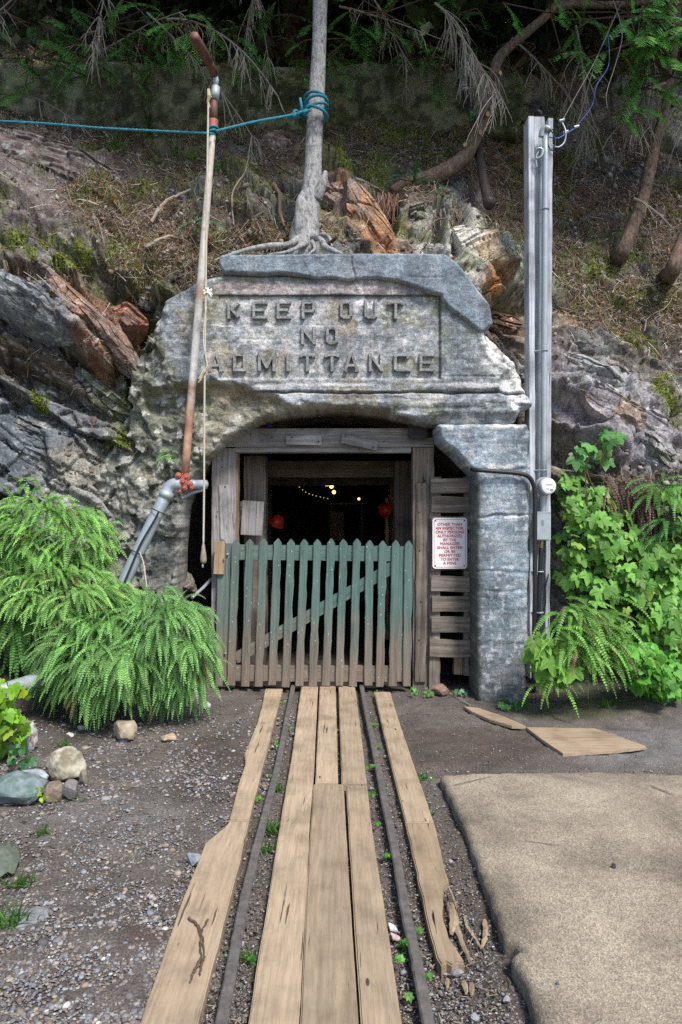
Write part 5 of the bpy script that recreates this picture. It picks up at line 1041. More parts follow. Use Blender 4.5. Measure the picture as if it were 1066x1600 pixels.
crown(t, (bs.x-.1, 5.9, 9.3), 3.2, 2.2, 1.6, 5000, .18, 3)
def root(pts, r, nm='root', mat='bark'): return trunk(nm, pts, [q*.72 for q in r], M[mat], t, 9, 8, .25, random.randint(1, 99))
root([P(470, 372, 6.06), P(450, 382, 5.9), P(420, 384, 5.78), P(390, 389, 5.7), P(360, 398, 5.66), P(332, 408, 5.64)], [.05, .036, .032, .026, .018, .008]); root([P(485, 372, 6.06), P(500, 372, 5.9), P(508, 385, 5.8), P(522, 392, 5.7), P(535, 397, 5.66)], [.05, .038, .036, .026, .012])
root([P(478, 380, 5.98), P(462, 388, 5.8), P(446, 394, 5.7), P(420, 397, 5.65)], [.04, .02, .015, .008]); root([P(496, 372, 5.95), P(505, 366, 5.85), P(515, 372, 5.8), P(519, 385, 5.72)], [.03, .022, .018, .01]); root([P(488, 378, 5.95), P(492, 388, 5.82), P(484, 396, 5.7), P(476, 402, 5.6)], [.03, .02, .014, .006])
root([P(510, 385, 5.85), P(518, 378, 5.75), P(527, 370, 5.7)], [.02, .022, .018], 'broken_root', 'rbark')
bs = P(640, 288, 6.9); t = empty('bent_tree', bs, 'leaning brown tree with sawn limb stubs curving up right over the slope', 'tree')
trunk('trunk', [P(612, 300, 6.85), P(640, 287, 6.85), P(668, 279, 6.85), P(700, 266, 6.85), P(725, 246, 6.85), P(743, 215, 6.88), P(757, 180, 6.9), P(768, 140, 6.95), P(778, 95, 7.0), P(800, 70, 7.05), P(836, 40, 7.1), P(862, 16, 7.15), P(885, -12, 7.2), P(930, -80, 7.3), P(960, -250, 7.5)], [.05, .07, .08, .08, .072, .065, .06, .055, .05, .046, .045, .042, .042, .04, .035], M['bark2'], t, 14, 8, .14, 9)
trunk('branch', [P(868, 10, 7.15), P(905, 6, 7.1), P(950, 8, 7.05), P(1010, 2, 7.0), P(1080, -16, 6.9)], [.045, .036, .033, .028, .02], M['bark2'], t, 10, 8, .12, 4)
for x, y, dx, dy in ((764, 146, 10, -4), (760, 166, 9, 2), (752, 178, 10, 0), (742, 200, 9, 6), (770, 120, 12, -6), (735, 228, -8, -2)):
    a, b = P(x, y, 6.86), P(x+dx, y+dy, 6.78); mb = MB(); mb.tube([a, b], [.03, .022], 10, (.13, .09, .06)); mb.tube([b, b+(b-a)*.04], [.0215, .0205], 10, (.5, .36, .2)); mb.build('sawn_stub', M['vcol'], t)
crown(t, P(960, -260, 7.0), 2.4, 2.2, 1.2, 3000, .17, 5)
for (pts, rad, lab, cx_) in (([surf(952, 425)[0]+Vector((0, .25, -.25)), surf(962, 412)[0]+Vector((0, .02, 0)), P(972, 394, 6.9), P(988, 355, 6.92), P(1004, 312, 6.95), P(1014, 270, 7.0), P(1026, 218, 7.05), P(1040, 165, 7.1), P(1050, 100, 7.2), P(1058, 20, 7.3), P(1066, -120, 7.4), P(1075, -300, 7.6)], [.11, .09, .07, .062, .058, .06, .052, .05, .045, .042, .04, .03], 'slim leaning trunk right of the silvery post on the brown slope', 1070),
                        ([surf(1030, 455)[0]+Vector((0, .25, -.25)), surf(1040, 440)[0], P(1050, 424, 6.5), P(1066, 380, 6.55), P(1085, 330, 6.6), P(1100, 240, 6.7), P(1110, 100, 6.9), P(1115, -200, 7.2)], [.11, .09, .07, .06, .055, .05, .045, .04], 'slim trunk cut by the right edge of the photo above the mossy patch', 1120)):
    t = empty('slim_tree', pts[1], lab, 'tree'); trunk('trunk', pts, rad, M['bark2'], t, 12, 8, .16, 13); q = pts[-1]; crown(t, (q.x-.3, q.y-1.3, q.z+.6), 2.3, 2.2, 1.3, 4000, .17, int(cx_))
back = [(205, 10.2, .22, 'rbark', 'dark red trunk behind the wall at the upper left'), (236, 10.8, .15, 'rbark', 'thinner dark trunk just right of the upper left red trunk'), (420, 10.5, .16, 'rbark', 'dark trunk left of the broad reddish one behind the wall'), (462, 9.6, .22, 'rbark', 'broad reddish brown trunk behind the wall left of the lichened tree'),
        (600, 11, .14, 'bark2', 'faint dark trunk behind the wall between lichened and bent trees'), (690, 10, .12, 'bark2', 'dark thin trunk behind the top of the slope pipe'), (-160, 10, .2, 'rbark', None), (930, 9.9, .13, 'bark2', 'dark trunk in the shade above the silvery post'), (1200, 9.5, .2, 'rbark', None), (60, 11, .13, 'bark2', 'thin dark trunk far back at the upper left corner')]
for i, (x, Y, r, mt_, lab) in enumerate(back):
    b0 = P(x, 95, Y); b0.z = min(b0.z, 7.4); tt = empty('cedar_tree', b0, lab or ('tall dark cedar outside the left of the frame' if x < 0 else 'tall dark cedar outside the right of the frame'), 'tree', 'cedars behind the retaining wall')
    trunk('trunk', [b0-Vector((0, 0, 1.0)), b0, b0+Vector((.05, 0, 2)), b0+Vector((0, .1, 6))], [r*1.25, r, r*.85, r*.4], M[mt_], tt, 12, 6, .18, i); crown(tt, (b0.x, b0.y-.8, b0.z+3.6), 2.4, 2.3, 2.1, 3500, .2, 20+i)

# ---------------------------------------------------------------- dead branches and cedar sprays
def bez(p, d, L, droop, n=10, wig=.03):
    q = [Vector(p)]; d = Vector(d).normalized()
    for i in range(n):
        d = (d+Vector((random.gauss(0, wig), random.gauss(0, wig), -droop/n+random.gauss(0, wig)))).normalized(); q.append(q[-1]+d*L/n)
    return q
def dead_branch(px, py, Y, dx, dy, L, droop, label, ntw=14, tl=.4, col=(.26, .235, .195), r=.012):
    p = P(px, py, Y); e = empty('dead_branch', p, label, 'branch', None); mb = MB(); q = bez(p, (dx, random.uniform(-.3, .1), -dy), L, droop, 14); mb.tube(q, lerps([r, r*.6, r*.3], len(q)), 6, col); mb.build('stem', M['twig'], e); mb = MB()
    for i in range(ntw):
        k = random.randint(2, len(q)-2); d0 = (q[k+1]-q[k]).normalized(); s = Vector((random.gauss(0, .6), random.gauss(0, .5), random.uniform(-1, .15)))
        q2 = bez(q[k], d0*.7+s, tl*random.uniform(.35, 1.15), random.uniform(.6, 1.8), 8, .06); c = tone(col, .7, 1.5); mb.tube(q2, lerps([r*.5, r*.38, r*.16], len(q2)), 4, c)
        for _ in range(random.randint(1, 4)):
            m = random.randint(1, 6); q3 = bez(q2[m], (q2[m+1]-q2[m]).normalized()+Vector((random.gauss(0, .7), random.gauss(0, .5), random.uniform(-.6, .2))), tl*random.uniform(.15, .5), 1., 5, .08); mb.tube(q3, lerps([r*.32, r*.12], len(q3)), 3, c)
    o = mb.build('side_twigs', M['twig'], e); o['kind'] = 'stuff'; return e
DB = [(170, -40, 7.2, -.05, .95, 1.0, .2, 'fan of pale dead twigs hanging at the upper left above the mossy wall', 22, .5), (40, 150, 7.6, .5, .15, .8, .6, 'small pale drooping twigs over the left part of the wall', 10, .3), (230, 20, 7.1, .62, .5, 1.9, .3, 'long dead branch sweeping down right towards the pipe top', 26, .42),
      (130, 95, 7.3, .5, -.3, 1.2, .3, 'pale dead branch rising to the right at the upper left', 16, .4), (-60, 60, 7.2, .9, -.25, 1.3, -.3, 'thick bare branch across the upper left corner', 8, .3), (260, 30, 7.0, .8, .1, 1.6, 1.0, 'dead branch arching over the vent pipe', 22, .4),
      (380, -60, 7.4, .3, .9, 1.2, .5, 'dead twigs hanging left of the lichened trunk', 18, .4), (400, -30, 7.8, -.1, 1, 1.0, .2, 'tangle of fine dead twigs before the reddish trunk', 18, .45), (560, -40, 7.6, .4, .7, 1.3, .5, 'dark dead branch right of the lichened trunk top', 16, .4), (530, 10, 7.2, .95, .15, 1.1, .1, 'bare brown branch pointing right beside the lichened trunk', 8, .25),
      (680, 5, 6.7, .35, .25, .7, 1.4, 'dense pale twig tuft drooping before the top of the bent tree', 34, .55), (715, 50, 6.6, .4, .5, .9, 1.0, 'lower half of the pale twig tuft beside the bent trunk', 30, .5), (800, 60, 7.5, .5, .5, 1.4, .3, 'dark dead branches behind the overhead wires', 22, .5), (900, 40, 7.6, .2, .8, 1.2, .3, 'dark drooping twigs in the shade right of the post top', 22, .5),
      (1040, 130, 6.8, -.6, .2, .7, 1.5, 'pale twigs drooping left from the slim leaning trunk', 30, .5), (1050, 150, 6.8, .4, .3, .6, 1.5, 'pale twigs drooping right from the slim leaning trunk', 22, .5), (1000, -20, 7.2, .1, .7, 1.1, .4, 'bare twigs over the green spray at the upper right', 16, .4), (990, 310, 6.85, .7, .3, .6, 1.0, 'thin bare twig curving down right of the slim leaning trunk', 3, .3)]
for a in DB: dead_branch(*a)
def spray(mb, p, d, L, col, droop=1.2, w=.34, nb=13):
    q = bez(p, d, L, droop, nb, .03); up = Vector((random.gauss(0, .25), -.5, .8)).normalized()
    for i in range(1, nb+1):
        t = (q[i]-q[i-1]).normalized(); s = t.cross(up).normalized(); l = L*w*math.sin(math.pi*min(1, (i+1.)/(nb+2)))**.7
        for sg_ in (-1, 1):
            if random.random() < .08: continue
            dd = (t*.75+s*sg_).normalized(); m = 5; pp = q[i].copy(); ll = l*random.uniform(.75, 1.15)
            for j in range(m):
                dd = (dd+Vector((0, 0, -.10))).normalized(); st = ll/m; ww = st*(.9-.12*j); c = tone(col, .6, 1.4); s2 = dd.cross(up).normalized()
                tip = pp+dd*st*1.35; mb.add([pp, pp+dd*st*.5+s2*ww*.55, tip, pp+dd*st*.5-s2*ww*.55], [(0, 1, 2, 3)], c); 
                mb.add([pp, pp+(dd+s2).normalized()*st*1.25, pp+dd*st*.7], [(0, 1, 2)], c); mb.add([pp, pp+(dd-s2).normalized()*st*1.25, pp+dd*st*.7], [(0, 1, 2)], c); pp = pp+dd*st
    return q
def cedar(px, py, Y, n, sp, L, label, col=(.075, .19, .045), dirx=0.):
    p = P(px, py, Y); e = empty('cedar_branch', p, label, 'branch'); mb = MB(); tw = MB()
    for i in range(n):
        o = Vector((random.gauss(0, sp), random.gauss(0, sp*.5), random.gauss(0, sp*.6))); q = spray(mb, p+o, (dirx+random.gauss(0, .6), random.uniform(-.6, .2), random.uniform(-.5, .3)), L*random.uniform(.6, 1.15), col); tw.tube([p]+q[:8], lerps([.007, .003], 9), 4, (.09, .06, .04))
    mb.build('foliage', M['leaf'], e); tw.build('twig', M['twig'], e)
G1, G2, G3 = (.15, .38, .085), (.11, .28, .065), (.06, .16, .045)  # one cedar green in lit to shaded tones, light put into the colour
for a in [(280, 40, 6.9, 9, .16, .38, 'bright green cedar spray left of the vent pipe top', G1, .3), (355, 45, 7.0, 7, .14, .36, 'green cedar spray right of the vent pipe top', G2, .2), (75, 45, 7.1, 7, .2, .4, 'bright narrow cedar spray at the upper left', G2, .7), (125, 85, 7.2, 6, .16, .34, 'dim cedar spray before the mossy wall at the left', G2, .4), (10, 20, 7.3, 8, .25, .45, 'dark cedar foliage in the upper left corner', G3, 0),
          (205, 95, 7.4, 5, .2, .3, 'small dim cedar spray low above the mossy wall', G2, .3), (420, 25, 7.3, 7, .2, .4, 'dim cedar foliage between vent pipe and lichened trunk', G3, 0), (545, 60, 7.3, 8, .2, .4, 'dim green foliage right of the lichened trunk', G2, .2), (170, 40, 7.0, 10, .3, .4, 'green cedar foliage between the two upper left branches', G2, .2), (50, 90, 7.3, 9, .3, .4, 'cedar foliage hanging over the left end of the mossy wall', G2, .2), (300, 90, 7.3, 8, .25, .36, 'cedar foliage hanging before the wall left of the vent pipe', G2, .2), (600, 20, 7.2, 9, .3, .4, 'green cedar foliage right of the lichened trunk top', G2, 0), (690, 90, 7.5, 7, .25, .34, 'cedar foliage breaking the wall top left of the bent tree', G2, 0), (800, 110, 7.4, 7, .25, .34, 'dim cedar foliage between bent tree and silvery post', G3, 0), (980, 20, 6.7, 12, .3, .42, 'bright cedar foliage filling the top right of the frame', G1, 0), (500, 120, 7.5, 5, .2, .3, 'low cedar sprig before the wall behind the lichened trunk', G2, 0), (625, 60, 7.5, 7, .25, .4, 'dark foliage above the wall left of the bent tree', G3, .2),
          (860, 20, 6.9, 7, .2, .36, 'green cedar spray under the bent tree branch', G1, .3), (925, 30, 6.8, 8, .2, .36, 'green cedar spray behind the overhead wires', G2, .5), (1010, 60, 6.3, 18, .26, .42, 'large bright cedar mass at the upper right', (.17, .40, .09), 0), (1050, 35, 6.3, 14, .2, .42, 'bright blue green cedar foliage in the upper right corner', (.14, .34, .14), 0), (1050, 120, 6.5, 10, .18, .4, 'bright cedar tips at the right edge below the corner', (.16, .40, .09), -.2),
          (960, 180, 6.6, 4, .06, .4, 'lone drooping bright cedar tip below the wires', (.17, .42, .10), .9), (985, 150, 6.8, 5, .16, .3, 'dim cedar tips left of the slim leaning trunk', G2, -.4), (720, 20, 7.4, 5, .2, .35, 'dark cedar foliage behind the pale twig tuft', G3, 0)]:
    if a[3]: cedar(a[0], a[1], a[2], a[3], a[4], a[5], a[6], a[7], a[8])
# low dark foliage behind the wall closes the view into the wood
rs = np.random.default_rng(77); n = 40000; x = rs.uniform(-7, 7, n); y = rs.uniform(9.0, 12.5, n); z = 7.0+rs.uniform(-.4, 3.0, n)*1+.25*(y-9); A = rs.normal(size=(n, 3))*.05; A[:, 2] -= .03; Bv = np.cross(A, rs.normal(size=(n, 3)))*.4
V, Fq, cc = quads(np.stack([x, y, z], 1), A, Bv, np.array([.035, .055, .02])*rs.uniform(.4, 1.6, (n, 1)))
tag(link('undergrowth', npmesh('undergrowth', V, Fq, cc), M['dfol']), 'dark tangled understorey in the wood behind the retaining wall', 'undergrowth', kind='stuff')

# ---------------------------------------------------------------- ferns
def frond(mb, p, d, L, w, droop, col, n=20, upb=(0, -.5, .85), tip=.15, st=None):
    q = bez(p, d, L, droop, n, .02); u0 = Vector(upb)
    if st is not None: st.tube(q[::3]+[q[-1]], lerps([.0035, .001], len(q[::3])+1), 3, tuple(c*.8 for c in col))
    for i in range(2, n+1):
        t = (q[i]-q[i-1]).normalized(); s = t.cross(u0); s = s.normalized() if s.length > .05 else t.orthogonal().normalized(); nn_ = s.cross(t).normalized()
        f = i/n; l = w*(min(1, f*4.5)**.5)*max(tip, (1-f)**.55)*random.uniform(.85, 1.1); h = L/n*.34
        for sg_ in (-1, 1):
            a = q[i]; dd = (s*sg_+t*.28-nn_*random.uniform(.05, .4)).normalized(); k_ = random.uniform(.75, 1.2); c = tuple(x*k_ for x in col)
            mb.add([a-t*h, a+dd*l*.55-t*h*1.05, a+dd*l+t*h*.2, a+dd*l*.6+t*h*.8, a+t*h*.75], [(0, 1, 2, 3, 4)], c)
def fern(name, label, cat, foot, n, sample, L, w, droop, col, nn=20, group=None):
    e = empty(name, foot, label, cat, group); mb = MB(); st = MB()
    for i in range(n):
        p, d = sample(i); k = random.random(); c = tuple(x*(.5+.9*k) for x in col) if random.random() > .025 else (.22, .15, .08); frond(mb, p, d, L*random.uniform(.5, 1.25), w*random.uniform(.7, 1.2), droop*random.uniform(.7, 1.3), c, nn, st=st)
    mb.build('fronds', M['leaf'], e)['kind'] = 'stuff'; st.build('stems', M['leaf'], e)['kind'] = 'stuff'; return e
FC = (.24, .47, .12)
def mound(x0, y0, rx, ry, Yc, bulge, bias, spread=.5):
    def s(i):
        while True:
            a, b = random.uniform(-1, 1), random.uniform(-1, 1)
            if a*a+b*b < 1: break
        bmp = vn(np.array([[a*2.6+x0, b*2.6, 1.7]]), 5)[0]; Y = Yc-bulge*math.sqrt(1-a*a-b*b)*(.5+bmp); p = P(x0+a*rx, y0+b*ry+(bmp-.5)*26, Y)
        fl = vn(np.array([[x0*.1+a*2.2, b*2.2, 7.7]]), 9)[0]-.5; d = Vector((a*.45+bias[0]+fl*2.2, -.55+bias[1], -b*.2+bias[2]-.15+(vn(np.array([[a*3, b*3+x0, 3.3]]), 4)[0]-.5)))+Vector([random.gauss(0, spread*.75) for _ in range(3)]); return p, d
    return s
fern('maidenhair_fern', 'uppermost bright fern clump at the left edge hanging over the rock', 'fern', P(80, 900, 5.3), 760, mound(62, 838, 112, 64, 5.4, .32, (.25, 0, .05)), .22, .029, 1.4, FC, 15)
fern('maidenhair_fern', 'middle bright fern clump whose fronds stream right towards the grey pipe', 'fern', P(90, 1010, 5.1), 780, mound(88, 934, 120, 54, 5.22, .36, (.6, 0, .05), .4), .22, .029, 1.1, (.27, .49, .14), 16)
fern('maidenhair_fern', 'lowest bright fern clump hanging down to the ground left of the twine', 'fern', P(160, 1120, 5.0), 800, mound(158, 1018, 88, 68, 5.02, .36, (.1, 0, .05)), .22, .029, 1.6, (.22, .43, .13), 16)
fern('maidenhair_fern', 'big bright fern clump touching the gate post on the left', 'fern', P(260, 1120, 5.05), 920, mound(252, 1006, 80, 86, 5.12, .42, (.12, 0, .08)), .22, .028, 1.6, (.21, .42, .13), 16)
fern('maidenhair_fern', 'shaded thin fern hanging at the left edge below the middle clump', 'fern', P(20, 1030, 5.2), 60, mound(25, 975, 40, 50, 5.15, .15, (0, 0, 0)), .36, .04, 1.8, (.10, .25, .05), 18)  # same fern in a darker green, its shade put into the colour
fern('maidenhair_fern', 'small fern sprig growing on the rock above the uppermost clump', 'fern', P(45, 765, 5.5), 9, mound(42, 758, 14, 9, 5.4, .05, (0, 0, .4)), .17, .03, 1.6, FC, 12)
fern('maidenhair_fern', 'tiny fern growing from the rock beside the leaning pipe foot', 'fern', P(268, 722, 5.5), 14, mound(268, 712, 8, 14, 5.42, .05, (0, 0, .3)), .13, .022, 1.6, FC, 10)
# right side ferns
fern('sword_fern', 'tall sword fern fanning down right beside the concrete pillar foot', 'fern', P(905, 1090, 5.4), 150, lambda i: (P(random.gauss(905, 20), random.gauss(985, 24), 5.28+random.uniform(-.15, .1)), Vector((random.gauss(.3, .40), -.45, random.uniform(-.1, .6)))), .38, .033, 1.9, (.21, .43, .09), 22)
fern('sword_fern', 'small drooping fern at the foot of the pillar under the broad leaves', 'fern', P(850, 1115, 5.2), 20, lambda i: (P(random.gauss(858, 12), random.gauss(1060, 8), 5.15), Vector((random.gauss(.1, .4), -.4, random.uniform(-.1, .5)))), .26, .03, 2.2, (.20, .42, .06), 16)
fern('sword_fern', 'sword fern on the bank at the right edge above the dead fronds', 'fern', P(1030, 765, 5.75), 14, lambda i: (P(random.gauss(1035, 20), random.gauss(758, 6), 5.72), Vector((random.gauss(-.1, .9), -.5, random.uniform(.0, .6)))), .46, .04, 1.3, (.12, .30, .06), 24)
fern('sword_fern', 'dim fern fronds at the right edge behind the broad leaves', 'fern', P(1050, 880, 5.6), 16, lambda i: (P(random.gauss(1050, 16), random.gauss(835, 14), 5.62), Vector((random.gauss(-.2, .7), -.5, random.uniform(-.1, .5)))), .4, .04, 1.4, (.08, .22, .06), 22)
def sfern(x, y, n, L, label, col=(.07, .19, .045), up_=.5, dx=0):
    b, nr = surf(x, y); fern('sword_fern', label, 'fern', b, n, lambda i: (b+nr*.04+Vector((random.gauss(0, .03), 0, 0)), Vector((random.gauss(dx, .8), -.35, random.uniform(0, up_+.3)))), L, .045, 1.3, col, 20)
sfern(40, 200, 5, .5, 'sword fern on the slope just above the blue rope at the far left', (.09, .25, .08)); sfern(85, 200, 7, .5, 'bluish sword fern drooping over the rope at the left', (.05, .16, .09)); sfern(185, 160, 6, .5, 'green fern frond group under the wall left of the pipe'); sfern(172, 240, 9, .22, 'grassy fern tuft below the rope on the mossy slope', (.10, .27, .05))
sfern(455, 120, 8, .5, 'fern fronds left of the lichened trunk before the wall', (.07, .2, .05)); sfern(640, 300, 9, .34, 'dark green fern under the root of the bent tree', (.03, .15, .06)); sfern(320, 360, 8, .28, 'small bluish fern behind the leaning pipe', (.05, .17, .07)); sfern(585, 160, 6, .36, 'dim fern on the slope right of the lichened trunk'); sfern(230, 205, 6, .26, 'small fern beside the rope left of the pipe')
for i, (x, y, lab) in enumerate(((55, 255, 'brown dead fern under the blue rope at the left'), (1010, 800, 'curtain of dead brown fronds on the bank at the right edge'), (1050, 790, 'dead brown frond nearest the right edge'), (955, 770, 'dead brown fronds behind the broad leaves'))):
    b, nr = surf(x, y-20); n_ = (14, 46, 30, 24)[i]
    fern('dead_fern', lab, 'fern', b, n_, (lambda b, nr: lambda i: (b+nr*.06+Vector((random.gauss(0, .10), 0, random.gauss(0, .03))), Vector((random.gauss(0, .25), -.5, random.uniform(-.9, .1)))))(b, nr), .42, .016, 1.9, (.16, .11, .085), 16)
for x, y, lab in ((60, 92, 'fern hanging over the top of the mossy wall at the far left'), (150, 98, 'fern hanging over the mossy wall below the fan of dead twigs'), (250, 95, 'fern on the wall top left of the vent pipe'), (385, 97, 'fern on the wall top right of the vent pipe'), (540, 95, 'fern on the wall top right of the lichened trunk'), (650, 98, 'fern on the wall top left of the pale twig tuft'), (760, 104, 'fern at the right end of the wall top')):
    b = P(x, y, YW-.08); fern('wall_fern', lab, 'fern', b, 12, (lambda b: lambda i: (b+Vector((random.gauss(0, .14), 0, random.gauss(0, .03))), Vector((random.gauss(0, .8), -.5, random.uniform(-.4, .5)))))(b), .42, .05, 1.6, (.11, .27, .06), 14)
# grass tufts on the slope
def tuft(x, y, n, L, label, col=(.13, .29, .05), name='grass_tuft', base=None):
    b, nr = surf(x, y) if base is None else (base, Vector((0, 0, 1))); mb = MB()
    for i in range(n):
        p = b+Vector((random.gauss(0, L*.25), random.gauss(0, .02), random.gauss(0, L*.12) if base is None else 0)); d = Vector((random.gauss(0, .5), random.gauss(-.25, .3), 1)); q = bez(p, d, L*random.uniform(.5, 1.1), random.uniform(.3, 1.6), 5, .04); c = tone(col, .6, 1.3)
        s = Vector((random.gauss(0, 1), random.gauss(0, 1), 0)).normalized(); w = .0035+L*.008; vs = []
        for k, pt in enumerate(q): vs += [pt-s*w*(1-k/5.3), pt+s*w*(1-k/5.3)]
        mb.add(vs, [(2*k, 2*k+1, 2*k+3, 2*k+2) for k in range(5)], c)
    return tag(mb.build(name, M['leaf']), label, 'grass', 'grass tufts on the slope and path')
for a in [(180, 235, 50, .25, 'bright grass tuft below the rope on the left slope'), (275, 240, 60, .22, 'bright grass tuft left of the leaning pipe'), (300, 250, 40, .2, 'grass tuft touching the leaning pipe from the left'), (345, 262, 50, .2, 'grass tuft just right of the leaning pipe'), (158, 290, 18, .18, 'small grass sprout above the round moss cushion'), (505, 250, 30, .18, 'grass beside the upper right of the lichened trunk'), (420, 170, 20, .2, 'thin grass between pipe and lichened trunk'), (600, 250, 26, .15, 'grass near the upper end of the bent tree root'), (880, 400, 20, .12, 'small green sprout right of the silvery post'), (60, 300, 16, .2, 'thin sprouts on the purple brown rock')]: tuft(*a)
for x, y, n, L, lab in ((433, 1235, 40, .09, 'grass tuft touching the left rail midway'), (425, 1300, 60, .10, 'grass tuft on the right side of the left rail'), (420, 1330, 36, .08, 'grass tuft lower on the right side of the left rail'), (382, 1500, 34, .07, 'grass tuft at the near end of the left rail'), (585, 1240, 24, .06, 'grass tuft left against the right rail'), (660, 1218, 36, .07, 'grass tuft outside the far right plank'), (670, 1268, 16, .05, 'thin grass on the edge of the far right plank'), (12, 1445, 70, .16, 'grass clump at the left edge beside the sunken stone'), (30, 1385, 50, .10, 'sparse grass below the cloth scrap'), (62, 1305, 30, .07, 'sparse grass near the banded rock'), (118, 1250, 8, .14, 'long thin blades among the pile stones'), (100, 1165, 36, .07, 'grass behind the speckled boulder'), (945, 1112, 60, .08, 'grass below the sword fern on the right'), (985, 1075, 40, .12, 'grass between sword fern and leafy bush')):
    tuft(0, 0, n, L, lab, base=G(x, y, .0)+Vector((0, 0, GZ((x-CX)/F*G(x, y).y, G(x, y).y))), col=(.10, .22, .05))

# ---------------------------------------------------------------- broad leaves
def leafp(mb, c, nrm, up, s, col, lobes=5, st=None, root_=None):
    n = Vector(nrm).normalized(); u = Vector(up); u = (u-n*u.dot(n)).normalized(); v = n.cross(u); pts = []
    prof = [(180, .12), (150, .55), (125, .72), (108, .50), (88, .66), (66, .86), (56, .82), (38, .52), (22, .70), (10, .88), (0, 1.05)] if lobes == 5 else [(180, .1), (140, .45), (105, .6), (85, .55), (60, .72), (45, .55), (20, .8), (0, 1.1)]
    for a, r in prof: pts.append((a, r*random.uniform(.92, 1.08)))
    full = [(a, r) for a, r in pts]+[(-a, r) for a, r in pts[-2:0:-1]]
    vs = [c]+[c+(u*math.cos(R(a))+v*math.sin(R(a)))*r*s-n*s*(.22*r*r*abs(math.sin(R(a)))+.20*(r if abs(a) < 60 else 0)*r) for a, r in full]
    k = len(full); mb.add(vs, [(0, 1+i, 1+(i+1) % k) for i in range(k)], col)
    if st is not None and root_ is not None: m = (root_+c)/2+Vector((0, 0, -.2*s)); st.tube([root_, m, c], [.035*s, .03*s, .02*s], 4, (.12, .16, .05))
def bush(name, label, foot, regions, Yc, n, size, col, cat='bush', lobes=5, bulge=.2, asp=0):
    e = empty(name, foot, label, cat); mb = MB(); st = MB(); sz = min(1, size/.08)
    for i in range(n):
        x0, y0, rx, ry = random.choices(regions, [r[2]*r[3] for r in regions])[0]
        while True:
            a, b = random.uniform(-1, 1), random.uniform(-1, 1)
            if a*a+b*b < 1: break
        Ye = min(Yc, cY(x0+a*rx, y0+b*ry)-.10) if cat == 'bush' and x0 > 500 else Yc
        c = P(x0+a*rx, y0+b*ry, Ye-bulge*(1-a*a-b*b)+random.uniform(-.08, .12)); nrm = Vector((random.gauss(.05, .48), -.7+random.gauss(0, .25), .62+random.gauss(0, .35))); dn = Vector((random.gauss(0, .55), -.3, -1))
        k = random.uniform(.45, 1.3); yl = random.random() < .07; cc = (col[0]*k*(1.5 if yl else 1), col[1]*k, col[2]*k); rt = c+Vector((random.gauss(0, .03), .10, -.02))*min(1, size/.08)
        leafp(mb, c, nrm, dn, size*random.choice((.6, .8, 1, 1.1, 1.25)), cc, lobes, st, rt)
        if i % 9 == 0: st.tube(curve([foot+Vector((random.gauss(0, .06), .05, 0))*sz, foot.lerp(rt, .5)+Vector((random.gauss(0, .08), .05, .1))*sz, rt], 5), .06*size, 5, (.13, .10, .05))
    o = mb.build('leaves', M['leaf'], e); o['kind'] = 'stuff'; st.build('stems', M['leaf'], e)['kind'] = 'stuff'; return e
BG = (.19, .40, .085)
bush('thimbleberry_bush', 'large broad leaved bush climbing the bank right of the silvery post', P(930, 960, 5.6), [(893, 765, 24, 46), (910, 850, 42, 60), (960, 860, 60, 60), (1015, 900, 66, 60), (1000, 960, 66, 46), (940, 930, 50, 40), (1050, 880, 40, 50), (1055, 985, 40, 50), (1060, 800, 24, 40), (900, 900, 30, 30), (1030, 930, 40, 40), (930, 800, 36, 40)], 5.85, 600, .080, BG, bulge=.25)
bush('thimbleberry_bush', 'tall sparse leafy shoot standing above the broad leaved bush', P(925, 800, 5.6), [(948, 690, 24, 12), (925, 712, 30, 20), (900, 740, 18, 20)], 5.8, 22, .088, (.13, .33, .09), bulge=.1)
bush('thimbleberry_bush', 'low broad leaved plant against the foot of the concrete pillar', P(860, 1090, 5.25), [(862, 1035, 32, 34), (850, 1015, 20, 22), (880, 1050, 22, 24)], 5.2, 34, .092, (.21, .42, .075), bulge=.12)
bush('leafy_bush', 'dense small leaved green bush at the right edge of the bank foot', P(1020, 1095, 5.3), [(1010, 1045, 40, 42), (1045, 1060, 30, 40), (990, 1030, 26, 26)], 5.3, 420, .046, (.12, .35, .045), lobes=3, bulge=.22)
bush('leafy_bush', 'bright lime leaves hanging in at the left edge above the stones', P(0, 1200, 4.2), [(0, 1100, 46, 40), (-10, 1150, 44, 40), (8, 1130, 34, 34), (-30, 1190, 40, 30)], 4.25, 170, .052, (.22, .45, .035), lobes=3, bulge=.2)
bush('small_weed', 'dark green weed with pointed leaves between leaves and banded rock', P(30, 1215, 4.0), [(36, 1190, 26, 14), (30, 1168, 16, 10)], 3.98, 18, .035, (.06, .20, .07), 'weed', 3, .03)
bush('small_weed', 'yellow green sprig in front of the brown angular stone', P(66, 1252, 3.65), [(64, 1240, 10, 16), (72, 1248, 8, 8)], 3.6, 24, .016, (.35, .50, .05), 'weed', 3, .02)
bush('small_weed', 'low round leaved weed at the foot of the pillar', P(800, 1108, 5.4), [(802, 1102, 24, 8)], 5.38, 34, .03, (.10, .26, .07), 'weed', 5, .05)
bush('small_weed', 'weed left of the crumpled lump under the slatted panel', P(655, 1085, 5.75), [(656, 1080, 16, 9), (672, 1086, 8, 6)], 5.72, 26, .024, (.12, .30, .07), 'weed', 3, .04)
bush('small_weed', 'bluish weed in the dark gap left of the pillar foot', P(718, 1084, 5.75), [(718, 1082, 14, 7)], 5.7, 20, .026, (.14, .28, .17), 'weed', 3, .04)
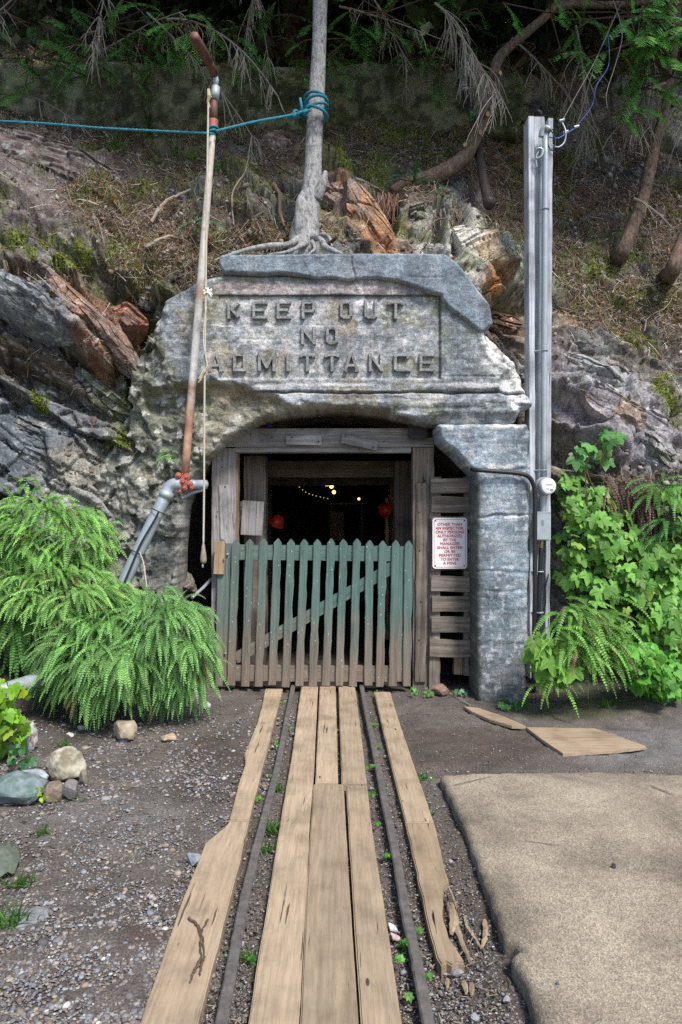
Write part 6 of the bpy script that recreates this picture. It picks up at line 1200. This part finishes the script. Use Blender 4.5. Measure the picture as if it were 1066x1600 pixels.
bush('small_weed', 'leafy weeds at the right edge of the bank foot', P(1050, 1105, 5.35), [(1052, 1103, 24, 8)], 5.35, 26, .024, (.10, .28, .05), 'weed', 3, .04)
bush('sapling', 'thin green sapling growing on the purple brown rock at the left', surf(55, 330)[0], [(52, 298, 14, 16), (60, 312, 8, 12)], surf(55, 300)[0].y-.06, 46, .016, (.08, .30, .08), 'sapling', 3, .03)
bush('sapling', 'bright green cedar seedlings on the bent trunk', P(738, 180, 6.8), [(736, 178, 8, 10), (750, 130, 4, 8)], 6.78, 26, .03, (.06, .26, .07), 'sapling', 3, .02)
for k, (x, y, r) in enumerate(((450, 1140, 8), (434, 1165, 8), (440, 1100, 6), (430, 1215, 7), (404, 1250, 5), (586, 1135, 6), (588, 1170, 7), (580, 1200, 8), (584, 1245, 8), (588, 1085, 6), (606, 1340, 5), (632, 1478, 12), (626, 1500, 9), (590, 1290, 4), (668, 1525, 4), (392, 1500, 6), (655, 1455, 4), (640, 1560, 7))):
    nm_ = ['beside the left rail near the gate', 'beside the left rail, second from the gate'][k] if k < 2 else None
    c0_ = G(x, y, .0); side = 'left' if x < 500 else 'right'; e = bush('small_weed', 'tiny green weed growing in the soil alongside the %s rail' % side, c0_, [(x, y-3, r, r*.5)], c0_.y, 12, .013, (.12, .33, .06), 'weed', 5, .02); e['group'] = 'tiny weeds along the %s rail' % side

# ---------------------------------------------------------------- rock outcrops set in the cliff
def outcrop(px, py, w, h, rot, dep, col, seed, label, col2=(.10, .095, .085), bury=.45, moss=.0, ncut=11):
    b, nr = surf(px, py); Y = b.y; bm = bmesh.new(); bmesh.ops.create_icosphere(bm, subdivisions=6, radius=1); V = np.array([v.co[:] for v in bm.verts]); rs = np.random.default_rng(seed)
    V = np.sign(V)*np.abs(V)**.7
    for k in range(ncut):
        n_ = rs.normal(size=3)*np.array([.8, 1.2, 1.]); n_ /= np.linalg.norm(n_); 
        if n_[1] > 0: n_[1] *= -1
        dd = rs.uniform(.5, .85); t = V@n_; V = np.where((t > dd)[:, None], V-n_*(t-dd)[:, None]*.97, V)
    sc = np.array([w/2/F*Y, dep, h/2/F*Y]); V = V*sc
    q = V+seed; st_ = q[:, 2]/.055+(fbm(q*3, 3, seed)-.5)*2.2+q[:, 0]*.8; fr_ = st_-np.floor(st_); hk = _h(np.floor(st_).astype(np.int64), np.floor(q[:, 0]*3+_h(np.floor(st_).astype(np.int64), np.zeros(len(q), np.int64), np.zeros(len(q), np.int64), 3)*5).astype(np.int64), np.zeros(len(q), np.int64), seed)
    V[:, 1] -= (1-fr_)*.014*hk*2+hk*.02+(fbm(q*7, 4, seed+1)-.5)*.05+(fbm(q*30, 3, seed+2)-.5)*.014
    d1, d2, _, rn = worley(q*np.array([3.5, 3.5, 7]), seed); V[:, 1] += np.exp(-(d2-d1)*34)*.03-(rn[:, 0]-.5)*.03
    a = R(rot); ex = Vector((math.cos(a), 0, -math.sin(a))); ez = Vector((math.sin(a), 0, math.cos(a))); tilt_ = math.atan2(max(0, nr.z), -nr.y)*.5
    ey = Vector((0, 1, 0)); ez2 = (ez*math.cos(tilt_)+ey*math.sin(tilt_)).normalized(); ey2 = ex.cross(ez2).normalized()*-1
    if ey2.y < 0: ey2 = -ey2
    n1 = fbm(q*2.4, 5, seed+5)[:, None]; n2 = fbm(q*11, 4, seed+6)[:, None]; c = np.array(col)*(.55+.9*n1)*(.7+.6*n2)*(.75+.5*hk[:, None]); m = ss(fbm(q*3.1, 4, seed+7), .5, .6)[:, None]*.75; c = c*(1-m)+np.array(col2)*m*(.6+.8*n2)
    if moss: m = (ss(n1[:, 0], .5, .6)*moss)[:, None]; c = c*(1-m)+np.array([.09, .115, .022])*m
    wl = (ss(fbm(q*24, 3, seed+8), .64, .69)*.6)[:, None]; c = c*(1-wl)+np.array([.42, .43, .40])*wl
    L = b+Vector((0, 1, 0))*dep*bury; W_ = np.array(L)+V[:, :1]*np.array(ex)+V[:, 1:2]*np.array(ey2)+V[:, 2:3]*np.array(ez2)
    for v, p_ in zip(bm.verts, W_): v.co = p_
    bmesh.ops.recalc_face_normals(bm, faces=bm.faces[:]); me = bpy.data.meshes.new('rock_outcrop'); bm.to_mesh(me); bm.free()
    at = me.color_attributes.new('Col', 'FLOAT_COLOR', 'POINT'); cc = np.ones((len(V), 4), np.float32); cc[:, :3] = c; at.data.foreach_set('color', cc.ravel())
    tag(link('rock_outcrop', me, M['rock']), label, 'rock')
for a in [(80, 290, 250, 150, 14, .34, (.16, .125, .115), 3, 'broad purple brown rock face at the left below the rope', (.10, .085, .085), .5), (140, 520, 250, 62, 46, .20, (.23, .135, .095), 4, 'long rust brown slab slanting down at the left of the portal', (.16, .12, .10), .4), (188, 505, 74, 66, 30, .18, (.23, .10, .065), 5, 'rust red angular block between the long slab and the portal', (.12, .09, .07), .4),
          (48, 505, 190, 66, 30, .26, (.135, .145, .155), 6, 'blue grey slab at the left edge below the rust slab', (.08, .085, .09), .4), (40, 590, 170, 46, 34, .22, (.085, .08, .075), 7, 'dark slab under the blue grey one at the left edge', (.13, .12, .11), .4), (95, 445, 130, 30, 32, .16, (.15, .12, .10), 8, 'thin brown ledge above the rust slab', (.09, .085, .08), .4),
          (40, 700, 150, 130, 20, .22, (.12, .135, .15), 9, 'large dark blue grey face above the uppermost fern', (.085, .085, .085), .5), (150, 620, 120, 60, 42, .18, (.155, .15, .135), 10, 'grey slab pointing down at the rough concrete', (.10, .11, .06), .5), (225, 430, 60, 60, 10, .16, (.12, .10, .08), 11, 'dark mossy block left of the leaning pipe', (.08, .09, .03), .5),
          (568, 350, 135, 62, 54, .16, (.33, .18, .10), 12, 'orange stained slab right of the lichened trunk', (.26, .20, .17), .35), (530, 320, 60, 44, 40, .14, (.27, .20, .16), 13, 'pinkish grey rock against the lichened trunk', (.20, .18, .17), .4), (745, 408, 82, 130, -24, .20, (.50, .47, .41), 14, 'tall pale rock standing behind the portal corner', (.36, .25, .15), .35), (765, 452, 40, 36, 0, .16, (.42, .18, .07), 15, 'orange foot of the pale rock behind the portal corner', (.3, .2, .12), .2),
          (678, 388, 56, 46, 10, .14, (.44, .43, .39), 16, 'small white rock just above the coping', (.28, .27, .22), .35), (705, 340, 26, 96, 6, .14, (.27, .27, .21), 17, 'narrow upright greenish rock above the white one', (.12, .13, .08), .35), (655, 335, 30, 70, -4, .14, (.15, .145, .11), 18, 'dark upright rock under the bent tree root', (.10, .115, .05), .35), (800, 400, 44, 100, 0, .16, (.26, .28, .25), 19, 'grey green rock left against the silvery post', (.13, .15, .07), .4),
          (800, 500, 80, 50, 6, .18, (.17, .095, .06), 20, 'dark rusty block behind the broken portal corner', (.10, .07, .05), .3), (935, 605, 130, 60, 36, .22, (.27, .275, .28), 21, 'grey lavender slab right of the silvery post', (.22, .18, .16), .4), (985, 665, 170, 80, 38, .20, (.225, .205, .22), 22, 'broad lavender rock sloping down to the right edge', (.28, .20, .14), .5), (900, 480, 80, 30, 28, .16, (.22, .165, .12), 23, 'brown ledge right of the silvery post above a dark hollow', (.13, .11, .09), .4),
          (905, 540, 34, 30, 0, .12, (.22, .23, .22), 24, 'small rounded grey stone in the hollow right of the post', (.16, .15, .13), .4), (1040, 720, 110, 60, 36, .2, (.19, .18, .175), 25, 'dark grey rock at the right edge above the ferns', (.10, .11, .06), .5), (440, 240, 70, 60, 40, .14, (.23, .155, .12), 26, 'reddish rock face left of the lichened trunk', (.14, .12, .11), .4), (375, 232, 60, 46, 30, .13, (.17, .17, .20), 27, 'bluish rock right of the leaning pipe on the slope', (.13, .11, .09), .4),
          (270, 298, 74, 34, 20, .13, (.17, .185, .215), 28, 'bluish flat rock left of the leaning pipe on the slope', (.12, .11, .09), .4), (780, 265, 76, 90, 30, .14, (.20, .105, .06), 29, 'rust brown rock slope between slope pipe and post', (.12, .085, .06), .5), (1000, 300, 90, 70, 30, .2, (.12, .115, .105), 30, 'dark rock in the shade behind the slim leaning tree', (.08, .075, .065), .5), (930, 270, 80, 80, 40, .2, (.10, .09, .08), 31, 'dark rock in the shade right of the post top', (.07, .075, .04), .5)]: outcrop(*a)
# ---------------------------------------------------------------- litter, moss, gravel
def on_cliff(mask, n, seed):
    w = np.clip(mask, 0, None)*(PX > -250)*(PX < 1320)*(PY > -20)*(PY < 1150)*(1-((PX > 285)*(PX < 832)*(PY > 440))); w = w*Y0**2*np.where((PX > -36) & (PX < 1104), 1, 6)
    rs = np.random.default_rng(seed); k = rs.choice(len(PX), n, p=w/w.sum()); j = rs.normal(size=(n, 3))*.01; return B[k]+j, Nn[k], rs, k
def tubes3(P0, D, up, L, r, bend, cols):
    """curved three sided twigs, three rings each"""
    n = len(P0); D = D/(np.linalg.norm(D, axis=1)[:, None]+1e-9); s = np.cross(D, up); s /= np.linalg.norm(s, axis=1)[:, None]+1e-9; u = np.cross(s, D); V = []
    for t, rr in ((0, 1), (.5, .8), (1, .3)):
        c = P0+D*(L*(t-.5))[:, None]+s*(bend*(t-.5)**2*4)[:, None]
        for a in (0, 2.1, 4.2): V.append(c+(s*math.cos(a)+u*math.sin(a))*(r*rr)[:, None])
    V = np.stack(V, 1).reshape(-1, 3); b = np.arange(n)[:, None]*9; fs = []
    for i in range(2):
        for k in range(3): fs.append(np.concatenate([b+i*3+k, b+i*3+(k+1) % 3, b+i*3+3+(k+1) % 3, b+i*3+3+k], 1))
    return V, np.concatenate(fs), np.repeat(cols, 9, 0)
lm = litter*(.5+wf)+.06*(PY < 620)
p, nr, rs, k = on_cliff(lm, 42000, 5); t = rs.normal(size=p.shape); t[:, 2] -= .5; t -= nr*(t*nr).sum(1)[:, None]; t += nr*rs.normal(size=(len(p), 1))*.25
pal = np.array([(.34, .28, .22), (.15, .10, .07), (.48, .43, .38), (.26, .14, .075), (.06, .045, .035)]); n = len(p); c = pal[rs.integers(0, 5, n)]*rs.uniform(.6, 1.4, (n, 1)); c[p[:, 2] > 5.2] *= .8
V, Fq, cc = tubes3(p+nr*.012, t, nr, rs.gamma(2.2, .05, n)+.03, rs.uniform(.001, .0042, n)*rs.choice([.8, 1.5], n, p=[.85, .15]), rs.normal(size=n)*.02, c)
tag(link('twig_litter', npmesh('twig_litter', V, Fq, cc), M['twig']), 'brown fallen needles and twigs covering the slope', 'litter', kind='stuff')
p, nr, rs, k = on_cliff(lm, 7000, 6); n = len(p); A = rs.normal(size=(n, 3)); A -= nr*(A*nr).sum(1)[:, None]*.7; A /= np.linalg.norm(A, axis=1)[:, None]; A *= rs.uniform(.008, .03, (n, 1)); Bv = np.cross(A, nr)*.5
V, Fq, cc = quads(p+nr*.012, A, Bv, np.array([(.28, .12, .06), (.2, .11, .06), (.32, .22, .12), (.1, .06, .04)])[rs.integers(0, 4, n)]); tag(link('fallen_leaves', npmesh('fallen_leaves', V, Fq, cc), M['leaf']), 'small fallen brown leaves scattered over the slope', 'litter', kind='stuff')
p, nr, rs, k = on_cliff(mossm**1.5, 110000, 7); n = len(p); A = nr+rs.normal(size=(n, 3))*.5; A[:, 2] += .3; A /= np.linalg.norm(A, axis=1)[:, None]; A *= rs.uniform(.006, .02, (n, 1)); Bv = np.cross(A, rs.normal(size=(n, 3))); Bv /= np.linalg.norm(Bv, axis=1)[:, None]; Bv *= .006
V, Fq, cc = quads(p+nr*.004, A, Bv, np.array([.16, .19, .028])*rs.uniform(.35, 1.5, (n, 1))); tag(link('moss', npmesh('moss', V, Fq, cc), M['moss']), 'yellow green moss growing in patches over the rocks', 'moss', kind='stuff')
# larger loose sticks on the slope
for x0, y0, x1, y1, r, lab in ((232, 352, 300, 303, .018, 'pale broken log lying on the slope behind the leaning pipe'), (228, 388, 272, 368, .02, 'pale splintered log end left of the leaning pipe'), (366, 358, 388, 285, .008, 'thin pale stick leaning upright right of the leaning pipe'), (426, 310, 448, 362, .022, 'short brown stub leaning left of the lichened trunk'), (205, 352, 240, 322, .006, 'thin pale twig lying on the left slope'), (40, 378, 85, 385, .008, 'dark curved stick on the left rock ledge'), (552, 300, 600, 278, .016, 'pale crooked root in the moss left of the bent tree'), (600, 278, 614, 290, .014, 'pale root hooking down from the crooked root'),
                               (755, 240, 700, 268, .010, 'thin branch crossing beneath the bent trunk'), (660, 372, 700, 325, .008, 'thin stick by the white rock'), (770, 492, 826, 478, .014, 'rust coloured log behind the silvery post'), (1010, 520, 1040, 470, .005, 'pale bent twig on the mossy right slope'), (640, 300, 650, 282, .012, 'mossy stump end below the bent tree'), (1000, 460, 1040, 455, .006, 'pale twig on the right slope below the slim tree')):
    a, na = surf(x0, y0); b, nb_ = surf(x1, y1); L = [a+na*.04, a.lerp(b, .35)+na*.07+Vector((random.gauss(0, .02), -.03, random.gauss(0, .02))), a.lerp(b, .7)+nb_*.06+Vector((random.gauss(0, .02), -.03, random.gauss(0, .02))), b+nb_*.05]
    mb = MB(); cv_ = curve(L, 5, .002); mb.tube(cv_, lerps([r, r*.8, r*.5], len(cv_)), 7, (.34, .28, .22) if 'pale' in lab else (.17, .115, .08), wob=.2); tag(mb.build('fallen_stick', M['twig']), lab, 'stick')
p_, n_ = surf(700, 335)
stub = [('sawn_log', 716, 338, .05, 'sawn log end sticking out of the rocks above the white rock')]
for nm_, x, y, r, lab in stub:
    a, na = surf(x, y); mb = MB(); mb.tube([a+Vector((.05, .25, .05)), a-Vector((-.01, .12, 0))], [r, r*.95], 12, (.14, .10, .07)); mb.tube([a-Vector((-.01, .12, 0)), a-Vector((-.01, .123, 0))], [r*.93, r*.9], 12, (.55, .42, .26)); tag(mb.build(nm_, M['vcol']), lab, 'log')
a, na = surf(623, 315); mb = MB()
for i in range(70): q = bez(a+na*.10+Vector((random.gauss(0, .05), random.gauss(0, .04), .08)), (random.gauss(0, .2), random.gauss(-.2, .2), -1), random.uniform(.15, .32), .2, 5, .08); mb.tube(q, [.004]*5+[.001], 3, random.choice([(.20, .09, .06), (.12, .07, .05), (.26, .17, .12)]))
tag(mb.build('hanging_rootlets', M['twig']), 'reddish mat of rootlets hanging under the dark green fern', 'roots', kind='stuff')
a, na = surf(735, 345); mb = MB()
for i in range(90): q = bez(a+na*.12+Vector((random.gauss(0, .07), random.gauss(0, .04), .10)), (random.gauss(0, .3), random.gauss(-.2, .2), -1), random.uniform(.15, .4), .2, 6, .10); mb.tube(q, lerps([.004, .0015], 7), 3, random.choice([(.22, .17, .13), (.12, .09, .07), (.30, .25, .2)]))
tag(mb.build('hanging_rootlets', M['twig']), 'grey brown rootlets hanging right of the sawn log end', 'roots', kind='stuff')

ico = np.array([(0, .526, .851), (0, -.526, .851), (0, .526, -.851), (0, -.526, -.851), (.526, .851, 0), (-.526, .851, 0), (.526, -.851, 0), (-.526, -.851, 0), (.851, 0, .526), (-.851, 0, .526), (.851, 0, -.526), (-.851, 0, -.526)])
icf = np.array([(0, 1, 8), (0, 9, 1), (0, 4, 5), (0, 8, 4), (0, 5, 9), (1, 7, 6), (1, 6, 8), (1, 9, 7), (2, 3, 11), (2, 10, 3), (2, 5, 4), (2, 4, 10), (2, 11, 5), (3, 6, 7), (3, 10, 6), (3, 7, 11), (4, 8, 10), (5, 11, 9), (6, 10, 8), (7, 9, 11)])
p, nr, rs, k = on_cliff(.25+litter, 12000, 15); n = len(p); s_ = np.clip(rs.lognormal(np.log(.013), .5, n), .005, .032); V = ico[None]*(1+rs.uniform(-.3, .3, (n, 12, 1)))*(s_[:, None]*rs.uniform([.7, .5, .35], [1.5, 1., .9], (n, 3)))[:, None]; th = rs.uniform(0, 6.28, n)
V = np.stack([V[..., 0]*np.cos(th)[:, None]-V[..., 2]*np.sin(th)[:, None], V[..., 1], V[..., 0]*np.sin(th)[:, None]+V[..., 2]*np.cos(th)[:, None]], 2)+(p+nr*s_[:, None]*.25)[:, None]
c = np.array([(.17, .15, .13), (.25, .23, .21), (.20, .13, .09), (.11, .10, .09), (.33, .31, .28)])[rs.integers(0, 5, n)]*rs.uniform(.6, 1.4, (n, 1)); tag(link('rubble', npmesh('rubble', V.reshape(-1, 3), (icf[None]+np.arange(n)[:, None, None]*12).reshape(-1, 3), np.repeat(c, 12, 0)), M['vcol']), 'small angular rock fragments lodged on the slope', 'rubble', kind='stuff')
rs = np.random.default_rng(9); N = 170000; py = 1085+(rs.uniform(0, 1, N)**.8)*620; px = rs.uniform(-220, 1290, N); Yg = CAMZ*F/(py-CY); X = (px-CX)/F*Yg
w = fbm(np.stack([X, Yg, X*0], 1)*2.2, 4, 15)
left = (px < 500-(py-1075)*.52).astype(float); right = ((px > 600+(py-1075)*.30)).astype(float); gap = 1-left-right
far_r = (py < 1205)*right
dens = left*np.clip(.25+1.5*(w-.30), .12, 1)+right*np.where(py < 1205, .35, .4)+gap*.38
inpad = (py > 1208) & (px > 690+(py-1212)*.37); dens[inpad] = .0
kp = rs.uniform(0, 1, N) < dens; px, py, X, Yg, left, right, w = [a[kp] for a in (px, py, X, Yg, left, right, w)]; N = len(px)
s = np.clip(rs.lognormal(np.log(.0036), .45, N), .0018, .018)*np.where(left > 0, 1.15, .75)*np.where(py < 1250, 1.25, .95); s *= np.where((right > 0) & (py < 1205), .6, 1)
zz = groundh(X, Yg)+(fbm(np.stack([X, Yg, X*0], 1)*1.3, 4, 3)-.5)*.05
sc3 = s[:, None]*rs.uniform([.7, .7, .35], [1.4, 1.4, .8], (N, 3)); th = rs.uniform(0, 6.28, N); V = ico[None]*(1+rs.uniform(-.25, .25, (N, 12, 1)))*sc3[:, None]
V = np.stack([V[..., 0]*np.cos(th)[:, None]-V[..., 1]*np.sin(th)[:, None], V[..., 0]*np.sin(th)[:, None]+V[..., 1]*np.cos(th)[:, None], V[..., 2]], 2)+np.stack([X, Yg, zz+s*.3], 1)[:, None]
pal = np.array([(.20, .19, .19), (.28, .27, .26), (.14, .13, .13), (.30, .25, .20), (.22, .23, .26), (.45, .44, .43), (.24, .18, .14), (.10, .09, .09)]); pr = np.array([.2, .15, .16, .13, .14, .05, .09, .08]); pr = pr/pr.sum()
c = pal[rs.choice(8, N, p=pr)]*rs.uniform(.7, 1.25, (N, 1))*1.0
tag(link('gravel', npmesh('gravel', V.reshape(-1, 3), (icf[None]+np.arange(N)[:, None, None]*12).reshape(-1, 3), np.repeat(c, 12, 0)), M['vcol']), 'mixed grey and tan gravel scattered over the ground', 'gravel', kind='stuff')
# crumbs of bark, leaves and twigs on the ground
n = 3200; py = rs.uniform(1085, 1640, n); px = rs.uniform(-150, 830, n); Yg = CAMZ*F/(py-CY); X = (px-CX)/F*Yg; tr = (X > -.62) & (X < .45) ; p = np.stack([X, Yg, groundh(X, Yg)+.008], 1)
A = rs.normal(size=(n, 3))*np.array([1, 1, .2]); up3 = np.tile(np.array([[0, 0, 1.]]), (n, 1)); c = np.array([(.16, .11, .08), (.26, .21, .16), (.09, .06, .045), (.33, .29, .24)])[rs.integers(0, 4, n)]
okm = ~((py > 1208) & (px > 690+(py-1212)*.37)); V, Fq, cc = tubes3(p[okm], A[okm], up3[okm], (rs.gamma(2, .009, n)+.008)[okm], rs.uniform(.0012, .003, n)[okm], (rs.normal(size=n)*.006)[okm], c[okm])
tag(link('ground_debris', npmesh('ground_debris', V, Fq, cc), M['twig']), 'bits of twig and bark scattered on the soil', 'litter', kind='stuff')
